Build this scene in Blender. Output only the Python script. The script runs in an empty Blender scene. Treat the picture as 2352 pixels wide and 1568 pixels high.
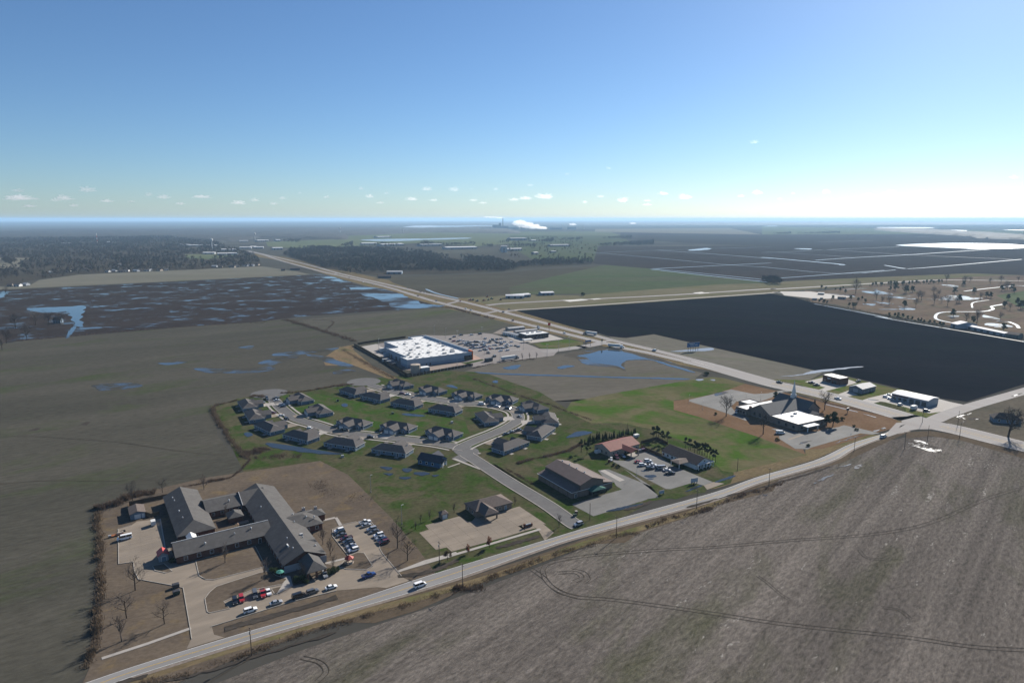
import bpy, bmesh, math, random
import numpy as np
from math import sin, cos, tan, atan, atan2, pi, hypot, radians as R
from mathutils import Vector, Matrix, noise as mnoise
from mathutils.geometry import tessellate_polygon

random.seed(7); RNG = np.random.default_rng(11)
SC = bpy.context.scene
COL = SC.collection

# ------------------------------------------------------------------ camera
CAM_H = 140.0
FPX, CX, CY, EY = 1520.0, 1176.0, 784.0, 503.0      # focal length / centre / eye level of the survey photo (2352 wide)
PITCH = atan((CY - EY) / FPX)
cam = bpy.data.cameras.new('camera')
cam.sensor_width = 36.0
cam.lens = 36.0 * FPX / 2352.0
cam.clip_start = 1.0
cam.clip_end = 200000.0
cam_ob = bpy.data.objects.new('camera', cam)
COL.objects.link(cam_ob)
cam_ob.location = (0, 0, CAM_H)
cam_ob.rotation_euler = (pi / 2 - PITCH, 0, 0)
SC.camera = cam_ob

# ------------------------------------------------------------------ sky, sun, exposure
HAZE_D = 4.6e-5
SUN_AZ, SUN_EL = 53.0, 28.0        # degrees: azimuth from +X towards +Y, elevation
world = bpy.data.worlds.new('World'); SC.world = world; world.use_nodes = True
wn = world.node_tree.nodes; wl = world.node_tree.links
bg = wn['Background']
sky = wn.new('ShaderNodeTexSky'); sky.sky_type = 'NISHITA'; sky.sun_disc = False
sky.sun_elevation = R(SUN_EL); sky.sun_rotation = R(90 - SUN_AZ)
sky.altitude = 100; sky.air_density = 0.9; sky.dust_density = 0.25; sky.ozone_density = 6.0
tint = wn.new('ShaderNodeMix'); tint.data_type = 'RGBA'; tint.blend_type = 'MULTIPLY'; tint.inputs[0].default_value = 1.0; tint.inputs[7].default_value = (.98, 1.04, 1.06, 1)
wl.new(sky.outputs[0], tint.inputs[6]); wl.new(tint.outputs[2], bg.inputs[0]); bg.inputs[1].default_value = 0.057
sl = bpy.data.lights.new('sun', 'SUN'); sl.energy = 5.0; sl.angle = R(0.53); sl.color = (1.0, 0.93, 0.83)
sun = bpy.data.objects.new('sun', sl); COL.objects.link(sun)
sdir = Vector((cos(R(SUN_AZ)) * cos(R(SUN_EL)), sin(R(SUN_AZ)) * cos(R(SUN_EL)), sin(R(SUN_EL))))
sun.rotation_euler = sdir.to_track_quat('Z', 'Y').to_euler(); sun.location = (0, 0, 400)
SC.render.engine = 'CYCLES'
SC.view_settings.view_transform = 'Standard'; SC.view_settings.look = 'None'
SC.view_settings.exposure = 0.85; SC.view_settings.gamma = 1.0
SC.cycles.use_denoising = True
SC.cycles.max_bounces = 6; SC.cycles.diffuse_bounces = 2; SC.cycles.glossy_bounces = 2
SC.cycles.transparent_max_bounces = 8; SC.cycles.volume_bounces = 3
SC.cycles.sample_clamp_indirect = 6.0

# ------------------------------------------------------------------ survey: ground points seen in the photograph
TL = dict(A=(200,1270,360),B=(540,1270,360),C=(860,1300,360),D=(200,1480,360),E=(540,1440,360),F=(560,1000,360),
 H=(900,1000,360),I=(1220,1000,360),J=(1100,1220,360),K=(1380,1140,360),L=(1600,1130,360),M=(900,860,360),
 N=(1200,840,360),O=(1800,1000,360),P=(2060,960,360),Q=(2376,1000,360),R=(1540,860,360),W1=(0,560,700),W2=(680,560,700),
 W3=(1360,560,700),W4=(2036,560,700),V1=(1000,1224,900),V2=(1836,1224,900),V3=(180,1560,720),S1=(2336,720,400),
 S2=(1980,720,400),U1=(400,860,600),U2=(0,1100,600))
def pt(t, x, y, z=0.0):
    if t != 'd':
        x0, y0, w = TL[t]; k = w / 2352.0
        x, y = (x0 + x * k) * 2352 / 2736.0, (y0 + y * k) * 2352 / 2736.0
    y = max(y, EY + 3.2)
    a = (x - CX) / FPX; b = -(y - CY) / FPX
    ry = cos(PITCH) + b * sin(PITCH); rz = -sin(PITCH) + b * cos(PITCH)
    k = (z - CAM_H) / rz
    return Vector((a * k, ry * k))
def pts(t, *xy): return [pt(t, xy[i], xy[i+1]) for i in range(0, len(xy), 2)]
def multi(spec):
    """'A 755,935 985,870 B 10,20' -> world points"""
    out = []; t = None
    for w in spec.split():
        if ',' in w:
            x, y = w.split(','); out.append(pt(t, float(x), float(y)))
        else: t = w
    return out
def smooth(P, n=6, closed=False):
    P = [Vector(p) for p in P]; N = len(P); out = []
    for i in range(N if closed else N - 1):
        p0 = P[(i-1) % N] if closed or i > 0 else P[0]*2 - P[1]
        p1 = P[i]; p2 = P[(i+1) % N]
        p3 = P[(i+2) % N] if closed or i + 2 < N else P[-1]*2 - P[-2]
        for k in range(n):
            t = k / n
            out.append(0.5 * ((2*p1) + (p2-p0)*t + (2*p0-5*p1+4*p2-p3)*t*t + (3*p1-p0-3*p2+p3)*t**3))
    if not closed: out.append(P[-1])
    return out
def offset(P, d):
    out = []
    for i, p in enumerate(P):
        a = P[max(i-1, 0)]; b = P[min(i+1, len(P)-1)]
        t = (b - a); t.normalize()
        out.append(p + Vector((-t.y, t.x)) * d)
    return out
def wobble(P, amp, seed=0, step=None):
    """closed outline made uneven: subdivide and displace"""
    out = []; N = len(P)
    for i in range(N):
        a, b = P[i], P[(i+1) % N]; L = (b-a).length; n = max(1, min(40, int(L / (step or amp * 2.5))))
        for k in range(n):
            q = a.lerp(b, k / n)
            v = mnoise.noise_vector(Vector((q.x / (amp * 6), q.y / (amp * 6), seed * 3.7)))
            out.append(Vector((q.x + v.x * amp * 1.6, q.y + v.y * amp * 1.6)))
    return out

# ------------------------------------------------------------------ objects and meshes
def tag(o, label=None, cat=None, group=None, kind=None):
    if label: o['label'] = label
    if cat: o['category'] = cat
    if group: o['group'] = group
    if kind: o['kind'] = kind
    return o
def link(o): COL.objects.link(o); return o
def empty(name, loc=(0,0,0), rz=0.0):
    o = bpy.data.objects.new(name, None); o.location = loc if len(loc) == 3 else (loc[0], loc[1], 0)
    o.rotation_euler = (0, 0, rz); o.empty_display_size = 1; return link(o)
def thing(name, label, cat, loc=(0,0,0), rz=0.0, group=None):
    return tag(empty(name, loc, rz), label, cat, group)
def copy_tree(o, parent=None):
    c = o.copy(); COL.objects.link(c); c.parent = parent
    for ch in list(o.children): copy_tree(ch, c)
    return c
class MB:
    def __init__(s): s.v = []; s.f = []; s.m = []
    def poly(s, P, m=0):
        n = len(s.v); s.v += [tuple(p) for p in P]; s.f.append(tuple(range(n, n + len(P)))); s.m.append(m); return s
    def box(s, cx, cy, z0, sx, sy, sz, rot=0.0, m=0, top=1.0, topy=None):
        topy = top if topy is None else topy
        c, q = cos(rot), sin(rot); n = len(s.v)
        for k, z in ((1.0, z0), (0, z0 + sz)):
            for a, b in ((-1,-1),(1,-1),(1,1),(-1,1)):
                x = a * sx / 2 * (1 if k else top); y = b * sy / 2 * (1 if k else topy)
                s.v.append((cx + x*c - y*q, cy + x*q + y*c, z))
        for f in ((3,2,1,0),(4,5,6,7),(0,1,5,4),(1,2,6,5),(2,3,7,6),(3,0,4,7)):
            s.f.append(tuple(n + i for i in f)); s.m.append(m)
        return s
    def prism(s, P, z0, z1, m=0, cap=True):
        """vertical prism from a counter-clockwise plan outline"""
        n = len(s.v); k = len(P)
        for z in (z0, z1): s.v += [(p[0], p[1], z) for p in P]
        for i in range(k):
            j = (i + 1) % k; s.f.append((n+i, n+j, n+k+j, n+k+i)); s.m.append(m)
        if cap:
            s.f.append(tuple(range(n+k, n+2*k))); s.m.append(m)
            s.f.append(tuple(range(n+k-1, n-1, -1))); s.m.append(m)
        return s
    def tube(s, p0, p1, r0, r1, n=5, m=0, cap=False):
        p0 = Vector(p0); p1 = Vector(p1); d = p1 - p0
        if d.length < 1e-5: return s
        d.normalize(); a = d.orthogonal().normalized(); b = d.cross(a); o = len(s.v)
        for p, r in ((p0, r0), (p1, r1)):
            for i in range(n):
                t = 2*pi*i/n; s.v.append(tuple(p + a*(cos(t)*r) + b*(sin(t)*r)))
        for i in range(n):
            j = (i+1) % n; s.f.append((o+i, o+j, o+n+j, o+n+i)); s.m.append(m)
        if cap:
            s.f.append(tuple(range(o+n, o+2*n))); s.m.append(m); s.f.append(tuple(range(o+n-1, o-1, -1))); s.m.append(m)
        return s
    def mesh(s, name, mats):
        me = bpy.data.meshes.new(name); me.from_pydata(s.v, [], s.f)
        for m in (mats if isinstance(mats, (list, tuple)) else [mats]): me.materials.append(m)
        if isinstance(mats, (list, tuple)) and len(mats) > 1: me.polygons.foreach_set('material_index', s.m)
        me.update(); return me
    def build(s, name, mats, parent=None):
        o = bpy.data.objects.new(name, s.mesh(name, mats)); link(o)
        if parent is not None: o.parent = parent
        return o
def mesh_ob(name, me, parent=None):
    o = bpy.data.objects.new(name, me); link(o)
    if parent is not None: o.parent = parent
    return o
def raw_mesh(name, V, Fq, mat, smooth_=False):
    """V (n,3) array, Fq (m,k) index array"""
    me = bpy.data.meshes.new(name); V = np.asarray(V, np.float32); Fq = np.asarray(Fq, np.int32); k = Fq.shape[1]
    me.vertices.add(len(V)); me.vertices.foreach_set('co', V.ravel())
    me.loops.add(Fq.size); me.loops.foreach_set('vertex_index', Fq.ravel())
    me.polygons.add(len(Fq)); me.polygons.foreach_set('loop_start', np.arange(0, Fq.size, k, dtype=np.int32))
    me.polygons.foreach_set('loop_total', np.full(len(Fq), k, np.int32))
    me.materials.append(mat); me.update(calc_edges=True); return me
EPS = [0]
def eps():
    EPS[0] += 1; return EPS[0]*.00025
def area2(P): return sum(P[i][0]*P[(i+1)%len(P)][1] - P[(i+1)%len(P)][0]*P[i][1] for i in range(len(P)))
def sheet(name, P, z, mat, kind='structure', parent=None, thick=0.0):
    """flat outline at height z; triangulated"""
    P = [Vector((p[0], p[1])) for p in P]; z += eps()
    if area2(P) < 0: P = P[::-1]
    n = len(P); T = tessellate_polygon([[Vector((p.x, p.y, 0)) for p in P]])
    V = [(p.x, p.y, z) for p in P]; Fc = []
    for t in T:
        t = tuple(t)
        if area2([P[i] for i in t]) < 0: t = t[::-1]
        Fc.append(t)
    if thick:
        V += [(p.x, p.y, z - thick) for p in P]
        for i in range(n):
            j = (i+1) % n; Fc.append((i, n+i, n+j, j))
    me = bpy.data.meshes.new(name); me.from_pydata(V, [], Fc); me.materials.append(mat); me.update()
    o = mesh_ob(name, me, parent)
    if kind and parent is None: o['kind'] = kind
    return o
def ribbon_mb(mb, P, wid, z, m=0, thick=0.0):
    a = offset(P, wid/2); b = offset(P, -wid/2); z += eps()
    for i in range(len(P)-1):
        mb.poly([(b[i].x,b[i].y,z),(b[i+1].x,b[i+1].y,z),(a[i+1].x,a[i+1].y,z),(a[i].x,a[i].y,z)], m)
        if thick:
            for q, fl in ((a, False), (b, True)):
                f = [(q[i].x,q[i].y,z),(q[i+1].x,q[i+1].y,z),(q[i+1].x,q[i+1].y,z-thick),(q[i].x,q[i].y,z-thick)]
                mb.poly(f[::-1] if fl else f, m)
    if thick:
        for i in (0, len(P)-1):
            mb.poly([(a[i].x,a[i].y,z),(b[i].x,b[i].y,z),(b[i].x,b[i].y,z-thick),(a[i].x,a[i].y,z-thick)], m)
    return mb
def ribbon(name, P, wid, z, mat, kind='structure', parent=None, thick=0.0):
    o = ribbon_mb(MB(), P, wid, z, 0, thick).build(name, mat, parent)
    if kind and parent is None: o['kind'] = kind
    return o
def strip(name, Lft, Rgt, z, mat, kind='structure', parent=None):
    """sheet between two edge lines resampled to the same count"""
    def res(P, n):
        d = [0]
        for i in range(1, len(P)): d.append(d[-1] + (P[i]-P[i-1]).length)
        out = []
        for k in range(n):
            s = d[-1]*k/(n-1); j = max(i for i in range(len(d)) if d[i] <= s + 1e-9); j = min(j, len(P)-2)
            out.append(P[j].lerp(P[j+1], (s-d[j]) / max(d[j+1]-d[j], 1e-9)))
        return out
    z += eps(); n = 60; a = res(Lft, n); b = res(Rgt, n); mb = MB()
    for i in range(n-1):
        f = [(b[i].x,b[i].y,z),(b[i+1].x,b[i+1].y,z),(a[i+1].x,a[i+1].y,z),(a[i].x,a[i].y,z)]
        mb.poly(f if area2(f) > 0 else f[::-1])
    o = mb.build(name, mat, parent)
    if kind and parent is None: o['kind'] = kind
    return o
# ------------------------------------------------------------------ materials
MATS = {}
def newmat(name):
    m = bpy.data.materials.new(name); m.use_nodes = True
    return m, m.node_tree.nodes, m.node_tree.links, m.node_tree.nodes['Principled BSDF']
ALB = .84
def dim(c, k=None, sat=1.0):
    if not c: return c
    g = c[0]*.3 + c[1]*.55 + c[2]*.15; k = k or ALB
    return tuple(max(.002, (g + (v-g)*sat)*k) for v in c)
def rgb(c): return (c[0], c[1], c[2], 1.0)
def s2l(r, g, b):
    f = lambda v: (v/255/12.92) if v/255 <= .04045 else ((v/255+.055)/1.055)**2.4
    return (f(r), f(g), f(b))
class NB:
    """small node builder"""
    def __init__(s, nt): s.n = nt.nodes; s.l = nt.links
    def pos(s, ang=0.0, scale=(1,1,1), off=(0,0,0), obj=False):
        if obj: g = s.n.new('ShaderNodeTexCoord').outputs['Object']
        else: g = s.n.new('ShaderNodeNewGeometry').outputs['Position']
        m = s.n.new('ShaderNodeMapping'); m.vector_type = 'TEXTURE'
        m.inputs['Rotation'].default_value = (0, 0, R(ang)); m.inputs['Scale'].default_value = scale
        m.inputs['Location'].default_value = off
        s.l.new(g, m.inputs['Vector']); return m.outputs[0]
    def noise(s, vec, scale=1.0, det=4.0, rough=.55, dist=0.0):
        t = s.n.new('ShaderNodeTexNoise'); t.inputs['Scale'].default_value = scale; t.inputs['Detail'].default_value = det
        t.inputs['Roughness'].default_value = rough; t.inputs['Distortion'].default_value = dist
        s.l.new(vec, t.inputs['Vector']); return t.outputs[0]
    def wave(s, vec, scale, dist=0.0, dscale=1.0):
        t = s.n.new('ShaderNodeTexWave'); t.inputs['Scale'].default_value = scale; t.inputs['Distortion'].default_value = dist
        t.inputs['Detail Scale'].default_value = dscale; s.l.new(vec, t.inputs['Vector']); return t.outputs[1]
    def ramp(s, fac, stops):
        r = s.n.new('ShaderNodeValToRGB'); e = r.color_ramp.elements
        while len(e) < len(stops): e.new(0.5)
        for i, (p, c) in enumerate(stops): e[i].position = p; e[i].color = rgb(c) if not isinstance(c, float) else (c,c,c,1)
        s.l.new(fac, r.inputs[0]); return r.outputs[0]
    def mix(s, fac, a, b, mode='MIX'):
        m = s.n.new('ShaderNodeMix'); m.data_type = 'RGBA'; m.blend_type = mode
        for sock, v in ((m.inputs[0], fac), (m.inputs[6], a), (m.inputs[7], b)):
            if isinstance(v, (int, float)): sock.default_value = v
            elif isinstance(v, tuple): sock.default_value = rgb(v)
            else: s.l.new(v, sock)
        return m.outputs[2]
    def math(s, op, a, b=0.0, c=0.0, clamp=False):
        m = s.n.new('ShaderNodeMath'); m.operation = op; m.use_clamp = clamp
        for i, v in enumerate((a, b, c)):
            if isinstance(v, (int, float)): m.inputs[i].default_value = v
            else: s.l.new(v, m.inputs[i])
        return m.outputs[0]
    def bump(s, h, strength, dist, bsdf):
        b = s.n.new('ShaderNodeBump'); b.inputs['Strength'].default_value = strength; b.inputs['Distance'].default_value = dist
        s.l.new(h, b.inputs['Height']); s.l.new(b.outputs[0], bsdf.inputs['Normal'])
def spec(b, v):
    b.inputs['Specular IOR Level'].default_value = v
def land(name, c1, c2, ang=0, stretch=1.0, size=60.0, fine=6.0, fineamt=.35, rows=None, c3=None, c3size=25.0, c3at=.58, water=None, bump=0.0, fleck=None, sheen=None):
    """ground: broad patches c1<->c2 drawn out along ang, blotches of c3, fine speckle, drill rows, standing water"""
    if name in MATS: return MATS[name]
    c1, c2, c3 = dim(c1, None, 1.22), dim(c2, None, 1.22), dim(c3, None, 1.22)
    m, n, l, b = newmat(name); nb = NB(m.node_tree)
    v = nb.pos(ang, (stretch, 1, 1))
    col = nb.ramp(nb.noise(v, 1.0/size, 6, .6), [(.36, c1), (.64, c2)])
    if c3:
        k = nb.ramp(nb.noise(nb.pos(ang+7, (stretch*.6, 1, 1), (37, 11, 0)), 1.0/c3size, 5, .62, .4), [(c3at-.06, 0.0), (c3at+.10, 1.0)])
        col = nb.mix(k, col, c3)
    sp = nb.noise(nb.pos(ang, (min(stretch, 3), 1, 1)), 1.0/fine, 5, .7)
    col = nb.mix(1.0, col, nb.ramp(sp, [(.25, 1.0-fineamt), (.75, 1.0+fineamt)]), 'MULTIPLY')
    if rows:
        per, amt, rang = rows
        w = nb.noise(nb.pos(rang, (60, 1, 1)), 1.0/per, 3, .6)
        col = nb.mix(amt, col, nb.ramp(w, [(.35, .62), (.65, 1.35)]), 'MULTIPLY')
    if fleck:
        fc, fs, fst, fang, fthr = fleck
        a_ = nb.noise(nb.pos(fang, (fst, 1, 1), (13, 57, 0)), 1.0/fs, 3, .55); b_ = nb.noise(nb.pos(fang, (2.2, 1, 1)), .85, 3, .7); c_ = nb.noise(nb.pos(0, (1,1,1), (500, 200, 0)), 1.0/90, 2, .5)
        k_ = nb.math('ADD', nb.math('ADD', nb.math('MULTIPLY', a_, .50), nb.math('MULTIPLY', b_, .45)), nb.math('MULTIPLY', c_, .25))
        col = nb.mix(nb.ramp(k_, [(fthr, 0.0), (fthr+.035, .85)]), col, fc)
    l.new(col, b.inputs['Base Color']); b.inputs['Roughness'].default_value = sheen[1] if sheen else .95; spec(b, sheen[0] if sheen else 0.0)
    if bump: nb.bump(sp, bump, 1.0, b)
    if water:
        thr, wsize, wstretch, wang, wr = water
        mk = nb.noise(nb.pos(wang, (wstretch, 1, 1), (91, -40, 0)), 1.0/wsize, 5, .6)
        big = nb.noise(nb.pos(0, (1,1,1), (300, 0, 0)), 1.0/(wsize*14), 2, .5)
        mk = nb.math('ADD', mk, nb.math('MULTIPLY', nb.math('SUBTRACT', big, .5), .9))
        fac = nb.ramp(mk, [(thr, 0.0), (thr+.035, 1.0)])
        wb = n.new('ShaderNodeBsdfPrincipled'); wb.inputs['Base Color'].default_value = (.03,.03,.03,1)
        wb.inputs['Roughness'].default_value = wr; wb.inputs['IOR'].default_value = 1.33
        mx = n.new('ShaderNodeMixShader'); l.new(fac, mx.inputs[0]); l.new(b.outputs[0], mx.inputs[1]); l.new(wb.outputs[0], mx.inputs[2])
        l.new(mx.outputs[0], n['Material Output'].inputs[0])
    MATS[name] = m; return m
def surf(name, col, var=.15, size=1.5, rough=.8, sp=.3, metal=0.0, streak=None, bump=0.0, obj=True, c2=None):
    """built surface: base colour with uneven wear"""
    if name in MATS: return MATS[name]
    col, c2 = dim(col, .78, 1.15), dim(c2, .78, 1.15)
    m, n, l, b = newmat(name); nb = NB(m.node_tree)
    v = nb.pos(0, (1,1,1), obj=obj) if not streak else nb.pos(streak[0], (streak[1],1,1), obj=obj)
    f = nb.noise(v, 1.0/size, 6, .62)
    c = nb.mix(1.0, col, nb.ramp(f, [(.28, 1-var), (.72, 1+var)]), 'MULTIPLY')
    if c2: c = nb.mix(nb.ramp(nb.noise(v, .35/size, 4, .6), [(.45, 0.0), (.66, .8)]), c, c2)
    l.new(c, b.inputs['Base Color']); b.inputs['Roughness'].default_value = rough; spec(b, sp); b.inputs['Metallic'].default_value = metal
    if bump: nb.bump(f, bump, .05, b)
    MATS[name] = m; return m
def ribbed(name, col, per=.6, ang=0, depth=.25, rough=.5, sp=.4, var=.12):
    rough, sp = max(rough, .65), min(sp, .08)
    """standing-seam or corrugated sheet"""
    if name in MATS: return MATS[name]
    col = dim(col, .78)
    m, n, l, b = newmat(name); nb = NB(m.node_tree)
    w = nb.wave(nb.pos(ang, obj=True), .32*pi*2/per/2.0/3.1416, 0)
    f = nb.noise(nb.pos(0, obj=True), .25, 5, .6)
    c = nb.mix(1.0, col, nb.ramp(f, [(.28, 1-var), (.72, 1+var)]), 'MULTIPLY')
    c = nb.mix(depth, c, nb.ramp(w, [(0.0, .55), (.3, 1.1)]), 'MULTIPLY')
    l.new(c, b.inputs['Base Color']); b.inputs['Roughness'].default_value = rough; spec(b, sp)
    nb.bump(w, .4, .04, b); MATS[name] = m; return m
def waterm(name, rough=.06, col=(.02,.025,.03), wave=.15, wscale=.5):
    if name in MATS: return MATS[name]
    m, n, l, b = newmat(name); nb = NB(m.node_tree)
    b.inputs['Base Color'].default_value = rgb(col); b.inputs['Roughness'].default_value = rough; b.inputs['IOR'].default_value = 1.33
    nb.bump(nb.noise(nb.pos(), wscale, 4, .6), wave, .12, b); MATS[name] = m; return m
def paint(name, col, metal=0.0, rough=.28):
    if name in MATS: return MATS[name]
    m, n, l, b = newmat(name); nb = NB(m.node_tree)
    f = nb.noise(nb.pos(obj=True), .8, 3, .6)
    l.new(nb.mix(1.0, col, nb.ramp(f, [(.3, .9), (.7, 1.06)]), 'MULTIPLY'), b.inputs['Base Color'])
    b.inputs['Roughness'].default_value = rough; b.inputs['Metallic'].default_value = metal
    b.inputs['Coat Weight'].default_value = .5; b.inputs['Coat Roughness'].default_value = .12
    MATS[name] = m; return m
def leafm(name, c1, c2, size=1.2, trans=.25):
    if name in MATS: return MATS[name]
    c1, c2 = dim(c1, .8), dim(c2, .8)
    m, n, l, b = newmat(name); nb = NB(m.node_tree)
    col = nb.ramp(nb.noise(nb.pos(), 1.0/size, 4, .7), [(.3, c1), (.7, c2)])
    l.new(col, b.inputs['Base Color']); b.inputs['Roughness'].default_value = .9; spec(b, .15)
    if trans:
        t = n.new('ShaderNodeBsdfTranslucent'); l.new(col, t.inputs[0])
        mx = n.new('ShaderNodeMixShader'); mx.inputs[0].default_value = trans
        l.new(b.outputs[0], mx.inputs[1]); l.new(t.outputs[0], mx.inputs[2]); l.new(mx.outputs[0], n['Material Output'].inputs[0])
    MATS[name] = m; return m
glass = surf('glass', (.02,.025,.03), .1, 3, .08, .8)
trim = surf('trim', (.75,.75,.73), .06, 2, .6)
darktrim = surf('darktrim', (.05,.05,.055), .15, 1, .6)
galv = surf('galvanised', (.5,.51,.52), .12, .8, .45, .5, .4)
woodpole = surf('wood_pole', (.10,.075,.055), .25, .6, .9)
bark = surf('bark', (.055,.045,.037), .35, .5, .95, .1)
barkpale = surf('bark_pale', (.12,.10,.085), .3, .5, .95, .1)
twig = surf('twig', (.12,.10,.088), .3, .8, .95, .1)
tyre = surf('tyre', (.012,.012,.013), .1, 1, .85)
rim = surf('rim', (.45,.46,.47), .1, .5, .35, .5, .7)
white_mem = surf('white_roof_membrane', (.82,.82,.80), .06, 6, .6, .3, c2=(.70,.70,.68))
conc = surf('concrete_beige', (.262,.225,.185), .2, 5, .9, .1, obj=False, c2=(.21,.183,.155), streak=(33, 3))
conc_light = surf('concrete_pale', (.37,.35,.325), .1, 3, .9, .2, obj=False, c2=(.36,.33,.30))
asph_road = surf('asphalt_road', (.25,.245,.24), .16, 4, .9, .2, obj=False, streak=(33, 9), c2=(.20,.195,.19))
asph_hwy = surf('asphalt_highway', (.255,.243,.235), .10, 6, .9, .2, obj=False, streak=(-58, 12), c2=(.23,.21,.2))
asph_street = surf('asphalt_street', (.125,.123,.122), .12, 3, .9, .2, obj=False, c2=(.105,.10,.10))
asph_lot = surf('asphalt_lot', (.16,.158,.152), .2, 7, .9, .2, obj=False, c2=(.12,.12,.118), streak=(33, 2))
asph_store = surf('asphalt_store_lot', (.215,.195,.185), .1, 8, .9, .2, obj=False, c2=(.19,.175,.165))
gravel = surf('gravel', (.22,.19,.165), .3, 2, .95, .1, obj=False)
kerbm = surf('kerb_concrete', (.38,.355,.32), .15, 1, .9, .2, obj=False)
line_white = surf('line_white', (.62,.62,.60), .25, 1.5, .8, obj=False)
line_yellow = surf('line_yellow', (.55,.36,.07), .3, 1.5, .8, obj=False)
# ------------------------------------------------------------------ ground and fields
far_land = land('far_land', (.055,.052,.05), (.085,.085,.07), 33, 4, 900, 120, .25, c3=(.10,.10,.085), c3size=700, c3at=.6)
m_left = land('field_left', (0.0612,0.0596,0.0502), (0.0823,0.0784,0.0666), 33, 5, 70, 2.2, .30, c3=(0.0564,0.0674,0.0376), c3size=45, c3at=.60, water=(.86, 9, 7, 33, .04), bump=.25)
m_front = land('field_front', (0.1104,0.0996,0.0900), (0.1584,0.1428,0.1284), 48, 6, 34, 1.2, .55, c3=(0.0864,0.0840,0.0624), c3size=30, c3at=.58, rows=(6, .5, 48), water=(.90, .8, 7, 48, .4), bump=.6, fleck=((.27,.255,.23), 4, 7, 48, .725))
m_wet = land('field_wet', (0.0322,0.0273,0.0260), (0.0434,0.0372,0.0347), 33, 6, 60, 6, .25, c3=(0.0465,0.0446,0.0341), c3size=60, c3at=.66, water=(.64, 2.6, 6, 4, .06))
m_wet2 = land('field_flooded', (0.0364,0.0308,0.0294), (0.0490,0.0420,0.0392), 33, 6, 60, 6, .25, water=(.50, 6, 9, 4, .05))
m_leftwet = land('field_left_flooded', (0.0525,0.0510,0.0435), (0.0675,0.0645,0.0555), 33, 5, 40, 2, .3, water=(.50, 1.6, 9, 20, .05))
m_pondedge = land('field_pond_edge', (.075,.07,.06), (.10,.092,.08), 5, 4, 30, 3, .25, water=(.555, 3, 8, 5, .05))
m_strip = land('field_strip', (.135,.13,.105), (.16,.155,.13), 8, 5, 150, 12, .15, c3=(.11,.13,.07), c3size=90, c3at=.66)
m_mid = land('field_mid', (0.0748,0.0731,0.0595), (0.0952,0.0901,0.0782), 33, 6, 70, 5, .28, c3=(0.0723,0.0833,0.0467), c3size=60, c3at=.58, water=(.90, 10, 8, 33, .05))
m_pond_field = land('field_pond', (.105,.098,.084), (.130,.12,.104), 10, 4, 60, 4, .22, c3=(.10,.105,.07), c3size=60, c3at=.60, water=(.80, 10, 6, 5, .05))
m_dark = land('field_dark', (0.0080,0.0085,0.0110), (0.0130,0.0130,0.0160), -30, 6, 80, 4, .35, c3=(0.0110,0.0140,0.0130), c3size=60, c3at=.6, rows=(3, .25, 3))
m_grey = land('field_grey', (.13,.125,.105), (.155,.145,.125), -35, 6, 50, 5, .2, c3=(.11,.12,.08), c3size=50, c3at=.64)
m_up_brown = land('field_up_brown', (.060,.055,.045), (.078,.075,.058), 8, 5, 150, 14, .25)
m_up_green = land('field_up_green', (.068,.088,.050), (.085,.092,.062), 8, 5, 130, 14, .2, c3=(.075,.07,.058), c3size=160, c3at=.58)
m_paddy = land('field_paddy', (0.0375,0.0338,0.0330), (0.0480,0.0435,0.0420), 8, 7, 200, 25, .25, c3=(0.0562,0.0540,0.0465), c3size=220, c3at=.62, water=(.80, 30, 12, 2, .12))
m_far_green = land('far_green', (.095,.115,.07), (.12,.13,.085), 8, 5, 300, 40, .2)
m_far_tan = land('far_tan', (.15,.145,.12), (.18,.17,.14), 5, 6, 300, 40, .2)
m_lawn_brown = land('lawn_brown', (.098,.082,.068), (.130,.108,.086), 20, 1.6, 18, 1.4, .30, c3=(.15,.118,.078), c3size=12, c3at=.62)
m_lawn_olive = land('lawn_olive', (0.0585,0.0617,0.0348), (0.0886,0.0807,0.0554), 25, 1.5, 22, 1.8, .38, c3=(0.0411,0.0633,0.0222), c3size=15, c3at=.52)
m_lawn_green = land('lawn_green', (0.0554,0.0672,0.0319), (0.0874,0.0840,0.0538), -25, 1.6, 18, 1.8, .38, c3=(0.0420,0.0756,0.0218), c3size=13, c3at=.50)
m_lawn_church = land('lawn_church', (0.1408,0.0968,0.0660), (0.1716,0.1214,0.0862), 20, 1.5, 20, 1.6, .2)
m_field_church = land('field_church', (0.0874,0.0920,0.0478), (0.1334,0.1196,0.0782), -20, 2, 32, 2.5, .25, c3=(0.0607,0.0994,0.0294), c3size=30, c3at=.50)
m_golf = land('golf_land', (.125,.10,.082), (.165,.135,.105), 10, 2, 60, 6, .3, c3=(.12,.115,.085), c3size=45, c3at=.58, water=(.86, 14, 5, 3, .12))
m_verge = land('verge', (.13,.105,.072), (.165,.135,.088), 33, 4, 16, 1.3, .32, c3=(.105,.108,.055), c3size=14, c3at=.58)
m_verge_dark = land('verge_dark', (.085,.07,.055), (.11,.09,.068), 33, 4, 12, 1.2, .35)
m_berm = land('berm', (.155,.118,.082), (.19,.15,.10), -57, 4, 14, 2, .3, c3=(.10,.10,.06), c3size=12, c3at=.6)
m_mud_shade = land('wet_mud_ditch_shade', (.05,.045,.04), (.07,.062,.055), 33, 3, 8, 1, .3)  # wet mud; on the ditch strips this dark colour also paints their shade
m_golfwet = land('golf_flooded', (.11,.09,.075), (.14,.115,.09), 10, 2, 30, 4, .3, water=(.50, 5, 4, 3, .17))
m_frontwet = land('field_front_flooded', (.085,.077,.069), (.11,.10,.09), 48, 3, 20, 1, .3, water=(.50, 1.0, 4, 20, .2))
w_calm = waterm('water_calm', .05, wave=.05)
w_glare = waterm('water_glare', .20, (.20,.19,.18), wave=.04, wscale=.8)
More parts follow.
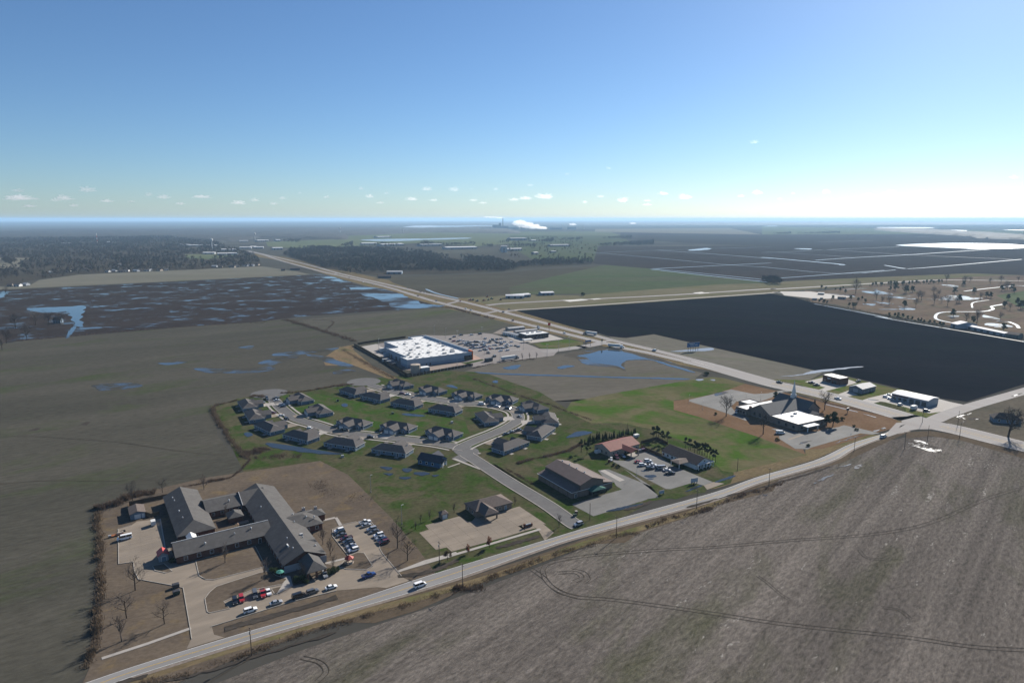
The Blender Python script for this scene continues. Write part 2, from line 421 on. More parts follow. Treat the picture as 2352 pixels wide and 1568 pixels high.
w_far = waterm('water_far', .2, (.18,.175,.17), wave=.02, wscale=.1)
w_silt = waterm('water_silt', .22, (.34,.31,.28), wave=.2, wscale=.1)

ring = [Vector((60000*cos(2*pi*i/64), 60000*sin(2*pi*i/64))) for i in range(64)]
sheet('ground', ring, 0.0, far_land)
Z1, Z2, Z3, ZP, ZR, ZL = .03, .06, .085, .11, .135, .15

def field(name, spec, z, mat): return sheet(name, multi(spec), z, mat)
# far patchwork first
field('crop_field', 'd 150,528 1000,527 1180,536 900,548 700,545 100,532', .2, m_far_tan)
field('crop_field', 'W2 820,235 1600,205 2352,200 W3 900,195 1000,235 0,230 W2 2352,300 2000,330 1500,300 900,330 330,345 120,330 100,290 800,265', .25, m_far_green)
field('crop_field', 'W3 0,230 1000,235 1100,300 800,330 760,460 200,440 0,330', .22, m_up_green)
field('crop_field', 'W3 1000,180 2352,215 W4 2352,200 2352,330 1200,320 300,340 W3 1600,300 1000,260', .3, m_paddy)
field('crop_field', 'W3 700,375 820,330 1300,330 2352,325 W4 300,340 1200,320 2352,345 2352,590 1900,570 0,650 W3 2200,640 1270,530 860,495 760,485', .15, m_paddy)
field('crop_field', 'W4 0,150 1000,170 2352,190 2352,215 0,225', .32, m_far_green)
field('crop_field', 'W4 -300,165 -1500,175 -1500,200 0,225', .34, m_far_tan)
m_floor = land('woodland_floor', (0.0450,0.0396,0.0330), (0.0660,0.0600,0.0480), 0, 2, 80, 12, .35)
field('woodland_floor', 'W1 -900,735 0,690 250,640 700,585 1300,556 2352,508 W2 60,480 20,430 W1 2300,410 1960,300 1500,245 0,265 -900,300', .42, m_floor)
field('woodland_floor', 'W2 255,405 340,350 980,350 1700,425 2352,500 W3 765,488 0,530 W2 2352,540 1900,572 1080,590 640,530', .42, m_floor)
field('crop_field', 'W1 -200,430 270,435 200,480 170,520 -200,545', .5, m_far_tan)
field('crop_field', 'W1 1660,402 2100,396 2100,420 1870,445 1670,438', .5, m_far_green)
# nearer fields
field('crop_field', 'W1 -900,780 0,716 2352,604 W2 500,582 380,555 0,500 W1 2352,508 1700,540 1300,556 900,567 700,585 350,632 250,690 0,690 -900,740', .06, m_strip)
field('crop_field', 'd -400,690 0,667 602,636 712,631 835,658 994,699 1019,704 690,727 584,740 422,751 0,787 -400,830', .04, m_wet)
field('crop_field', 'W2 1170,610 2352,562 W3 0,560 860,500 760,560 300,620 0,720 W2 2352,762 1850,795 1500,740 1250,660', .05, m_up_brown)
field('crop_field', 'W3 860,497 1270,530 2200,640 2352,660 1900,668 830,752 0,762 W2 2300,765 W3 0,700 400,600', .055, m_up_green)
field('crop_field', 'd -500,800 0,790 165,770 690,732 760,748 880,792 800,792 760,800 800,850 900,880 620,905 490,930 500,1000 560,1080 480,1110 230,1160 215,1350 200,1545 100,1640 -300,1700 -600,1200', Z1, m_left)
field('crop_field', 'W2 430,985 1690,878 1850,898 2330,1015 2352,1030 N 800,250 600,300 0,360 W2 1680,1130 1250,1165 930,1195 850,1150 450,1030', Z1, m_mid)
field('crop_field', 'N 430,940 1120,800 1950,690 2352,640 R 0,590 900,540 1500,690 2200,890 2060,1000 1300,1130 400,1290 0,1380 I 2352,420 1500,480 1150,380 850,270 300,80 N 230,1010', Z1, m_pond_field)
field('crop_field', 'W3 20,912 1000,850 2300,757 W4 60,752 300,790 440,832 760,893 1380,1022 2000,1120 2352,1190 2900,1290 Q 2900,20 2352,170 1350,478 870,412 160,245 P 2230,500 1000,212 800,195 R 1350,215 870,272 640,270 300,170 W3 300,990 100,945', Z1, m_dark)
field('crop_field', 'R 560,250 870,285 1350,215 2352,440 P 740,195 900,232 640,380 400,440 R 2352,760 1700,600 1300,490 700,340', Z2, m_grey)
field('crop_field', 'd 260,1640 480,1575 700,1490 1000,1390 1240,1300 1420,1225 1700,1130 1860,1075 2000,1020 2100,1000 2240,1010 2420,1065 2900,1200 2900,1750 300,1750', Z1, m_front)
# grass strips, verges, airstrip corridor
field('grass_verge', 'W2 1850,795 2352,765 W3 0,762 620,770 1300,700 1900,670 2352,660 W4 0,662 700,610 1500,560 2352,590 2352,640 1200,660 160,735 W3 2300,757 1000,850 20,908 0,880 W2 2240,930 2000,860', Z1, land('airstrip_grass', (.125,.118,.078), (.155,.14,.10), 8, 5, 40, 8, .2, c3=(.105,.115,.06), c3size=60, c3at=.58))
field('grass_verge', 'W2 0,395 0,420 300,470 700,600 900,655 1100,712 1600,850 1700,880 2352,1035 N 900,130 R 0,310 300,380 1000,560 1800,750 2352,850 P 0,480 860,700 1300,820 2100,985 2250,1150 2352,1100 2352,930 1700,760 700,530 0,340 R 2352,690 1350,455 600,285 W3 0,890 W2 2352,920 1600,720 800,545 300,430', .045, m_verge)
for s in ('V1 0,1005 500,880 1100,690 1500,550 1700,480 2352,300 V2 0,300 600,160 1000,40 P 1500,1560 2352,1240 Q 300,1010 700,985 1250,1060 2352,1350 2352,1470 1250,1150 700,1075 300,1120 P 2352,1290 V2 1100,25 640,150 600,230 0,380 V1 2352,360 1850,520 1750,590 1500,600 1100,720 600,930 300,1060 0,1150 V3 2352,330 1600,610 900,862 450,880',):
    sheet('grass_verge', multi(s), Z2, m_verge_dark)
ribbon('grass_verge', smooth(multi('V3 500,870 1500,545 2352,300 V1 300,975 900,800 1500,585 1800,505 2352,330 V2 300,230 700,110 P 1500,1500'), 4), 4.0, .066, m_verge)

field('grass_verge', 'L 1250,1150 1340,1325 1900,1155 V2 200,210 700,65 900,5 P 1400,1462 1900,1315 1640,1300 800,1540 600,1560 O 2300,1395 L 2352,860 1995,1035', Z1+.02, m_verge)
# lawns
field('lawn', 'd 190,1568 205,1535 225,1350 228,1170 290,1140 470,1097 735,1058 800,1090 900,1190 960,1260 1010,1330 930,1360 600,1490 300,1610 150,1650', Z2, m_lawn_brown)
field('lawn', 'd 735,1058 560,1085 490,935 545,915 600,905 780,888 840,872 1000,850 1110,855 1240,900 1330,955 1480,1000 1650,1080 1620,1130 1500,1150 1380,1215 1320,1235 1240,1245 1000,1330 960,1260 900,1190 800,1090', Z1+.012, m_lawn_olive)
field('lawn', 'F 1240,330 1620,300 2352,420 H 0,480 700,420 1500,620 2200,700 2352,1130 2100,1250 1400,1130 800,1040 0,970 F 2300,930 1750,760 1500,690 1330,500', Z2, m_lawn_green)
field('lawn', 'J 1250,0 2352,700 K 1050,1480 1500,1480 2352,1250 L 1150,1290 1340,1330 1900,1160 2300,1050 2352,930 2352,300 900,0 K 1500,-60 I 2352,1050 1300,1500 700,1568 600,1568', Z2, m_lawn_olive)
field('lawn', 'R 0,1380 400,1290 1300,1130 2060,1000 2352,960 O 850,60 1250,160 1000,260 300,430 0,450 550,760 900,900 1500,1100 2250,1380 2352,1400 L 2352,860 2150,830 1700,400 900,100 400,0 I 2352,850 1900,640 2000,480', Z2, m_field_church)
field('lawn', 'O 0,460 280,430 750,330 1250,165 1800,290 P 100,545 900,720 1300,810 2050,960 2210,1080 2150,1200 1800,1290 1400,1420 900,1560 560,1568 O 2300,1400 1500,1100 900,900 500,760 0,620', Z3, m_lawn_church)
field('lawn', 'P 0,350 400,420 800,530 1700,750 2352,930 Q 700,765 1250,590 1000,540 870,420 160,245 P 2200,520 1350,310 1000,240 700,360', Z3-.01, land('lawn_right', (.10,.112,.052), (.14,.125,.075), -30, 2, 18, 2, .28, c3=(.062,.105,.03), c3size=12, c3at=.55))
field('lawn', 'Q 900,810 1450,600 2352,290 2900,170 2900,1400 2352,1200 1250,925', Z2, land('lawn_wet_right', (.095,.088,.07), (.125,.11,.09), 20, 3, 20, 2, .3, water=(.83, 5, 5, 10, .16)))
field('golf_course', 'W4 380,720 500,735 1150,655 1900,600 2352,592 3000,600 3000,1250 2352,1130 1650,1032 1200,962 820,893 650,850 440,830', Z2, m_golf)
field('golf_green', 'W4 2100,770 2352,730 2900,760 2900,900 2352,890 2200,820', Z3, m_far_green)

# store berm and lot
field('berm', 'M 60,440 340,390 280,480 620,760 1010,990 1300,1010 1100,1010 700,800 100,490', Z2, m_berm)
field('berm', 'M -250,640 60,430 110,500 700,810 1000,1000 900,990 300,760 -200,760', Z1+.02, m_berm)
field('store_lot', 'N 0,365 600,325 760,340 950,395 1330,500 1580,600 1900,600 2352,540 2352,580 1900,640 1820,720 1160,800 800,860 420,920 M 2352,780 1620,870 1200,830 760,660 800,590 420,430 850,360 1250,290 1500,230 1900,240', ZP, asph_store)
field('store_apron', 'M 425,430 690,385 810,450 690,490 840,590 740,610', ZP+.012, conc_light)
field('store_apron', 'M 1120,835 1330,815 2120,700 2352,730 2352,770 1600,870 1590,860', ZP+.012, surf('concrete_pinkish', (.27,.22,.19), .1, 5, .9, .2, obj=False))
field('store_walk', 'N 405,690 560,770 400,800 405,770', ZP+.014, surf('walk_pinkish', (.36,.27,.22), .1, 3, .9, .2, obj=False))
field('lawn', 'N 210,850 580,780 610,800 300,870', ZP+.02, m_lawn_olive)
field('lawn', 'N 1460,510 1800,470 2060,430 2340,480 2340,530 1900,600 1600,590', ZP+.02, m_field_church)
field('restaurant_lot', 'N 1000,400 1180,365 1320,380 1760,350 2000,430 1420,500 1260,490', ZP+.02, conc_light)
field('storage_lot', 'N 760,330 940,240 1240,250 1300,240 1540,270 1330,330 1030,360', ZP+.016, gravel)
# parking bay lines on the store lot
mb = MB()
for r in range(7):
    a = pt('N', 250 + r*10, 470 + r*27); b = pt('N', 1050 + r*40, 440 + r*30)
    for k in range(38):
        p = a.lerp(b, k/37); mb.box(p.x, p.y, ZP+.004, .16, 5.2, .01, R(-57+90))
o = mb.build('parking_lines', line_white); o['kind'] = 'structure'

# nursing home lot
lot = 'A 755,935 985,870 1085,800 1480,760 1570,1280 1668,1242 1672,1290 D 1800,190 2110,120 E 930,130 1080,430 1300,640 1540,640 1590,820 1880,740 1950,650 2160,560 C 180,1480 300,1400 80,1350 60,1330 400,1255 450,1200 190,870 185,745 360,665 600,610 860,620 1010,790 1010,1080 1060,1170 1390,1568 V1 245,855 85,905 20,900 E 2352,895 1500,1110 150,1530 V3 1260,370 1280,440 1370,465 1040,565 1085,470 D 2040,1480 2010,1280 1890,590 1690,545 1110,440 1040,290 1020,140 765,175'
sheet('nursing_home_lot', multi(lot), ZP, conc)
isl = {'a': 'D 2110,120 E 0,345 930,130 1080,430 1100,480 960,520 200,712 60,705 0,680 D 2280,440 2170,380',
       'b': 'E 130,930 250,830 1000,590 1180,560 1290,640 1480,700 1400,790 870,890 700,960 380,1090 480,1215 130,1290 90,1270 50,1040',
       'c': 'C 480,1205 620,1150 740,1160 880,1380 780,1450 430,1440 300,1400',
       'd': 'E 1210,870 1390,830 1300,965 1260,950',
       'e': 'D 1360,210 1560,170 1700,300 1580,330 1400,290'}
for k, s in isl.items():
    P = multi(s); P = P if area2(P) > 0 else P[::-1]
    sheet('lawn', P, ZP+.13, m_lawn_brown)
    ribbon('kerb', P + [P[0]], .28, ZP+.17, kerbm, thick=.17)
for s in ('D 2040,1480 2010,1280 1890,590 1690,545 1110,440 1040,290 1020,140 765,175 A 755,935 985,870', 'C 600,610 360,665 185,745 190,870 450,1200', 'C 860,620 1010,790 1010,1080 1060,1170 1390,1560', 'E 150,1530 1500,1112 2352,897'):
    ribbon('kerb', multi(s), .25, ZP+.15, kerbm, thick=.15)
field('foundation_strip', 'A 1480,760 1570,1280 1590,1280 1500,755', ZP+.06, conc_light)
for s, w in (('C 60,1340 400,1255', 1.5), ('C 20,590 250,545 330,680', 1.6), ('C 1340,1480 1800,1300 2352,1150', 1.5), ('V1 180,785 640,650 1160,495', 1.6), ('V3 1080,385 700,520 300,650', 1.5), ('B 2110,780 2320,735', 1.4)):
    ribbon('sidewalk', multi(s), w, ZP+.05, conc_light, thick=.1)
field('plaza', 'E 1390,640 1540,650 1590,820 1300,965 1400,800 1480,700', ZP+.15, conc_light)
# slabs of the service yard: a grid of separate panels, joints open
yard = thing('yard_slabs', 'beige concrete panels of the service yard beside the long dark roofed wing', 'pavement'); yard['kind'] = 'structure'
c00, c10, c01, c11 = pt('A',760,1530), pt('A',1565,1285), pt('A',757,940), pt('A',1482,765)
smb = {}
for i in range(4):
    for j in range(7):
        q = []
        for u, v in ((i,j),(i+1,j),(i+1,j+1),(i,j+1)):
            q.append(c00.lerp(c10, u/4).lerp(c01.lerp(c11, u/4), v/7))
        cen = sum(q, Vector((0,0)))/4; q = [cen + (p-cen)*.986 for p in q]
        dz = random.uniform(0, .012)
        MB().prism([(p.x,p.y) for p in q], ZP, ZP+.03+dz).build('slab', conc, yard)
# office lot slabs
off = thing('office_lot', 'beige concrete parking lot slabs in front of the hipped brown office', 'pavement'); off['kind'] = 'structure'
OU = R(31.3); ou = Vector((cos(OU), sin(OU))); ov = Vector((-ou.y, ou.x)); OO = pt('J', 930, 910)
def clip(P, a, n, keep):
    out = []
    for i in range(len(P)):
        p, q = P[i], P[(i+1) % len(P)]; dp = (p-a).dot(n)*keep; dq = (q-a).dot(n)*keep
        if dp >= 0: out.append(p)
        if dp*dq < 0: out.append(p.lerp(q, dp/(dp-dq)))
    return out
OP = multi('J 235,1195 830,1040 980,1130 1050,1125 1130,1040 1640,940 1880,865 2352,1180 V1 1180,460 1255,520 1190,575 1140,495 J 2190,1265 2070,1170 1910,1190 1990,1290 1500,1440 1050,1568 V1 770,590 540,652 505,622 430,640 J 130,1325 300,1270')
lo = [min((p-OO).dot(ou) for p in OP), max((p-OO).dot(ou) for p in OP), min((p-OO).dot(ov) for p in OP), max((p-OO).dot(ov) for p in OP)]
sheet('office_lot_bed', OP, ZP-.02, m_mud_shade)
a0 = lo[0]
while a0 < lo[1]:
    b0 = lo[2]
    while b0 < lo[3]:
        q = clip(OP, OO + ou*(a0+.03), ou, 1)
        if len(q) > 2: q = clip(q, OO + ou*(a0+5.97), ou, -1)
        if len(q) > 2: q = clip(q, OO + ov*(b0+.03), ov, 1)
        if len(q) > 2: q = clip(q, OO + ov*(b0+5.97), ov, -1)
        if len(q) > 2 and abs(area2(q)) > .6:
            sheet('slab', q, ZP+.01+random.uniform(0,.01), conc, None, off)
        b0 += 6.0
    a0 += 6.0
# gym lot, red-roof / white-building lot, church lots
field('gym_lot', 'K 970,1350 1500,1190 1840,1095 1740,1030 1690,950 1560,930 1420,760 1600,740 2352,1040 L 430,790 1020,1250 1040,1300 850,1325 V1 1900,290 1530,405 1390,330', ZP, asph_lot)
field('gym_apron', 'K 1460,770 1540,750 1890,930 1800,955', ZP+.01, conc_light)
field('office_lot_asphalt', 'L 230,650 460,660 560,600 700,490 830,495 1100,600 1280,740 1500,830 1990,1030 1830,1090 1640,1040 1250,1155 1170,1150 640,880 260,680', ZP, asph_lot)
field('drive_apron', 'L 1830,1090 2000,1030 2190,1055 1890,1165', ZP+.015, conc)
field('carport_floor', 'K 1920,490 2060,440 2110,500 2000,530', ZP+.015, conc_light)
field('church_lot', 'O 260,470 280,440 750,335 1000,262 1400,345 1650,330 1950,265 2050,290 P 240,580 100,600 O 1720,400 1380,520 1100,470 1000,560 1060,640 1330,780 1260,810 950,690 720,610', ZP, asph_lot)
field('church_lot', 'O 1700,950 1850,945 2150,1010 2352,1090 P 480,1270 800,1260 880,1240 1170,1180 1270,1150 1480,1190 1900,1290 1760,1310 1640,1300 1560,1290 700,1540 640,1568 420,1560 150,1390 140,1340 260,1300 0,1210', ZP, asph_lot)
field('church_walk', 'P 290,1390 620,1280 640,1300 320,1410', ZP+.03, conc)
field('church_walk', 'P 810,1135 920,1095 925,1110 820,1150', ZP+.03, conc)
field('shop_lot', 'P 590,390 900,320 1330,345 1500,400 1490,415 900,570 800,545 950,490', ZP, conc_light)
field('shop_lot', 'P 1170,610 1360,540 1520,620 1240,660', ZP, conc_light)
field('shop_lot', 'P 1540,730 1720,670 2120,580 2352,620 Q 50,420 400,500 870,430 1060,480 1440,560 1380,590 700,680 500,640 250,560 0,480 P 2352,840 1990,745 1900,735 1750,790 1720,800', ZP, conc_light)
field('lawn', 'P 1760,775 1910,735 2352,850 2352,950 1840,810', ZP+.02, m_lawn_olive)
# ------------------------------------------------------------------ roads
RL = smooth(multi('V3 -900,1190 0,915 600,712 1500,436 2352,190 V1 400,812 1190,573 1560,462 2352,245 V2 500,128 900,12 P 1400,1470 2000,1290 Q -20,1000 200,930'), 5)
RR = smooth(multi('V3 -700,1240 200,950 600,800 1600,488 2352,265 V1 560,845 1190,625 1500,530 2352,298 V2 500,172 1000,22 P 1500,1530 2352,1220 Q 120,1030 350,985'), 5)
strip('road', RL, RR, ZR, asph_road)
mid = [a.lerp(b, .5) for a, b in zip(RL, RR)] if len(RL) == len(RR) else RL
ribbon('road_shoulder', offset(RR, -.7), 1.6, ZR-.03, gravel)
ribbon('road_edge_line', offset(RL, -.25), .16, ZL, line_white)
ribbon('road_edge_line', offset(RR, .25), .16, ZL, line_white)
mb = MB()
for sgn in (-.14, .14): ribbon_mb(mb, offset(mid, sgn), .11, ZL, 0)
o = mb.build('road_centre_line', line_yellow); o['kind'] = 'structure'
# highway: two carriageways that join before the crossing
near = smooth(multi('W2 -80,375 60,400 250,462 560,545 850,612 1180,692 1470,780 1640,830 1940,905 2320,1000 R 0,252 300,325 600,395 800,452 1300,548 2000,712 2352,800'), 4)
farc = smooth(multi('W2 -60,368 250,440 500,500 770,575 1270,690 1500,745 1850,822 2240,920 R 0,168 330,240 700,340 1350,492 2000,655 2352,752'), 4)
ribbon('highway', near, 10.5, ZR+.02, asph_hwy); ribbon('highway', farc, 10.5, ZR, asph_hwy)
ribbon('highway', smooth(multi('R 2000,690 2352,775 P 0,420 600,545 1170,680 1800,850 2352,1010 Q 300,750 700,870 1200,975 1700,1100 2352,1262 2700,1340'), 4), 23.0, ZR+.04, asph_hwy)
for c in (near, farc):
    ribbon('road_edge_line', offset(c, 4.7), .25, ZL+.03, line_white); ribbon('road_edge_line', offset(c, -4.7), .25, ZL+.03, line_white)
main = smooth(multi('P 0,420 600,545 1170,680 1800,850 2300,995'), 4); main2 = smooth(multi('Q 900,905 1200,975 1700,1100 2352,1262 2700,1340'), 4)
for c in (main, main2):
    ribbon('road_edge_line', offset(c, 10.4), .25, ZL+.05, line_white); ribbon('road_edge_line', offset(c, -10.4), .25, ZL+.05, line_white)
    mb = MB()
    for sgn in (-2.0, -1.7, 1.7, 2.0): ribbon_mb(mb, offset(c, sgn), .16, ZL+.05, 0)
    o = mb.build('road_centre_line', line_yellow); o['kind'] = 'structure'
for a, b in (('W2 1720,850', 'W2 1840,820'), ('W2 2080,930', 'W2 2200,905'), ('R 420,345', 'R 600,330'), ('W2 700,580', 'W2 760,570')):
    ribbon('median_crossing', multi(a + ' ' + b), 9, ZR-.01, asph_hwy)
# junction fan, side road, field lanes
sheet('road', multi('Q -20,1000 120,850 280,830 160,790 700,790 900,860 760,960 500,960 260,995 -20,1095'), ZR+.01, asph_hwy)
sheet('road', multi('P 2100,985 2352,1010 2352,1130 Q 0,960 P 2230,1200 2300,1110 2240,1040'), ZR+.015, asph_hwy)
ribbon('road', smooth(multi('Q 700,840 960,720 1300,600 1700,480 2352,295 3000,100'), 4), 11, ZR+.005, asph_hwy)
ribbon('farm_lane', smooth(multi('W2 2200,920 2352,905 W3 0,905 700,862 1500,805 2352,748 W4 100,742 260,755'), 4), 7, ZP, conc_light)
ribbon('airstrip', smooth(multi('W3 -200,860 0,840 700,805 1500,765 2352,710 W4 160,712 1180,652 1600,632 2352,640'), 4), 12, ZP, asph_hwy)
field('apron', 'W4 160,735 430,735 700,770 820,780 700,800 480,800 200,770', ZP+.01, conc_light)
for s in ('W3 480,815 650,803 715,812 545,828', 'W3 730,803 800,797 835,802 765,809', 'W3 1650,747 1730,740 1760,745 1680,752', 'W3 1690,752 1790,746 1800,750 1710,756'):
    field('runway_mark', s, ZP+.05, surf('runway_white', (.55,.54,.5), .1, 10, .8, obj=False))
# store access road
ribbon('store_road', smooth(multi('N 1650,660 1900,625 2352,560 R 60,440 300,400 420,370'), 4), 14, ZR, asph_hwy)
# neighbourhood streets
ST_IN = smooth(multi('V1 1425,475 1380,450 J 2352,835 1700,440 1100,50 960,-40 H 2280,1340'), 5)
ST_A = smooth(multi('J 1030,0 H 2352,1330 2150,1280 1700,1195 1000,1115 400,1050 0,1000 F 1850,880 1500,770 1270,610 1150,480 1050,360'), 5)
ST_B = smooth(multi('J 960,-20 I 60,1300 300,1170 700,1010 980,870 1075,770 1020,650 760,565 400,515 0,490 H 1500,405 1100,330 800,250 620,195 490,130'), 5)
SW = 8.4
for k, s in enumerate((ST_IN, ST_A, ST_B)):
    ribbon('street', s, SW, ZR + .004*k, asph_street)
for c, r in ((pt('F',1040,335), 14.5), (pt('H',470,130), 14.5)):
    sheet('street', [c + Vector((cos(t*pi/14)*r, sin(t*pi/14)*r)) for t in range(28)], ZR+.012, asph_street)
sheet('street', multi('J 800,-20 960,-90 1180,20 1010,85 880,110 700,30'), ZR+.016, asph_street)
def gutters(s, a, b, side):
    q = s[int(len(s)*a):int(len(s)*b)]
    ribbon('kerb', offset(q, side*(SW/2+.2)), .45, ZR+.10, kerbm, thick=.12)
def walk(s, a, b, side, d=3.0):
    q = s[int(len(s)*a):int(len(s)*b)]
    ribbon('sidewalk', offset(q, side*(SW/2+d)), 1.5, ZR+.06, conc_light, thick=.1)
gutters(ST_IN, .04, .84, 1); gutters(ST_IN, .04, .88, -1)
gutters(ST_A, .16, .93, 1); gutters(ST_A, .2, .93, -1); gutters(ST_B, .06, .94, 1); gutters(ST_B, .10, .94, -1)
walk(ST_A, .22, .92, -1); walk(ST_A, .2, .92, 1); walk(ST_B, .08, .92, -1); walk(ST_B, .1, .92, 1)
walk(ST_IN, .74, .92, -1, 3.4)
field('sidewalk', 'J 700,40 760,30 1210,215 1190,228', ZR+.03, conc_light)
field('sidewalk', 'J 620,185 830,110 850,122 640,192', ZR+.032, conc_light)
# ------------------------------------------------------------------ standing water
def pool(spec, amp=1.2, mat=None, z=None, step=None):
    P = multi(spec) if isinstance(spec, str) else spec
    if area2(P) < 0: P = P[::-1]
    q = wobble(smooth(P, 4, True), amp, random.random()*50, step)
    return sheet('water', q, Z3+.03 if z is None else z, mat or w_calm)
big = 'R 20,590 400,510 700,490 900,540 1100,600 1300,650 1560,720 1250,660 900,660 760,740 820,820 640,760 300,720 200,640'
P_ = multi(big); c_ = sum(P_, Vector((0,0)))/len(P_)
pool([c_ + (p-c_)*1.28 for p in P_], 6, m_pondedge, Z3+.01)
pool(big, 3.0)
pool('R 1300,660 1700,760 2050,870 2020,880 1650,780', 1.0)
pool('N 420,1005 800,1025 1500,1045 2352,1068 R 400,950 1000,965 1900,985 1850,1005 1000,985 0,955 N 2352,1088 1500,1068 700,1040', 1.0)
pool('N 950,930 1150,895 1260,895 1200,940 1020,960', 2.5); pool('N 1900,930 2050,890 2200,905 2000,945', 2)
pool('N 740,1170 820,1150 860,1190 790,1200', 1.2)
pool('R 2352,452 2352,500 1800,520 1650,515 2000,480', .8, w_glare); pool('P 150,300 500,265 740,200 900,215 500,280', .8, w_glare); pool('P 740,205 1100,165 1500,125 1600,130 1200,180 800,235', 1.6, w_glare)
for s in ('U1 580,485 900,490 1200,470 1180,515 700,525', 'U1 1170,430 1250,395 1500,365 1480,395 1300,440', 'U1 1700,350 1900,380 2100,450 2000,460 1800,400', 'U1 1920,520 2060,500 2140,520 2000,548', 'U1 1380,330 1700,300 1900,285 1800,310 1450,350', 'U1 120,430 260,418 380,425 220,442', 'U1 930,265 1090,250 1080,275', 'd 225,885 300,880 310,888 240,895'):
    P_ = multi(s); c_ = sum(P_, Vector((0,0)))/len(P_); pool([c_ + (p-c_)*1.25 for p in P_], 3.5, m_leftwet, Z1+.03)
pool('W2 520,582 660,590 800,635 980,690 700,640', 4, m_wet2, z=.07); pool('W2 840,712 1050,695 1300,750 1500,840 1700,860 1450,885 1250,870 1100,800', 6, m_wet2, z=.07)
pool('W1 620,880 760,865 720,980 750,1040 690,1050 640,980', 3, z=.07); pool('W1 640,1060 690,1050 620,1140 590,1145', 1.5, z=.07); pool('W1 250,890 640,870 640,905 380,925', 3, z=.07); pool('W1 -100,745 70,735 20,790 -100,800', 4, z=.07)
for s in ('F 1030,1190 1500,1260 2100,1350 2352,1380 2100,1400 1400,1330 1050,1260', 'F 600,1030 700,1010 760,1060 650,1090', 'H 80,520 180,510 170,560 100,560', 'H 1150,690 1250,680 1550,720 1400,740 1200,720', 'J 30,280 200,265 330,300 150,325', 'J 360,320 470,310 420,350', 'I 1950,1070 2150,1000 2352,1000 2352,1030 2000,1110', 'K 900,170 1100,90 1300,110 1100,130 920,200', 'H 1900,200 2020,190 2100,250 2000,230', 'V1 40,60 120,65 100,85', 'V1 200,70 260,75 240,100 210,95', 'V1 280,100 370,105 330,122', 'V1 170,130 260,135 220,152', 'V1 60,105 130,105 110,122'):
    pool(s, .8)
for s in ('V1 1620,375 1700,345 1940,305 1800,345', 'L 1520,1190 1720,1095 1790,1105 1600,1180', 'L 2040,1020 2352,915 2352,945 2100,1030', 'V1 900,610 1080,565 1000,590'):
    pool(s, .35)
for s in ('L 800,920 960,905 1000,940 870,960', 'L 840,975 960,970 920,990', 'L 730,825 800,835 790,850'):
    pool(s, .4, z=ZP+.012)
# glare water by the crossing and on the golf course
pool('Q 360,1170 520,1150 640,1200 780,1260 930,1340 800,1355 640,1320 480,1270 340,1230', 1.6, m_frontwet)
for s in ('Q 1190,740 1240,725 1310,775 1200,760', 'Q 1380,775 1500,750 1600,790 1450,800', 'Q 1250,820 1330,810 1340,830', 'Q 1190,740 1400,680 1420,690 1240,745', 'Q 2150,370 2300,330 2300,345 2160,385', 'V2 860,180 1000,115 1020,120 900,175', 'V2 1030,70 1140,42 1130,52', 'V2 1170,60 1230,40 1220,60 1180,80', 'V2 520,255 570,245 550,260', 'P 1100,1470 1400,1370 1640,1305 1600,1330 1350,1400', 'P 510,1460 700,1410 580,1470', 'P 1370,1310 1430,1295 1400,1320', 'P 1920,1200 1990,1190 2000,1210 1940,1220', 'P 1790,1240 1890,1225 1830,1260', 'O 720,345 860,305 940,320 740,380', 'O 2200,1210 2330,1160 2352,1180 2230,1220','P 1700,690 1860,710 1860,720 1710,705'):
    pool(s, .8, m_frontwet, ZP+.014)
for s in ('P 960,780 1240,850 1500,910 1480,915 1200,850 960,790', 'P 1600,945 1820,1005 1810,1012', 'P 1850,820 2352,935 2340,945 1850,830', 'Q 60,625 600,755 560,755 60,635', 'O 380,90 500,80 520,100 430,115', 'O 630,95 720,90 710,115'):
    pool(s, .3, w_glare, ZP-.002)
for s in ('S1 -20,360 60,330 280,390 500,440 1000,465 1100,430 1690,450 1500,475 1000,478 400,455 100,415', 'S1 480,405 660,430 520,420', 'S1 620,395 890,430 700,420', 'S1 1150,405 1440,420 1460,440 1200,425', 'S1 1080,240 1280,250 1310,275 1130,270', 'S1 380,570 560,580 520,595 400,585', 'S1 390,610 600,605 640,635 430,635', 'S1 60,625 340,620 350,635', 'S1 1140,730 1320,720 1330,755 1180,750', 'S1 1720,855 1900,845 2170,895 1900,905', 'S1 1690,710 1900,760 2070,800 2060,830 1800,795', 'S2 1890,340 2352,370 2352,435 2150,400', 'S2 1970,305 2130,300 2120,325', 'S2 2140,500 2352,530 2330,545 2160,520', 'S1 2220,250 2500,250 2500,270', 'S2 1900,545 2110,540 2080,570', 'S1 410,580 540,590 450,592', 'S1 30,500 300,540 200,545 40,515'):
    pool(s, 2.2, m_golfwet, Z3+.02, 6)
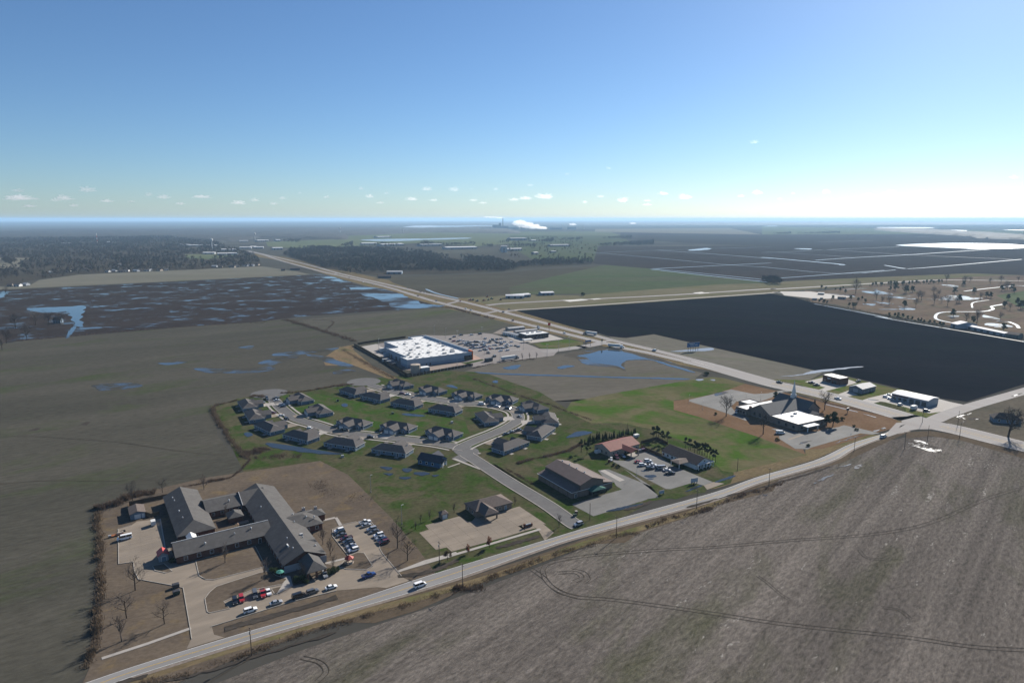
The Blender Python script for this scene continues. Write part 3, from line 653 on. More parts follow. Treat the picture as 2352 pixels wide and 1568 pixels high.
for P, w in (('S1 1210,835 1040,800 960,760 1000,690 1180,665 1700,660 1870,620 1840,580 2030,545', 4), ('S1 1540,600 1550,520 1800,480', 2.5), ('S1 1410,340 1800,295 2200,255', 4), ('S1 2110,820 2230,870 2270,920', 4), ('S2 1600,320 1840,300 1960,300', 3), ('S2 1380,380 1700,410 1790,430', 4), ('W4 0,385 260,378 540,362', 6), ('W4 720,498 640,485 0,428', 18), ('W4 480,455 860,430 1330,405 2040,357', 11), ('W4 580,360 1300,405 2250,446', 6), ('W4 130,385 800,425', 5), ('W4 0,515 700,575 1200,542', 5), ('W4 1100,500 1270,530', 9), ('W4 1260,525 1430,525 2330,447', 7), ('W4 0,627 520,590 1100,545', 6), ('W3 1290,532 2352,480', 8), ('W3 680,380 1250,428 1900,490 2352,522', 5), ('W3 1270,536 1700,585 2352,655', 8), ('W3 1300,530 1900,590 2352,635', 6), ('W3 820,387 1280,367 2352,335', 6), ('W3 1340,365 1900,405 2352,440', 8), ('W4 600,358 1230,335', 6), ('W4 500,290 1000,278', 8), ('W2 1540,715 1640,755 1830,800', 6), ('S2 1150,540 1640,630 2352,770 S1 0,735 600,840 1150,930 2352,1135', 3.2)):
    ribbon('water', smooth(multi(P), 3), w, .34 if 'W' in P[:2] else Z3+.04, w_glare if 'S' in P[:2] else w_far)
pool('W4 1200,320 1650,300 2100,305 2352,320 2352,345 2000,355 1700,345', 12, w_far, .36, 60)
pool('W4 280,350 420,350 420,360', 8, w_far, .36, 60)
for s in ('W4 1060,158 1500,160 1500,166 1100,166', 'W4 1430,180 1800,185 1790,192', 'W4 2150,182 2600,182 2600,190', 'W3 1640,360 1780,345 1800,360 1650,370', 'W4 0,148 130,146 120,152', 'W1 640,215 1000,212 1200,208 900,206', 'W1 1200,210 1560,206 1540,213'):
    pool(s, 10, w_far, .4, 90)
# the two-tone lake
pool('W2 1310,166 1420,145 1640,130 1640,160 1480,168', 20, w_silt, .4, 120); pool('W2 1640,160 1680,132 1900,123 2100,125 2150,148 1900,155', 20, w_far, .42, 120)
pool('W2 960,270 1480,260 1490,275 1150,285', 8, w_far, .4, 60); pool('W2 1500,262 1900,253 1900,262 1520,272', 8, w_far, .4, 60)
# wheel ruts in the fields
rut = land('wheel_rut', (.060,.054,.045), (.085,.075,.062), 0, 1, 14, 1, .4)
def ruts(spec, gap=1.9, w=.24):
    c = smooth(multi(spec), 6)
    for sg in ((-gap/2, gap/2) if gap else (0,)): ribbon('wheel_track', offset(c, sg), w, Z1+.012, rut)
ruts('V1 1080,760 1180,830 1250,900 1400,965 1650,985 2000,1030 2352,1080 V2 700,1160 1500,1245 2000,1315 2500,1345')
ruts('V1 1170,790 1230,730 1500,680 2000,640 2352,622 V2 700,575 1300,530 1700,450 2100,280 2500,160')
ruts('V1 1175,780 1200,850 1290,930 1420,965', 1.9); ruts('V1 1280,800 1400,795 1450,830 1400,860', 1.9); ruts('V1 1380,770 1470,790 1510,840 1480,870', 0)
ruts('V2 490,820 560,870 640,940 710,985', 1.2, .25); ruts('V2 1200,640 1250,690 1350,705 1400,690', 1.5, .25); ruts('V2 1360,1040 1480,1060 1560,1120', 1.5, .25)
ruts('U2 0,262 300,256 900,292 1250,320 1700,385 2150,440 2352,440', 0, .5); ruts('U2 0,755 500,720 1200,724 1700,708 2100,692', 0, .5)
ruts('V3 1230,860 1450,730 1620,640', 0, .45); ruts('V3 2050,640 2200,680 2260,760 2180,850', 1.7, .3)
for s in ('U2 300,200 370,175 440,172 380,195', 'U2 860,125 900,105 945,108 900,140'):
    sheet('mud_patch', wobble(multi(s), .8, 3), Z1+.014, m_mud_shade)

# flat roadside ditch strips: dark colour paints the hollow's shade along with damp soil
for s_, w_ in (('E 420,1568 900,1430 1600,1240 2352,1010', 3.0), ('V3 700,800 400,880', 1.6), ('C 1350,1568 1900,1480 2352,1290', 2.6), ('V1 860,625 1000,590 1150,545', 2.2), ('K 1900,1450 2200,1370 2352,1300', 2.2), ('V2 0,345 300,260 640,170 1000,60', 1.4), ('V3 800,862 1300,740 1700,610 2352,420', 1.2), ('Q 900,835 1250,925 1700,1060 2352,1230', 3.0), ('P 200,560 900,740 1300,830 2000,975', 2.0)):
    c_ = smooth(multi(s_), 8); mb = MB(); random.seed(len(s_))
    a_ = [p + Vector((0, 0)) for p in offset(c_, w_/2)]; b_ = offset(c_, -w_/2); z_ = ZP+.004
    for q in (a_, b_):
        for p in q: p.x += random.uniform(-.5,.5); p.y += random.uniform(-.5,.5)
    sheet('ditch', a_ + b_[::-1], z_ if 'E ' != s_[:2] else ZP+.001, m_mud_shade)
# ------------------------------------------------------------------ building kit
shingle = surf('shingle_grey', (.115,.108,.105), .16, 1.2, .92, .15, c2=(.10,.092,.09))
shingle_home = surf('shingle_home', (.125,.121,.117), .16, 1.5, .92, .05, c2=(.105,.10,.097))
shingle_brown = surf('shingle_brown', (.15,.125,.112), .16, 1.2, .92, .15)
shingle_dark = surf('shingle_dark', (.06,.052,.052), .18, 1.2, .92, .15)
brick = surf('brick_dark', (.15,.075,.055), .2, .7, .9, .15)
brick_tan = surf('brick_tan', (.24,.19,.15), .18, .7, .9, .15)
siding_blue = surf('siding_blue', (.17,.22,.27), .1, 1.5, .7)
siding_grey = surf('siding_grey', (.33,.35,.37), .1, 1.5, .7)
siding_tan = surf('siding_tan', (.38,.33,.27), .1, 1.5, .7)
stucco_beige = surf('stucco_beige', (.42,.36,.30), .1, 2, .85)
white_wall = surf('white_wall', (.7,.7,.68), .07, 2, .7)
store_wall = surf('store_wall', (.36,.42,.48), .06, 6, .7)
store_base = surf('store_base', (.27,.32,.38), .06, 6, .7)
orange = surf('orange_wall', (.62,.13,.04), .06, 3, .7)
red_metal = ribbed('red_metal', (.25,.095,.08), .45, 35.0, .3, .45)
brown_metal = ribbed('brown_metal', (.165,.13,.118), .5, 32, .2, .5)
green_metal = ribbed('green_metal', (.06,.17,.14), .5, 32, .2, .5)
grey_metal = ribbed('grey_metal', (.42,.43,.44), .5, 30, .2, .5)
white_metal = ribbed('white_metal', (.78,.78,.78), .6, 30, .12, .4)
steel = surf('steel_dark', (.08,.085,.09), .1, 1, .5, .5, .3)
fence_wood = surf('fence_wood', (.12,.088,.062), .25, .8, .95, .1)
ac_grey = surf('ac_grey', (.50,.50,.49), .12, 1, .6)
def roof(mb, x0, x1, y0, y1, ze, zr, axis='x', h0=0.0, h1=0.0, oh=.45, t=.18, m=0):
    """ridged roof shell; h0/h1 = hip inset at the two ridge ends (0 = gable)"""
    X0, X1, Y0, Y1 = x0-oh, x1+oh, y0-oh, y1+oh
    if axis == 'x':
        ym = (Y0+Y1)/2; r0 = (X0+h0, ym, zr); r1 = (X1-h1, ym, zr)
        e = [(X0,Y0,ze),(X1,Y0,ze),(X1,Y1,ze),(X0,Y1,ze)]
    else:
        xm = (X0+X1)/2; r0 = (xm, Y0+h0, zr); r1 = (xm, Y1-h1, zr)
        e = [(X1,Y0,ze),(X1,Y1,ze),(X0,Y1,ze),(X0,Y0,ze)]
    dn = lambda p: (p[0], p[1], p[2]-t)
    top = [[e[0],e[1],r1,r0],[e[2],e[3],r0,r1]]; edge = [(e[0],e[1]),(e[2],e[3])]
    if h0: top.append([e[3],e[0],r0]); edge.append((e[3],e[0]))
    else: edge += [(e[3],r0),(r0,e[0])]
    if h1: top.append([e[1],e[2],r1]); edge.append((e[1],e[2]))
    else: edge += [(e[1],r1),(r1,e[2])]
    for f in top: mb.poly(f, m); mb.poly([dn(p) for p in f][::-1], m)
    for a, b in edge: mb.poly([dn(a),dn(b),b,a], m)
def walls(mb, x0, x1, y0, y1, ze, zr=None, axis='x', h0=1, h1=1, z0=0.0, m=0):
    mb.box((x0+x1)/2, (y0+y1)/2, z0, x1-x0, y1-y0, ze-z0-.12, m=m)
    if zr:
        th = .16
        for hip, s in ((h0, 0), (h1, 1)):
            if hip: continue
            if axis == 'x':
                x = x0 if s == 0 else x1-th; ym = (y0+y1)/2
                P = [(y0,ze-.13),(y1,ze-.13),(ym,zr-.3)]
                a = [(x,p[0],p[1]) for p in P]; b = [(x+th,p[0],p[1]) for p in P]
            else:
                y = y0 if s == 0 else y1-th; xm = (x0+x1)/2
                P = [(x1,ze-.13),(x0,ze-.13),(xm,zr-.3)]
                a = [(p[0],y,p[1]) for p in P]; b = [(p[0],y+th,p[1]) for p in P]
            mb.poly(a[::-1], m); mb.poly(b, m)
            for i in range(3):
                j = (i+1) % 3; mb.poly([a[i],a[j],b[j],b[i]], m)
WINC = {}
def win(par, x, y, z, w, h, ang, frame=None, pane=None, name='window', sub='pane'):
    """opening on a wall; ang = outward direction in degrees (local), z = sill height"""
    frame = frame or trim; pane = pane or glass
    key = (round(w,2), round(h,2), frame.name, pane.name)
    if key not in WINC:
        f = MB().box(0,0,0,w+.24,.16,h+.24).mesh(name, frame)
        g = MB().box(0,0,0,w,.05,h).mesh(sub, pane); WINC[key] = (f, g)
    a = R(ang) + pi/2
    o = mesh_ob(name, WINC[key][0], par); o.location = (x, y, z-.12); o.rotation_euler = (0,0,a)
    g = mesh_ob(sub, WINC[key][1], o); g.location = (0, -.075, .12)
    return o
def fascia(par, x0, x1, y0, y1, z, oh=.45, mat=None, h=.22):
    mb = MB(); X0, X1, Y0, Y1 = x0-oh-.03, x1+oh+.03, y0-oh-.03, y1+oh+.03
    mb.box((X0+X1)/2, Y0, z-h, X1-X0+.06, .06, h).box((X0+X1)/2, Y1, z-h, X1-X0+.06, .06, h)
    mb.box(X0, (Y0+Y1)/2, z-h, .06, Y1-Y0-.06, h).box(X1, (Y0+Y1)/2, z-h, .06, Y1-Y0-.06, h)
    return mb.build('fascia', mat or trim, par)
def vent(par, x, y, z, r=.35, h=.9, mat=None):
    return MB().tube((x,y,z-.4), (x,y,z+h), r*.6, r*.6, 8).tube((x,y,z+h), (x,y,z+h+.35), r, r*.5, 8, cap=True).build('roof_vent', mat or galv, par)
def root_at(name, label, cat, p, ang, z=.09, group=None):
    return thing(name, label, cat, (p.x, p.y, z), R(ang), group)

# ------------------------------------------------------------------ nursing home
nh = root_at('nursing_home', 'sprawling single-storey brick nursing home with grey gabled wings around a courtyard', 'building', pt('A',1750,1440,3.2), 33.5)
W, RF = MB(), MB()
ZE, ZRg = 3.2, 6.6
def wing(x0,x1,y0,y1,zr,axis,h0,h1,oh=.5,ze=ZE):
    walls(W, x0+oh, x1-oh, y0+oh, y1-oh, ze, zr, axis, h0, h1); roof(RF, x0+oh, x1-oh, y0+oh, y1-oh, ze, zr, axis, h0, h1, oh)
wing(3.0, 19.0, 19.5, 71.0, 6.8, 'y', 6.5, 0)          # west wing
wing(0.0, 39.0, 0.0, 15.5, 6.5, 'x', 0, 0)             # front wing
wing(35.2, 53.0, -31.0, 54.0, 7.0, 'y', 0, 0)          # east wing
wing(18.0, 36.0, 38.5, 56.0, 6.1, 'x', 0, 0)           # rear wing
wing(34.4, 46.0, 38.0, 56.0, 6.9, 'x', 0, 0)
wing(47.0, 61.0, -2.2, 15.5, 6.0, 'x', 0, 7.0)
wing(56.0, 65.0, 6.6, 14.0, 4.8, 'x', 0, 3.0)
W.build('wall', brick, nh); RF.build('roof', shingle_home, nh)
# portico with brick piers
PR = MB(); roof(PR, 41.8, 49.0, -42.0, -30.4, 3.3, 5.9, 'y', 4.0, 0, .5); PR.build('portico_roof', shingle_home, nh)
for x in (42.0, 45.4, 48.8): MB().box(x, -41.6, 0, .7, .7, 3.2).build('pier', brick, nh)
for y in (-38.0, -34.5): MB().box(48.8, y, 0, .6, .6, 3.2).build('pier', brick, nh)
MB().box(45.4, -31.6, 0, 4.0, .2, 2.6).build('entrance_glazing', glass, nh)
GB = MB().poly([(35.4,-31.62,3.25),(41.4,-31.62,3.25),(44.0,-31.62,6.7)]).poly([(35.4,-31.55,3.25),(44.0,-31.55,6.7),(41.4,-31.55,3.25)])
MB().box(44.1, -31.5, .02, 17.2, .12, 3.0).build('gable_wall', siding_grey, nh)
# white ridge caps
for a, b in (((-.3, 7.75, 6.56), (39, 7.75, 6.56)), ((34.3, 38.2, 3.3), (34.3, 47.0, 6.95))):
    MB().tube(a, b, .14, .14, 4).build('ridge_cap', trim, nh)
for x in (4,9,14,19,24,29): win(nh, x, .48, 1.0, 1.3, 1.5, -90, pane=glass)
for y in (-27,-23,-19,-14,-9,-5): win(nh, 35.68, y, 1.0, 1.2, 1.5, 180)
for y in (24,29,34,39,45,51,57,63): win(nh, 3.48, y, 1.0, 1.2, 1.5, 180)
for y in (-24,-17,-10,20,28,36,44): win(nh, 52.52, y, 1.0, 1.2, 1.5, 0)
for x in (50,54,58): win(nh, x, -1.72, 1.0, 1.2, 1.4, -90)
for x in (21,25,29,33): win(nh, x, 38.98, 1.0, 1.2, 1.4, -90)
for y in (21,25,30,34): win(nh, 35.68, y, 1.0, 1.2, 1.5, 180)
win(nh, 33.5, .48, .05, 1.1, 2.1, -90, name='door', sub='door_panel'); win(nh, 11, 19.98, .05, 1.1, 2.1, -90, name='door', sub='door_panel')
for x, y in ((6.5,62),(6.8,57.5),(7.0,43),(7.4,34),(24,4.5),(31,5.2),(41.5,-14),(40.2,-21),(41.2,-24),(47.5,-16),(50.5,-24),(40,26),(49,2),(55,4),(29,43),(38,45),(12,3.2),(36,5),(51,12),(58,2)):
    if x < 19 and y > 19: z = 3.2+3.6*(1-abs(x-11)/8)
    elif y < 15 and x < 35: z = 3.2+3.3*(1-abs(y-7.75)/7.75)
    elif 35 < x < 53: z = 3.2+3.8*(1-abs(x-44.1)/8.9)
    else: z = 5.0
    vent(nh, x, y, z, random.uniform(.28,.45), .55)
MB().box(47.8, -13.0, 5.2, 1.3, 1.0, 1.0).build('roof_fan', ac_grey, nh)
MB().box(40.4, -19.0, 5.0, .5, 1.8, .8).build('skylight', trim, nh)
MB().box(8.5, 17.5, 0, 3.4, 4.2, 2.7).build('link_corridor', brick, nh); L_ = MB(); roof(L_, 6.8, 10.2, 15.0, 20.0, 2.9, 3.9, 'y', 0, 0, .3); L_.build('link_roof', trim, nh)
# courtyard pavilion
cp = root_at('courtyard_pavilion', 'small hip roofed pavilion on a brick patio inside the nursing home courtyard', 'pavilion', pt('B',575,770), 33.5)
a = MB(); walls(a, -3, 3, -3.5, 3.5, 2.6); a.build('wall', brick, cp); a = MB(); roof(a, -3, 3, -3.5, 3.5, 2.7, 4.5, 'y', 3.0, 2.0, .5); a.build('roof', shingle_home, cp)
MB().box(2.5, -5, 0, 5, 3, .06).build('patio', surf('patio_brick', (.35,.25,.19), .2, 1, .9), cp)
# sheds and yard things
sh = root_at('storage_shed', 'blue grey storage shed with two white doors under a low brown roof', 'shed', pt('A',975,785), 33.5)
a = MB(); walls(a, 0, 6.2, .2, 10.0, 2.6, 3.8, 'y', 0, 0); a.build('wall', siding_blue, sh); a = MB(); roof(a, 0, 6.2, .2, 10, 2.7, 3.9, 'y', 0, 0, .35); a.build('roof', shingle_brown, sh)
win(sh, 3.0, .18, .05, 2.4, 2.0, -90, pane=white_wall, name='door', sub='door_panel'); win(sh, 5.3, .18, .05, .9, 2.0, -90, pane=white_wall, name='door', sub='door_panel')
rs = root_at('storage_shed', 'small garden shed with a bright red metal gable roof', 'shed', pt('A',1470,1520), 33.5); rs.scale = (1.25,1.3,1.15)
a = MB(); walls(a, 0, 2.9, 0, 3.6, 2.3, 3.6, 'y', 0, 0); a.build('wall', siding_grey, rs); a = MB(); roof(a, 0, 2.9, 0, 3.6, 2.35, 3.75, 'y', 0, 0, .3, .1); a.build('roof', surf('red_roof', (.55,.10,.09), .08, 2, .5), rs)
win(rs, 1.5, -.02, .05, 1.3, 1.8, -90, pane=siding_blue, name='door', sub='door_panel')
wb = root_at('box_trailer', 'small white enclosed box trailer standing on the beige service yard', 'trailer', pt('A',1375,880), 33.5, .14)
MB().box(0, .9, .35, 1.9, 3.0, 2.0).build('body', white_wall, wb); MB().box(0, -.9, .35, .12, 1.2, .12).build('hitch', darktrim, wb)
for s in (-1, 1): MB().tube((s*.85,.9,.32),(s*1.05,.9,.32),.32,.32,10,cap=True).build('wheel', tyre, wb)
ft = root_at('flatbed_trailer', 'rusty orange flatbed trailer with a small boat beside the white van', 'trailer', pt('A',745,1045), 40, .1)
MB().box(0,0,.45,5.0,1.7,.15).build('deck', surf('rust', (.30,.12,.06), .25, .6, .9), ft); MB().box(-3,0,.5,1.2,.9,.5).build('toolbox', siding_grey, ft)
MB().box(1.2,0,.62,2.8,1.2,.6, top=.8).build('boat_hull', stucco_beige, ft); MB().box(2.4,1.0,.4,2.0,.4,.9).build('side_rack', darktrim, ft)
for s in (-1, 1): MB().tube((.2,s*.8,.33),(.2,s*1.0,.33),.33,.33,10,cap=True).build('wheel', tyre, ft)
for k, (x, y) in enumerate(((1765,560), (1775,680))):
    d = root_at('dumpster', ('dark round topped steel bin at the corner of the drive' if k == 0 else 'dark green steel dumpster on the brown grass beside the drive'), 'dumpster', pt('D',x,y+20), 33)
    MB().box(0,0,.15,2.3,1.7,1.3,top=1.06).build('body', surf('bin_green', (.05,.07,.055), .2, 1, .7) if k else steel, d); MB().box(0,0,1.46,2.5,1.85,.14,top=.85).build('lid', darktrim, d)
    for s in (-1, 1): MB().box(s*1.22,0,.8,.12,1.2,.16).build('side_pocket', steel, d)
gz = root_at('gazebo', 'little red roofed gazebo on the grass island beside parked cars', 'gazebo', pt('C',480,1330), 33)
a = MB()
for i in range(6):
    p, q = ((2.0*cos((i+d)*pi/3), 2.0*sin((i+d)*pi/3), 2.3) for d in (0, 1)); a.poly([p, q, (0,0,3.6)]); a.poly([(p[0],p[1],2.15),(0,0,3.4),(q[0],q[1],2.15)]); a.poly([(p[0],p[1],2.15),(q[0],q[1],2.15),q,p])
a.build('roof', surf('maroon_roof', (.36,.07,.06), .1, 2, .6), gz)
for i in range(6): MB().box(1.7*cos(i*pi/3), 1.7*sin(i*pi/3), 0, .14, .14, 2.25).build('post', stucco_beige, gz)
MB().prism([(2.0*cos(i*pi/3), 2.0*sin(i*pi/3)) for i in range(6)], 0, .25).build('deck', stucco_beige, gz)
for i in range(4): MB().box(1.55*cos((i+.5)*pi/3+1), 1.55*sin((i+.5)*pi/3+1), .25, .1, 1.5, .8, (i+.5)*pi/3+1).build('railing', stucco_beige, gz)
ut = root_at('garden_umbrella', 'green canvas umbrella standing on the lawn in front of the nursing home', 'umbrella', pt('E',1370,650), 0)
MB().tube((0,0,0),(0,0,2.5),.05,.05,6).build('pole', trim, ut); a = MB()
for i in range(8):
    p, q = ((1.7*cos((i+d)*pi/4), 1.7*sin((i+d)*pi/4), 2.1) for d in (0, 1)); a.poly([p, q, (0,0,2.75)])
a.build('canopy', surf('canvas_green', (.10,.30,.24), .08, 1, .9), ut)
def ac_unit(t, x, y, label, s=1.0):
    o = root_at('air_conditioner', label, 'air conditioner', pt(t,x,y), 33.5)
    MB().box(0,0,0,1.2*s,1.2*s,.1).build('pad', conc_light, o); MB().box(0,0,.1,1.0*s,1.0*s,1.1*s).build('casing', ac_grey, o); MB().tube((0,0,.1+1.1*s),(0,0,.16+1.1*s),.38*s,.36*s,10,cap=True).build('fan', darktrim, o)
ac_unit('B',1770,610,'dark utility box on the lawn behind the east wing', 1.3); ac_unit('B',1980,590,'white utility box on the lawn behind the east wing', 1.2)
# board fence of the yard (each panel a part)
def fence(name, label, P, h, mat, pw=2.4, post=None, z=.06):
    t = thing(name, label, 'fence', (0,0,0)); k = 0
    for a, b in zip(P[:-1], P[1:]):
        d = b-a; n = max(1, round(d.length/pw)); ang = atan2(d.y, d.x); L = d.length/n
        pm = MB().box(0,0,.05,L-.05,.05,h).mesh('panel', mat); qm = MB().box(0,0,0,.14,.14,h+.15).mesh('post', post or mat)
        for i in range(n):
            c = a + d*((i+.5)/n); o = mesh_ob('panel', pm, t); o.location = (c.x, c.y, z); o.rotation_euler = (0,0,ang)
            c = a + d*(i/n); o = mesh_ob('post', qm, t); o.location = (c.x, c.y, z); o.rotation_euler = (0,0,ang)
    return t
fence('board_fence', 'dark board fence around the yard of the blue grey shed', pts('A', 975,775, 945,590, 950,525, 1290,455, 1620,385), 2.0, fence_wood)
fence('board_fence', 'short brown board fence between the shed and the long wing', pts('A', 1235,690, 1330,725, 1480,690), 1.8, fence_wood)
MB()
# ------------------------------------------------------------------ office
of = root_at('office_building', 'brown hip roofed brick office with a drive-through portico on the pale lot', 'building', pt('J',930,910), 31.5)
a = MB(); walls(a, 0, 20.0, -11.4, -.4, 3.2); a.build('wall', brick_tan, of); a = MB(); roof(a, 0, 20, -11.4, -.4, 3.2, 6.1, 'x', 5.5, 6.3, .5); a.build('roof', shingle_brown, of)
a = MB(); roof(a, 1.6, 8.5, -17.6, -8.5, 3.25, 5.6, 'y', 3.0, 0, .5); a.build('portico_roof', shingle_brown, of)
for x in (2.0, 8.2): MB().box(x, -17.0, 0, .6, .6, 3.15).build('pier', brick_tan, of)
fascia(of, 0, 20, -11.4, -.4, 3.1, .5, darktrim)
for x in (11.5, 13.2): win(of, x, -11.42, 1.0, 1.0, 1.4, -90, pane=glass)
win(of, 16.5, -11.42, .05, 1.0, 2.1, -90, pane=siding_blue, name='door', sub='door_panel'); win(of, 5.0, -11.42, .05, 1.8, 2.2, -90, name='door', sub='door_panel')
for y in (-3, -8): win(of, -.02, y, .9, .9, 1.4, 180)
os_ = root_at('storage_shed', 'tiny brick shed with a white door beside the office lot', 'shed', pt('J',520,1095), 31.5)
a = MB(); walls(a, 0, 3.4, -.2, 3.0, 2.5); a.build('wall', brick_tan, os_); a = MB(); roof(a, 0, 3.4, -.2, 3.0, 2.5, 3.7, 'x', 1.6, 1.6, .35); a.build('roof', shingle_brown, os_)
win(os_, 1.7, -.22, .05, 2.2, 2.0, -90, pane=white_wall, name='door', sub='door_panel')
sg = root_at('brick_sign', 'low brick monument sign at the edge of the office lot', 'sign', pt('J',2030,1225), 31.5)
MB().box(0,0,0,3.6,.6,1.1).build('wall', brick, sg); MB().box(-1.9,0,0,.8,.8,2.0).build('pier', brick, sg); MB().box(1.9,0,0,.8,.8,1.4).build('pier', brick, sg); MB().box(0,0,1.1,3.2,.5,.5).build('sign_panel', siding_grey, sg)
# ------------------------------------------------------------------ gym hall
gy = root_at('gym_hall', 'large brown metal hall with raised centre roof and green entrance canopy', 'building', pt('K',965,1155,3.5), -58.0)
a = MB(); walls(a, -30.8, -.5, .5, 27.2, 3.6); walls(a, -30.5, -.2, 5.6, 20.6, 6.5, 9.0, 'x', 0, 0); a.build('wall', surf('tan_panel', (.20,.155,.125), .1, 2, .8), gy)
a = MB()
for y0, y1 in ((0.0, 5.5), (27.6, 20.7)):
    for dz in (0,): a.poly([(-31.3,y0,3.5),(0,y0,3.5),(0,y1,4.9),(-31.3,y1,4.9)] if y0 < y1 else [(-31.3,y1,4.9),(0,y1,4.9),(0,y0,3.5),(-31.3,y0,3.5)])
a.build('aisle_roof', brown_metal, gy)
a = MB(); roof(a, -30.5, -.2, 5.6, 20.6, 6.5, 9.1, 'x', 0, 0, .6); a.build('main_roof', brown_metal, gy)
a = MB().box(-15.4, 4.9, 4.6, 30.0, .3, 1.5); a.build('clerestory', steel, gy)
a = MB().box(-15.6, -.05, 3.3, 31.4, .1, .22).box(.05, 13.8, 3.3, .1, 27.6, .2); a.build('gutter', trim, gy)
a = MB(); roof(a, .2, 3.2, 10.6, 19.4, 3.0, 4.4, 'x', 0, 1.5, .3); a.build('canopy', green_metal, gy)
for y in (10.8, 19.2): MB().box(3.0, y, 0, .25, .25, 2.9).build('canopy_post', steel, gy)
MB().box(.3, 15, 0, .2, 8, 2.6).build('entrance_glazing', glass, gy)
for x in (-28,-24,-20,-16,-12,-8,-4): MB().box(x, .42, 0, .22, .2, 3.3).build('pilaster', surf('tan_dark', (.13,.10,.085), .1, 2, .8), gy)
for x in (-27,-20.5,-14,-7.5,-1.2): 
    if x < -2: vent(gy, x, 13.9, 8.7, .5, .5)
win(gy, -.48, 3, .05, 1.2, 2.1, 0, pane=steel, name='door', sub='door_panel')
# ------------------------------------------------------------------ red roofed clinic
rr = root_at('clinic_building', 'beige clinic with a pinkish red metal roof and carport', 'building', pt('K',1640,435,3.5), 35.0)
a = MB(); walls(a, .4, 24.6, .5, 14.5, 3.5, 6.4, 'x', 0, 0); a.build('wall', stucco_beige, rr); a = MB(); roof(a, .4, 24.6, .5, 14.5, 3.5, 6.5, 'x', 0, 0, .5); a.build('roof', red_metal, rr)
a = MB(); roof(a, 9.6, 16.2, -8.0, 3.0, 3.3, 4.9, 'y', 0, 0, .4); a.build('carport_roof', red_metal, rr)
for x, y in ((9.9,-7.4),(16.0,-7.4)): MB().box(x, y, 0, .5, .5, 3.2).build('carport_post', stucco_beige, rr)
for x in (3, 6.5, 19, 22): win(rr, x, .48, .9, 1.1, 1.4, -90)
win(rr, 12.9, .48, .05, 2.0, 2.2, -90, name='door', sub='door_panel')
for y in (4, 8, 12): win(rr, .38, y, .9, .9, 1.2, 180, frame=darktrim)
fence('board_fence', 'grey board fence enclosing the yard behind the clinic carport', pts('L', 730,360, 1010,285, 1200,380), 1.8, fence_wood)
fence('board_fence', 'brown board fence along the clinic parking lot', pts('L', 740,420, 830,480, 1095,590), 1.8, fence_wood)
# ------------------------------------------------------------------ white office
wo = root_at('office_building', 'white sided office with a long dark shingle roof and low porch', 'building', pt('L',1700,735,3), -58.1)
a = MB(); walls(a, -27.4, -.4, .5, 13.3, 3.0, 5.9, 'x', 0, 0); a.build('wall', white_wall, wo); a = MB(); roof(a, -27.4, -.4, .5, 13.3, 3.0, 6.1, 'x', 0, 0, .5); a.build('roof', shingle_dark, wo)
a = MB(); roof(a, -13.0, -6.2, -6.8, 1.5, 3.0, 3.9, 'y', 3, 0, .3); a.build('porch_roof', shingle_brown, wo)
for x, y in ((-12.8,-6.6),(-6.4,-6.8)): MB().box(x, y, 0, .3, .3, 2.95).build('porch_post', trim, wo)
for x in (-26,-22.5,-19,-16): win(wo, x, .48, .9, 1.2, 1.3, -90, frame=white_wall)
for y in (3, 5.5, 8.5, 11): win(wo, -.38, y, .3, 1.5, 1.9, 0)
win(wo, -.3, 7, 3.6, 1.0, .9, 0)
for y in (.9, 4.3, 7.2, 10, 12.8): MB().box(1.1, y, 0, .25, .25, 2.9).build('porch_post', trim, wo)
MB().box(.55, 7, 2.88, 1.6, 13.0, .14).build('porch_slab', white_wall, wo)
# ------------------------------------------------------------------ church
ch = root_at('church', 'brick church with steep grey gables, white spire and flat roofed halls', 'church', pt('O',1720,720,5), 28.4)
a = MB()
walls(a, .6, 34, 2.5, 20.0, 4.6, 10.0, 'x', 0, 0); walls(a, 31, 46, -3, 26, 4.6, 10.2, 'y', 0, 0)
walls(a, -3, 35, 20.2, 30, 4.2); walls(a, 10, 22, 30, 39.5, 4.2); walls(a, 0, 30, -21.5, 2.3, 4.2); walls(a, 28, 37.5, -13, -3.2, 4.0, 5.6, 'y', 0, 0)
a.build('wall', surf('brick_buff', (.24,.20,.17), .15, 1, .9), ch)
a = MB(); roof(a, .6, 36, 2.5, 20, 4.6, 10.2, 'x', 0, 0, .7); roof(a, 31, 46, -3, 26, 4.6, 10.6, 'y', 0, 0, .7); a.build('main_roof', surf('slate', (.10,.105,.11), .12, 1, .85), ch)
a = MB(); roof(a, 28, 37.5, -13, -3.2, 4.0, 5.8, 'y', 0, 0, .4); a.build('wing_roof', shingle, ch)
for i, (x0, x1, y0, y1) in enumerate(((-3,35,20.2,30),(10,22,30.1,39.5),(0,30,-21.5,2.3))):
    MB().box((x0+x1)/2, (y0+y1)/2, 4.1, x1-x0-.5, y1-y0-.5, .12).build('flat_roof', white_mem, ch)
    b = MB()
    for cx, cy, sx, sy in (((x0+x1)/2,y0,x1-x0+.3,.35),((x0+x1)/2,y1,x1-x0+.3,.35),(x0,(y0+y1)/2,.35,y1-y0-.36),(x1,(y0+y1)/2,.35,y1-y0-.36)): b.box(cx, cy, 3.9, sx, sy, .8)
    b.build('parapet', surf('brick_buff', (.24,.20,.17)), ch)
MB().box(9.0, -24.0, 3.3, 12, 5.2, .35).build('entrance_canopy', white_mem, ch)
for x, y in ((4,-26),(14,-26)): MB().box(x, y, 0, .5, .5, 3.25).build('canopy_column', trim, ch)
sp = MB().box(38.5, 13.9, 9.2, 3.0, 3.0, 3.0).build('steeple_base', white_wall, ch)
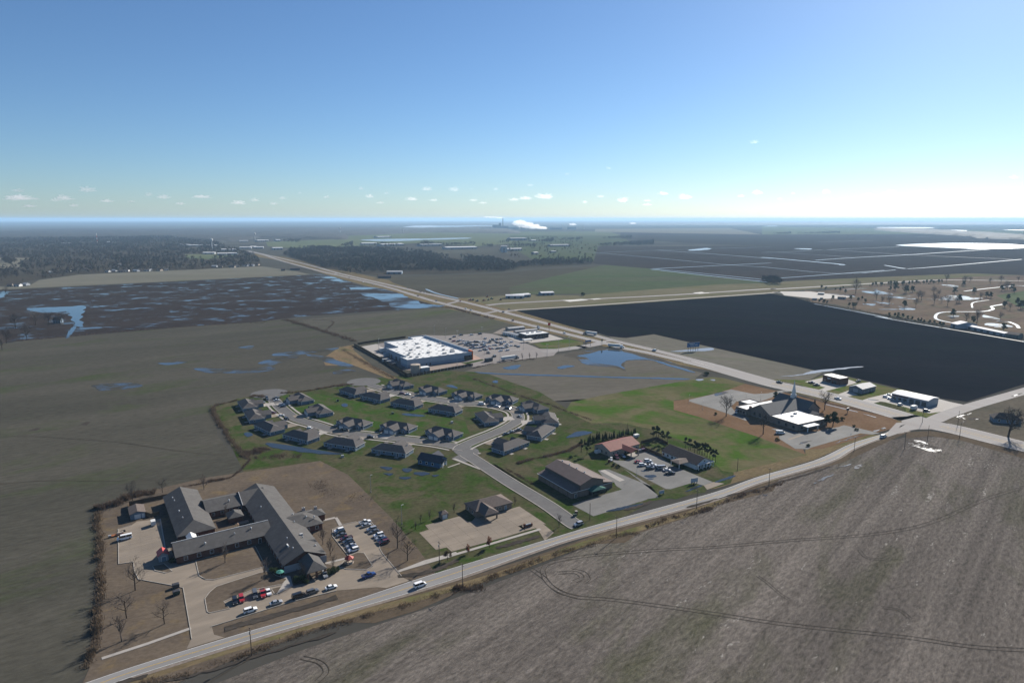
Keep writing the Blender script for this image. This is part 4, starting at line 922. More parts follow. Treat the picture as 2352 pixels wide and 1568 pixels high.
MB().box(38.5, 13.9, 12.2, 2.0, 2.0, 2.4).build('belfry', white_wall, sp)
a = MB()
for i in range(8):
    p, q = ((38.5+1.3*cos((i+d)*pi/4), 13.9+1.3*sin((i+d)*pi/4), 14.6) for d in (0, 1)); a.poly([p, q, (38.5,13.9,23.0)])
a.build('spire', white_wall, sp)
MB().box(13, -6, 4.2, 1.6, 1.6, .9).build('roof_unit', ac_grey, ch); MB().box(20, -3, 4.2, 2.0, 1.6, 1.0).build('roof_unit', ac_grey, ch); MB().box(3, 22, 4.2, 1.4, 1.4, 1.6).build('chimney', brick, ch)
for y in (6, 11, 16): win(ch, .58, y, 1.2, 1.4, 2.2, 180, frame=darktrim)
for x in (4, 9, 14, 19, 24): win(ch, x, -21.52, 1.0, 1.6, 1.8, -90, frame=darktrim)
for y in (-18, -12, -6): win(ch, -.02, y, 1.0, 1.6, 1.8, 180, frame=darktrim)
for x in (1, 8, 15): win(ch, -3.02, 22+x*.4, 1.0, 1.4, 1.4, 180, frame=darktrim)
# ------------------------------------------------------------------ big store
st = root_at('big_box_store', 'huge blue grey store with a white flat roof and orange corner', 'store', pt('M',1230,665,8), 33.3)
OUT = [(0,0),(70,0),(73,112),(54,113.5),(53,101),(19.5,101),(19,65),(7,65),(5.5,42),(1,42),(0.5,16),(-2.5,16),(-2.5,2)]
OUT = [(0,0),(71,0),(71,114),(53,114),(53,102),(19,102),(19,65),(6,65),(6,16),(0,16)]
MB().prism(OUT, 0, 3.2).build('base_wall', store_base, st)
MB().prism(OUT, 3.2, 7.2).build('wall', store_wall, st)
cx_, cy_ = 36, 52
MB().prism([(x + (.5 if x < 30 else -.5), y + (.5 if y < 1 else (-.5 if y > 60 else .5))) for x, y in OUT], 7.2, 7.32).build('flat_roof', white_mem, st)
b = MB()
for (x0, y0), (x1, y1) in zip(OUT, OUT[1:] + OUT[:1]):
    L = hypot(x1-x0, y1-y0); b.box((x0+x1)/2, (y0+y1)/2, 7.2, L+.38 if abs(x1-x0) > abs(y1-y0) else .4, .4 if abs(x1-x0) > abs(y1-y0) else L-.42, 1.0)
b.build('parapet', store_wall, st)
MB().box(70.5, 57, 7.0, 1.2, 100, 2.6).build('front_parapet', store_wall, st)
MB().box(71.2, 5, .1, 1.6, 10.4, 9.0).build('corner_tower', orange, st); MB().box(66.5, -.25, .1, 9.0, .5, 5.0).build('corner_glazing', glass, st)
random.seed(5)
for j in range(11):
    for i in range(7):
        x = 10 + i*9 + (j % 2)*2; y = 5 + j*9.6
        if x < 21 and y > 62: continue
        if y > 100 and x < 55: continue
        MB().box(x, y, 7.3, 2.2, 1.3, .38, 0, top=.85).build('skylight', ac_grey, st)
for x, y, s in ((14,8,2.6),(9,12,2.2),(22,20,2.0),(45,10,3.6),(56,14,4.2),(60,22,3.0),(52,26,2.4),(33,22,3),(24,44,3),(36,52,3.2),(44,72,3.4),(52,58,3.6),(32,78,2.4),(62,46,2.8),(16,30,2.2),(11,22,2.2),(66,60,2.5)):
    u = MB().box(x, y, 7.3, s, s*.65, 1.5).box(x, y, 7.31, s*1.25, s*.3, .5).build('rooftop_unit', ac_grey, st)
for x in (12, 25, 38, 51): MB().box(x, -.12, 4.6, .5, .2, .35).build('wall_light', trim, st)
for y in (20, 30, 40, 52): MB().box(5.9, y, 0.1, .25, 3.6, 3.6).build('dock_door', steel, st)
for x in (20, 24): MB().box(x, -.1, .1, 1.4, .2, 2.3).build('door', steel, st)
MB().box(2.8, 58, 1.0, 5, 3.4, 4).build('dock_canopy', store_wall, st)
fence('board_fence', 'long brown screening fence with pale posts behind the big store', pts('M', 1260,965, 1690,885, 2225,790, 2352,770) + pts('N', 300,900, 415,900), 2.4, fence_wood, 4.0, trim)
fence('board_fence', 'dark screening fence along the rear berm of the big store', pts('M', 1260,965, 1080,860, 780,670, 300,410), 2.6, fence_wood, 5.0)
fence('board_fence', 'dark fence on the far side of the big store loading yard', pts('M', 365,400, 700,345, 840,330, 1200,280), 2.4, fence_wood, 5.0)
tk = root_at('water_tank', 'squat grey water tank behind the big store', 'tank', pt('M',1375,890), 0); MB().tube((0,0,0),(0,0,8),4.6,4.6,24).tube((0,0,8),(0,0,8.7),4.6,.3,24).build('shell', stucco_beige, tk); MB().box(4.7,0,0,.1,.5,8.2).build('ladder', steel, tk)
ph = root_at('pump_house', 'pale pump house with a flat roof beside the squat grey tank', 'building', pt('M',1540,880), 33); MB().box(0,2,0,9,6,4.6).build('wall', siding_grey, ph); MB().box(0,2,4.6,9.4,6.4,.25).build('roof', white_mem, ph); MB().box(-1,-1.06,0,1.2,.1,2.2).build('door', steel, ph)
# ------------------------------------------------------------------ restaurant, storage rows, roadside shops
rs_ = root_at('restaurant', 'dark brick fast food restaurant with white rooftop units near the highway', 'restaurant', pt('N',1350,370,5), 31)
a = MB().box(16,9,0,31,18,5.0); a.build('wall', surf('brick_char', (.07,.06,.058), .15, 1, .9), rs_); MB().box(16,9,5.0,31.4,18.4,.7).build('parapet', siding_grey, rs_); MB().box(16,9,5.72,30,17,.05).build('flat_roof', white_mem, rs_)
for x in (8, 15, 22, 26): MB().box(x, 10, 5.75, 2.6, 2.2, 1.2).build('rooftop_unit', ac_grey, rs_)
for x in (5, 10, 15, 20, 25): win(rs_, x, -.02, .8, 3.2, 1.8, -90, frame=darktrim)
MB().box(-6,-12,2.9,12,6,.4).build('canopy', white_mem, rs_)
for x in (-11,-1): MB().box(x,-12,0,.4,.4,2.9).build('canopy_post', steel, rs_)
for k, (p, L, Wd, an, lb) in enumerate(((pt('N',930,350), 30, 8, -52, 'self storage row with a pale low gable roof and grey doors'), (pt('N',1045,285), 24, 9, 31, 'self storage building with brown gable roof beside the storage row'), (pt('N',1165,340), 32, 6, 31, 'long pale self storage row behind the restaurant'))):
    o = root_at('storage_building', lb, 'building', p, an)
    a = MB(); walls(a, 0, L, 0, Wd, 2.8, 3.7, 'x', 0, 0); a.build('wall', siding_tan, o); a = MB(); roof(a, 0, L, 0, Wd, 2.8, 3.8, 'x', 0, 0, .3); a.build('roof', grey_metal if k else siding_grey, o)
    for i in range(int(L/4)): MB().box(2+i*4, -.04, .05, 2.6, .1, 2.2).build('roller_door', siding_grey if k else trim, o)
bp = root_at('shop_building', 'red brick shop with white flat roof on a pale concrete lot', 'building', pt('P',1210,345,5.5), -64)
MB().box(-9,5.6,0,17,11,5.0).build('wall', brick, bp); MB().box(-9,5.6,5.0,17.3,11.3,.7).build('parapet', brick_tan, bp); MB().box(-9,5.6,5.7,16.2,10.2,.06).build('flat_roof', white_mem, bp); MB().box(-11,-.04,3.2,3.4,.15,1.0).build('wall_sign', white_wall, bp)
for x in (-15,-5): win(bp, x, .08, .5, 2.4, 2.2, -90, frame=darktrim)
win(bp, -9, .08, .05, 1.4, 2.2, -90, frame=darktrim, name='door', sub='door_panel')
mp = root_at('shop_building', 'grey metal workshop with a pale gable roof beside the highway', 'building', pt('P',1600,525,4), 33)
a = MB(); walls(a, .4, 20.4, .4, 11.6, 4, 5.9, 'x', 0, 0); a.build('wall', surf('metal_blue', (.16,.18,.2), .1, 2, .6), mp); a = MB(); roof(a, .4, 20.4, .4, 11.6, 4, 6.1, 'x', 0, 0, .4); a.build('roof', grey_metal, mp)
MB().box(.36,6,0.05,.14,4,3.2).build('roller_door', siding_grey, mp)
for x in (5, 10, 15): win(mp, x, .38, 1.2, 1.4, 1.2, -90)
wp = root_at('shop_building', 'long white metal workshop with a bright white roof and three bay doors', 'building', pt('Q',680,465,5), -57.3)
a = MB(); walls(a, -27.2, -.3, .4, 16.4, 5.0, 6.2, 'x', 0, 0); a.build('wall', siding_grey, wp); a = MB(); roof(a, -27.2, -.3, .4, 16.4, 5.0, 6.4, 'x', 0, 0, .4); a.build('roof', white_metal, wp)
for x in (-3, -7.5, -12): MB().box(x, .36, .05, 3.2, .15, 3.4).build('bay_door', steel, wp)
for x in (-17,-21,-25): win(wp, x, .38, .8, 2.4, 1.8, -90, frame=darktrim)
MB().box(-20.5,.3,3.4,12,.3,.9).build('sign_band', surf('dark_red', (.12,.05,.05), .1, 2, .7), wp)
# dark house behind the big bare tree
dh = root_at('farmhouse', 'dark hip roofed farmhouse behind the big bare tree by the crossing', 'house', pt('Q',2060,860), -20)
a = MB(); walls(a, -8, 8, 0, 9, 3.0); a.build('wall', siding_blue, dh); a = MB(); roof(a, -8, 8, 0, 9, 3.0, 6.4, 'x', 4.5, 4.5, .6); a.build('roof', shingle_dark, dh)
for x in (-5, 0, 5): win(dh, x, -.02, .9, 1.2, 1.5, -90)
# ------------------------------------------------------------------ the duplex estate
HL, HW = 24.2, 10.6
def make_house():
    t = empty('duplex_house'); hl, hw = HL/2-.45, HW/2-.45
    a = MB(); walls(a, -hl, hl, -hw, hw, 2.75)
    walls(a, -4.3, 4.3, -hw-6.2, -hw+.2, 2.75, 4.9, 'y', 0, 1)
    for s in (-1, 1): walls(a, s*8.2-1.9, s*8.2+1.9, -hw-1.4, -hw+.2, 2.75, 4.2, 'y', 0, 1)
    a.build('wall', siding_blue, t)
    a = MB(); roof(a, -hl, hl, -hw, hw, 2.75, 5.5, 'x', HW*.5, HW*.5, .45)
    roof(a, -4.3, 4.3, -hw-6.2, 0, 2.76, 5.0, 'y', 0, 0, .4)
    for s in (-1, 1): roof(a, s*8.2-1.9, s*8.2+1.9, -hw-1.4, -hw+3.2, 2.76, 4.3, 'y', 0, 0, .3)
    a.build('roof', shingle, t)
    fascia(t, -hl, hl, -hw, hw, 2.7)
    for s in (-1, 1):
        win(t, s*2.1, -hw-6.22, .05, 2.9, 2.1, -90, pane=white_wall, name='garage_door', sub='door_panel')
        win(t, s*8.2, -hw-1.42, .05, 1.0, 2.1, -90, pane=steel, name='door', sub='door_panel')
        win(t, s*10.6, -hw-.02, .9, 1.3, 1.4, -90); win(t, s*5.6, -hw-.02, .9, 1.1, 1.4, -90)
        win(t, s*3.0, hw+.02, 1.0, 1.2, 1.3, 90); win(t, s*10.0, hw+.02, 1.0, 1.2, 1.3, 90)
        win(t, s*6.4, hw+.02, .05, 1.0, 2.1, 90, pane=steel, name='door', sub='door_panel')
        win(t, s*(hl+.02), 1.5, 1.0, .9, 1.1, 0 if s > 0 else 180)
        for x in (s*hl, ): MB().box(x, -hw, 0, .2, .2, 2.6).build('corner_board', trim, t); MB().box(x, hw, 0, .2, .2, 2.6).build('corner_board', trim, t)
        MB().box(s*6.4, hw+1.4, 0, 2.6, 2.4, .1).build('patio', conc_light, t)
    return t
HOUSES = [
 ('F',475,465,575,605,'rear','duplex at the end of the west row beside the dry hedge, rear to the field'),
 ('F',590,640,690,810,'rear','second duplex of the west row, its rear lawn facing the ditch hedge'),
 ('F',775,880,1040,1005,'rear','duplex where the west row bends, rear windows over the wet lawn'),
 ('F',1240,1040,1730,1165,'rear','duplex backing on the long puddle, white car in its driveway'),
 ('U1',1812,1262,2160,1312,'rear','duplex between the long puddle and the lower street'),
 ('H',595,1300,1195,1385,'rear','duplex on the lower street next to the blue clubhouse'),
 ('F',1605,478,1825,440,'end','duplex by the round street end with a truck in its driveway'),
 ('F',1940,692,2145,658,'end','duplex with the brightest green front lawn near the round street end'),
 ('U1',1945,1040,2240,1092,'front','duplex facing the lower street with a pale utility box in front'),
 ('H',720,885,1280,975,'front','duplex facing the middle of the lower street'),
 ('H',1510,975,2060,1095,'front','duplex facing the street fork with a grey car in its driveway'),
 ('H',45,268,290,352,'rear','duplex next to the upper round street end, rear to the inner lawn'),
 ('H',390,365,765,455,'rear','duplex on the inner lawn near the upper round street end'),
 ('H',920,485,1365,565,'rear','duplex on the inner lawn with a white car beside its garage'),
 ('H',1565,590,2090,675,'rear','duplex on the inner lawn beside the small grey puddle'),
 ('I',325,690,470,830,'rear','lone duplex inside the bend of the looping street'),
 ('H',1180,212,1335,182,'end','duplex below the store berm at the upper street end'),
 ('H',1395,230,1795,325,'front','duplex facing the upper street behind the store fence'),
 ('I',-126,322,345,412,'front','duplex facing the upper street with a van parked out front'),
 ('I',490,410,985,475,'front','duplex facing the upper street where the bend begins'),
 ('I',1435,622,1595,595,'end','duplex outside the bend with a blue car by its garage'),
 ('I',1545,855,1775,850,'end','duplex outside the bend facing down the short driveway'),
 ('I',1470,1112,1745,912,'rear','duplex beyond the bend with cars on its driveway, rear to the creek lawn'),
 ('I',810,1352,1295,1168,'rear','duplex on the corner of the entry street, rear patio slabs on the lawn')]
proto = make_house(); HPOS = []
for i, (t, x1, y1, x2, y2, kind, lab) in enumerate(HOUSES):
    p1, p2 = pt(t,x1,y1,2.75), pt(t,x2,y2,2.75); d = (p2-p1).normalized(); nI = Vector((-d.y, d.x)); m_ = (p1+p2)/2
    if kind == 'rear': c = m_ + nI*HW/2; rz = atan2(-d.y, -d.x)
    elif kind == 'front': c = m_ + nI*HW/2; rz = atan2(d.y, d.x)
    else: c = m_ + nI*HL/2; rz = atan2(-d.x, d.y)
    o = proto if i == 0 else copy_tree(proto)
    o.location = (c.x, c.y, .07); o.rotation_euler = (0, 0, rz)
    tag(o, lab, 'house', 'duplex houses along the looping street'); HPOS.append((c, rz))
    f = Vector((sin(rz), -cos(rz))); u = Vector((cos(rz), sin(rz)))
    q = [c + f*(HW/2+5.6) + u*s for s in (-4.0, 4.0)] + [c + f*(HW/2+14.5) + u*s for s in (4.4, -4.4)]
    sheet('driveway', q, .118, conc if i % 3 else conc_light)
# clubhouse
cl = root_at('clubhouse', 'blue sided clubhouse with dark gabled roofs at the street fork', 'building', pt('J',485,120,3), -26)
a = MB(); walls(a, -15, -.4, .4, 8.6, 3.2, 5.8, 'x', 0, 0); walls(a, -12, -5, 8, 12, 3.0, 5.0, 'y', 1, 0); a.build('wall', surf('siding_deep_blue', (.06,.13,.22), .1, 2, .7), cl)
a = MB(); roof(a, -15, -.4, .4, 8.6, 3.2, 6.0, 'x', 0, 0, .5); roof(a, -12, -5, 4.5, 12, 3.1, 5.6, 'y', 0, 0, .5); roof(a, -3.6, 1.2, 1.5, 6.0, 3.0, 4.6, 'x', 0, 0, .3); a.build('roof', surf('shingle_blueblack', (.055,.06,.075), .15, 1.2, .9), cl)
for y in (1.7, 5.8): MB().box(1.1, y, 0, .25, .25, 2.9).build('porch_post', trim, cl)
for x in (-13,-9,-5): win(cl, x, .38, 1.0, 1.2, 1.4, -90)
for y in (2.8, 6.6): win(cl, -.38, y, 1.0, .9, 1.5, 0)
win(cl, -.38, 4.6, .05, 1.0, 2.1, 0, pane=white_wall, name='door', sub='door_panel')
# ------------------------------------------------------------------ vehicles
PAINT = dict(white=(.78,.78,.77), silver=(.42,.43,.44), grey=(.13,.135,.14), black=(.012,.012,.014), red=(.33,.02,.02), maroon=(.10,.012,.018), blue=(.02,.06,.22), navy=(.015,.025,.06), tan=(.30,.25,.19), green=(.03,.07,.05))
carglass = surf('car_glass', (.012,.014,.017), .05, 2, .06, .9)
lampm = surf('head_lamp', (.75,.75,.72), .05, 2, .2, .6); tailm = surf('tail_lamp', (.28,.01,.01), .05, 2, .25, .6)
DIM = {  # half length, half width, belt z, roof z, cabin base x0,x1, roof x0,x1, hood z, tail z, wheel r, wheel x
 'sedan': (2.35,.91,.92,1.45,-1.75,1.05,-1.05,.25,.82,.92,.33,1.42), 'suv': (2.40,.97,1.08,1.76,-2.30,1.05,-2.05,.45,1.02,1.08,.38,1.45),
 'hatchback': (2.10,.88,.94,1.52,-2.0,.95,-1.55,.25,.86,.94,.32,1.28), 'pickup': (2.85,1.0,1.12,1.88,-.75,1.25,-.55,.60,1.10,1.12,.40,1.80),
 'van': (2.60,.99,1.15,1.98,-2.5,1.75,-2.35,.95,1.0,1.15,.36,1.60), 'minibus': (3.0,1.02,1.25,2.25,-2.92,2.2,-2.85,1.55,1.15,1.25,.38,1.95)}
CARC = {}
def car_meshes(kind):
    hl, hw, bz, rz, c0, c1, r0, r1, hz, tz, wr, wx = DIM[kind]
    B, G = MB(), MB()
    prof = [(-hl, .42), (-hl+.02, tz-.12), (-hl+.14, tz), (c0, bz), (c1, bz), (hl-.35, hz-.05), (hl-.05, hz-.28), (hl, .45), (hl-.1, .28), (-hl+.1, .28)]
    n = len(prof)
    for sgn in (-1, 1):
        for x, z in prof:
            k = .08 if z > .8 else (.0 if z > .4 else .06)
            taper = .10 * max(0, (abs(x)-hl*.75)/(hl*.25))
            B.v.append((x, sgn*(hw-k-taper), z))
    B.f.append(tuple(range(0, n))); B.f.append(tuple(range(2*n-1, n-1, -1))); B.m += [0, 0]
    for i in range(n):
        j = (i+1) % n; B.f.append((j, i, n+i, n+j)); B.m.append(0)
    b, t = hw-.10, hw-.26
    P = [(c0,-b,bz-.01),(c1,-b,bz-.01),(c1,b,bz-.01),(c0,b,bz-.01),(r0,-t,rz-.05),(r1,-t,rz-.05),(r1,t,rz-.05),(r0,t,rz-.05)]
    for f in ((0,1,5,4),(1,2,6,5),(2,3,7,6),(3,0,4,7)): G.poly([P[i] for i in f])
    B.box((r0+r1)/2, 0, rz-.07, r1-r0+.06, 2*t+.06, .07, top=.96)
    for x in ((r0+r1)/2 + .05,):                                      # centre pillars
        for s in (-1, 1): B.poly([(x-.06,s*(b+.012),bz),(x+.06,s*(b+.012),bz),(x+.05,s*(t+.012),rz-.05),(x-.05,s*(t+.012),rz-.05)][::(1 if s<0 else -1)])
    if kind == 'pickup':
        B.box(-1.8, 0, bz-.02, 1.95, 2*hw-.34, .03, m=1)
        for s in (-1, 1): B.box(-1.8, s*(hw-.14), bz-.02, 2.0, .12, .16)
        B.box(-hl+.12, 0, bz-.02, .1, 2*hw-.4, .16)
    return B, G
def wheel_mb(wr):
    return MB().tube((0,-.12,0),(0,.12,0),wr,wr,12,0,True).tube((0,-.135,0),(0,.135,0),wr*.58,wr*.55,8,1,True)
def car(kind, color, p, ang, label, group, z=ZP+.005, near=True, name=None):
    key = (kind, color, near)
    hl, hw, bz, rz, c0, c1, r0, r1, hz, tz, wr, wx = DIM[kind]
    pm = paint('paint_' + color, PAINT[color], .35 if color in ('silver','grey') else 0.0)
    if key not in CARC:
        B, G = car_meshes(kind)
        if near:
            CARC[key] = dict(body=B.mesh('body', [pm, darktrim]), windows=G.mesh('windows', carglass), wheel=wheel_mb(wr).mesh('wheel', [tyre, rim]),
              head=MB().box(0,0,0,.10,.34,.14).mesh('headlight', lampm), tail=MB().box(0,0,0,.08,.26,.2).mesh('tail_light', tailm))
        else:
            o = len(B.v); B.v += G.v; B.f += [tuple(i+o for i in f) for f in G.f]; B.m += [2]*len(G.f)
            for x in (-wx, wx):
                for s in (-1, 1): B.tube((x,s*(hw-.22),wr),(x,s*(hw+.01),wr),wr,wr,8,3,True)
            CARC[key] = B.mesh('car', [pm, darktrim, carglass, tyre])
    nm = name or {'sedan':'parked_car','suv':'parked_car','hatchback':'parked_car','pickup':'pickup_truck','van':'van','minibus':'passenger_van'}[kind]
    cat = {'pickup':'truck','van':'van','minibus':'van'}.get(kind, 'car')
    if not near:
        o = mesh_ob(nm, CARC[key]); o.location = (p.x, p.y, z); o.rotation_euler = (0,0,R(ang)); tag(o, label, cat, group); return o
    t = thing(nm, label, cat, (p.x, p.y, z), R(ang), group); C_ = CARC[key]
    mesh_ob('body', C_['body'], t); mesh_ob('windows', C_['windows'], t)
    for x in (-wx, wx):
        for s in (-1, 1): o = mesh_ob('wheel', C_['wheel'], t); o.location = (x, s*(hw-.10), wr)
    for s in (-1, 1):
        o = mesh_ob('headlight', C_['head'], t); o.location = (hl-.07, s*(hw-.32), hz-.34)
        o = mesh_ob('tail_light', C_['tail'], t); o.location = (-hl+.02, s*(hw-.24), tz-.32)
    return t
KW = dict(sedan='sedan', suv='SUV', hatchback='hatchback', pickup='pickup truck', van='van', minibus='passenger van')
def park(place, group, rows, near=True, z=ZP+.005):
    for t, x, y, ang, kind, color in rows:
        car(kind, color, pt(t, x, y), ang + random.uniform(-2, 2), f'{color} {KW[kind]} {place}', group, z, near)
park('in the west row of the nursing home parking lot', 'cars in the nursing home lot', [
 ('C',300,785,213,'suv','white'),('C',318,818,213,'suv','black'),('C',345,862,213,'sedan','grey'),('C',425,925,213,'pickup','maroon'),('C',455,975,213,'suv','grey'),('C',485,1005,213,'sedan','black'),('C',510,1050,213,'sedan','silver'),('C',530,1085,213,'sedan','navy'),('C',555,1125,213,'suv','white')])
park('in the east row of the nursing home parking lot', 'cars in the nursing home lot', [
 ('C',755,640,33,'pickup','white'),('C',780,690,33,'sedan','silver'),('C',870,760,213,'suv','silver'),('C',915,800,213,'sedan','grey'),('C',990,865,213,'suv','white'),('C',1020,910,213,'sedan','silver'),('C',1055,955,213,'suv','navy'),('C',1085,990,213,'suv','maroon')])
park('parked along the nursing home front drive', 'cars on the nursing home front drive', [
 ('E',845,1265,33,'suv','white'),('E',1295,1130,33,'sedan','silver'),('E',1690,1015,33,'van','black'),('E',1930,940,33,'suv','grey'),('E',2255,860,33,'sedan','white'),('C',820,1568,33,'pickup','blue')])
park('nosed in against the grass island by the nursing home entrance', 'cars by the grass island', [
 ('E',575,1105,-62,'suv','black'),('E',690,1065,-62,'suv','red'),('E',925,990,-62,'van','grey'),('E',1062,975,-62,'pickup','red'),('E',1160,945,-62,'sedan','white')])
park('standing beside the nursing home portico', None, [('E',2140,640,-60,'suv','silver')])
park('standing on the beige service yard', None, [('A',870,1115,213,'minibus','white')], z=ZP+.05)
park('driving along the two lane road past the nursing home', None, [('V1',320,895,33,'van','white')], z=ZR+.01)
park('waiting where the estate street meets the road', None, [('V1',1425,468,-150,'suv','silver')], z=ZR+.01)
park('driving up to the highway crossing past the church', None, [('P',1960,1360,30,'van','white')], z=ZR+.01)
park('parked in the middle of the clinic lot', 'cars in the clinic lot', [
 ('L',690,690,10,'sedan','red'),('L',765,745,5,'suv','white'),('L',855,675,5,'suv','white'),('L',885,710,5,'sedan','grey'),('L',945,745,5,'sedan','white'),('L',890,805,5,'suv','black'),('L',1015,780,5,'sedan','silver'),('L',1110,800,5,'minibus','silver'),('L',1190,835,5,'sedan','white'),('L',1245,890,5,'pickup','black')])
park('parked by the beige clinic wall', 'cars by the clinic', [('L',215,645,-100,'sedan','white'),('L',315,615,-80,'suv','maroon'),('L',420,590,-70,'sedan','silver')])
park('parked beside the clinic carport', 'cars by the clinic', [('L',725,505,30,'suv','grey'),('L',790,490,30,'suv','maroon')])
for nm, rows in (('near the round end of the lower street', [('F',1000,425,-62,'suv','black'),('F',1010,450,-62,'sedan','grey'),('F',1160,430,33,'pickup','grey'),('F',1175,462,33,'sedan','white'),('F',1265,545,33,'suv','silver'),('F',1285,570,33,'sedan','navy'),('F',920,500,30,'sedan','silver'),('F',1050,690,33,'suv','silver'),('F',1100,690,33,'pickup','maroon'),('F',1255,730,33,'sedan','white'),('F',1345,790,-40,'suv','black'),('F',1385,470,33,'pickup','navy')]),
 ('on the lower estate street', [('F',1760,960,-20,'suv','white'),('H',140,985,-10,'pickup','black'),('H',590,1110,-8,'suv','black'),('H',20,890,60,'sedan','silver'),('H',1640,1085,50,'sedan','silver'),('H',790,1000,60,'suv','black')]),
 ('on the upper estate street', [('H',1145,345,-12,'suv','maroon'),('H',1240,358,-12,'sedan','white'),('H',1350,420,-15,'sedan','navy'),('H',1430,470,-60,'sedan','white'),('I',440,530,-10,'van','white'),('I',705,570,-20,'sedan','white'),('I',895,605,-28,'suv','black'),('I',1105,745,-65,'sedan','silver'),('I',1100,595,30,'sedan','white'),('I',690,470,60,'suv','navy')]),
 ('where the estate street leaves the bend', [('I',865,1050,33,'sedan','grey'),('I',965,1015,33,'sedan','silver'),('I',1075,990,33,'pickup','grey'),('I',1200,1005,150,'suv','silver'),('I',670,1225,150,'sedan','grey'),('I',1385,760,30,'sedan','white')])):
    park(nm, 'cars on the estate streets', rows, z=ZR+.012)
# highway traffic
park('travelling on the divided highway', 'cars on the highway', [('W2',850,612,-57,'suv','navy'),('W2',975,652,-57,'sedan','white'),('W2',1065,675,-57,'sedan','silver'),('W2',1265,682,123,'sedan','grey'),('W2',1375,707,123,'sedan','black'),('W2',1490,740,123,'suv','maroon'),('W2',1530,745,123,'sedan','white'),('W2',1468,776,-57,'suv','maroon'),('W2',1633,822,-57,'suv','navy'),('W2',1847,822,123,'sedan','red'),('W2',1898,892,-57,'suv','white'),('W2',1945,905,-57,'pickup','white'),('W2',2232,922,123,'suv','grey'),('N',1115,112,-57,'suv','maroon'),('N',1560,225,-57,'suv','silver'),('N',1565,255,-57,'van','white'),('N',2020,335,-57,'suv','white'),('R',1360,505,123,'van','white'),('P',145,412,123,'pickup','black'),('P',1168,697,-57,'pickup','white')], False, ZR+.07)
park('parked by the roadside shops', 'cars by the roadside shops', [('P',710,415,-30,'pickup','maroon'),('P',795,455,0,'pickup','grey'),('P',1525,390,30,'pickup','green'),('P',2010,665,-35,'suv','white'),('P',2065,630,-30,'sedan','silver'),('P',2085,700,-35,'sedan','white'),('P',2255,800,30,'suv','white'),('Q',650,645,-20,'suv','black')], False)
park('parked near the church', 'vehicles by the church', [('O',1105,665,60,'minibus','white'),('O',1860,1035,-5,'minibus','white')])
bt = root_at('box_truck', 'white box truck parked in front of the bright roofed workshop', 'truck', pt('Q',430,610), 33, ZP)
MB().box(-1,0,.7,5.0,2.3,2.4).build('cargo_box', white_wall, bt); MB().box(2.4,0,.5,1.7,2.1,1.7,top=.85).build('cab', paint('paint_white', PAINT['white']), bt); MB().box(3.1,0,1.3,.3,1.8,.7).build('windshield', carglass, bt)
for x in (-2.4, 2.2):
    for s in (-1, 1): MB().tube((x,s*.85,.45),(x,s*1.12,.45),.45,.45,10,cap=True).build('wheel', tyre, bt)
# store lot
SL = '20,435 85,400 205,370 395,365 540,350 630,430 75,475 150,480 185,465 255,470 200,525 245,505 290,510 320,490 330,520 370,495 450,485 490,490 530,490 600,485 725,470 760,450 800,465 840,445 910,435 285,545 330,555 385,540 430,540 465,545 510,540 560,535 610,530 700,500 825,490 850,500 895,495 960,490 1090,490 380,590 445,600 495,590 545,590 580,580 620,565 660,575 705,560 780,545 820,545 905,530 985,545 1020,530 1080,555 1160,555 1210,570 540,640 610,620 665,625 700,610 745,610 845,605 905,595 960,595 1005,580 685,680 900,645 1015,635 790,740 650,830 415,575 640,505 1065,382 1185,375'
random.seed(21)
cw = ['white']*6 + ['silver']*4 + ['black']*4 + ['grey']*4 + ['red']*2 + ['maroon', 'navy', 'blue', 'tan']
for w in SL.split():
    x, y = map(float, w.split(',')); k = random.choice(['sedan']*3+['suv']*4+['pickup']*2+['van']); c = random.choice(cw)
    car(k, c, pt('N', x, y), random.choice((33, 213, 33, 213, -57, 123)) + random.uniform(-3,3), f'{c} {KW[k]} parked on the big store lot', 'cars on the big store lot', ZP+.02, False)
def semi(p, ang, label, cabc, L=13.8):
    t = thing('semi_truck', label, 'truck', (p.x, p.y, ZR+.06), R(ang))
    pm = paint('paint_' + cabc, PAINT[cabc])
    MB().box(-2.6,0,1.1,L,2.55,2.9).build('trailer', white_wall, t); MB().box(-2.6,0,.85,L-1,1.1,.25).build('trailer_frame', darktrim, t)
    MB().box(L/2-1.1,0,.7,2.4,2.4,2.7,top=.94).build('sleeper_cab', pm, t); MB().box(L/2+1.0,0,.7,1.9,2.1,1.25,top=.9).build('hood', pm, t); MB().box(L/2+.15,0,2.0,.14,2.0,.9).build('windshield', carglass, t)
    for x in (-L/2-1.2, -L/2, L/2-2.2, L/2-1.0, L/2+1.3):
        for s in (-1, 1): MB().tube((x,s*.9,.5),(x,s*1.25,.5),.5,.5,10,cap=True).build('wheel', tyre, t)
semi(pt('R',700,448), -27, 'white semi truck with a white trailer passing the store turn-off', 'white')
semi(pt('R',235,222), 143, 'dark cabbed semi truck with white trailer on the far highway lanes', 'grey')
semi(pt('N',1070,790), 33, 'grey cabbed semi truck with a long white trailer on the store lot edge', 'grey', 16)
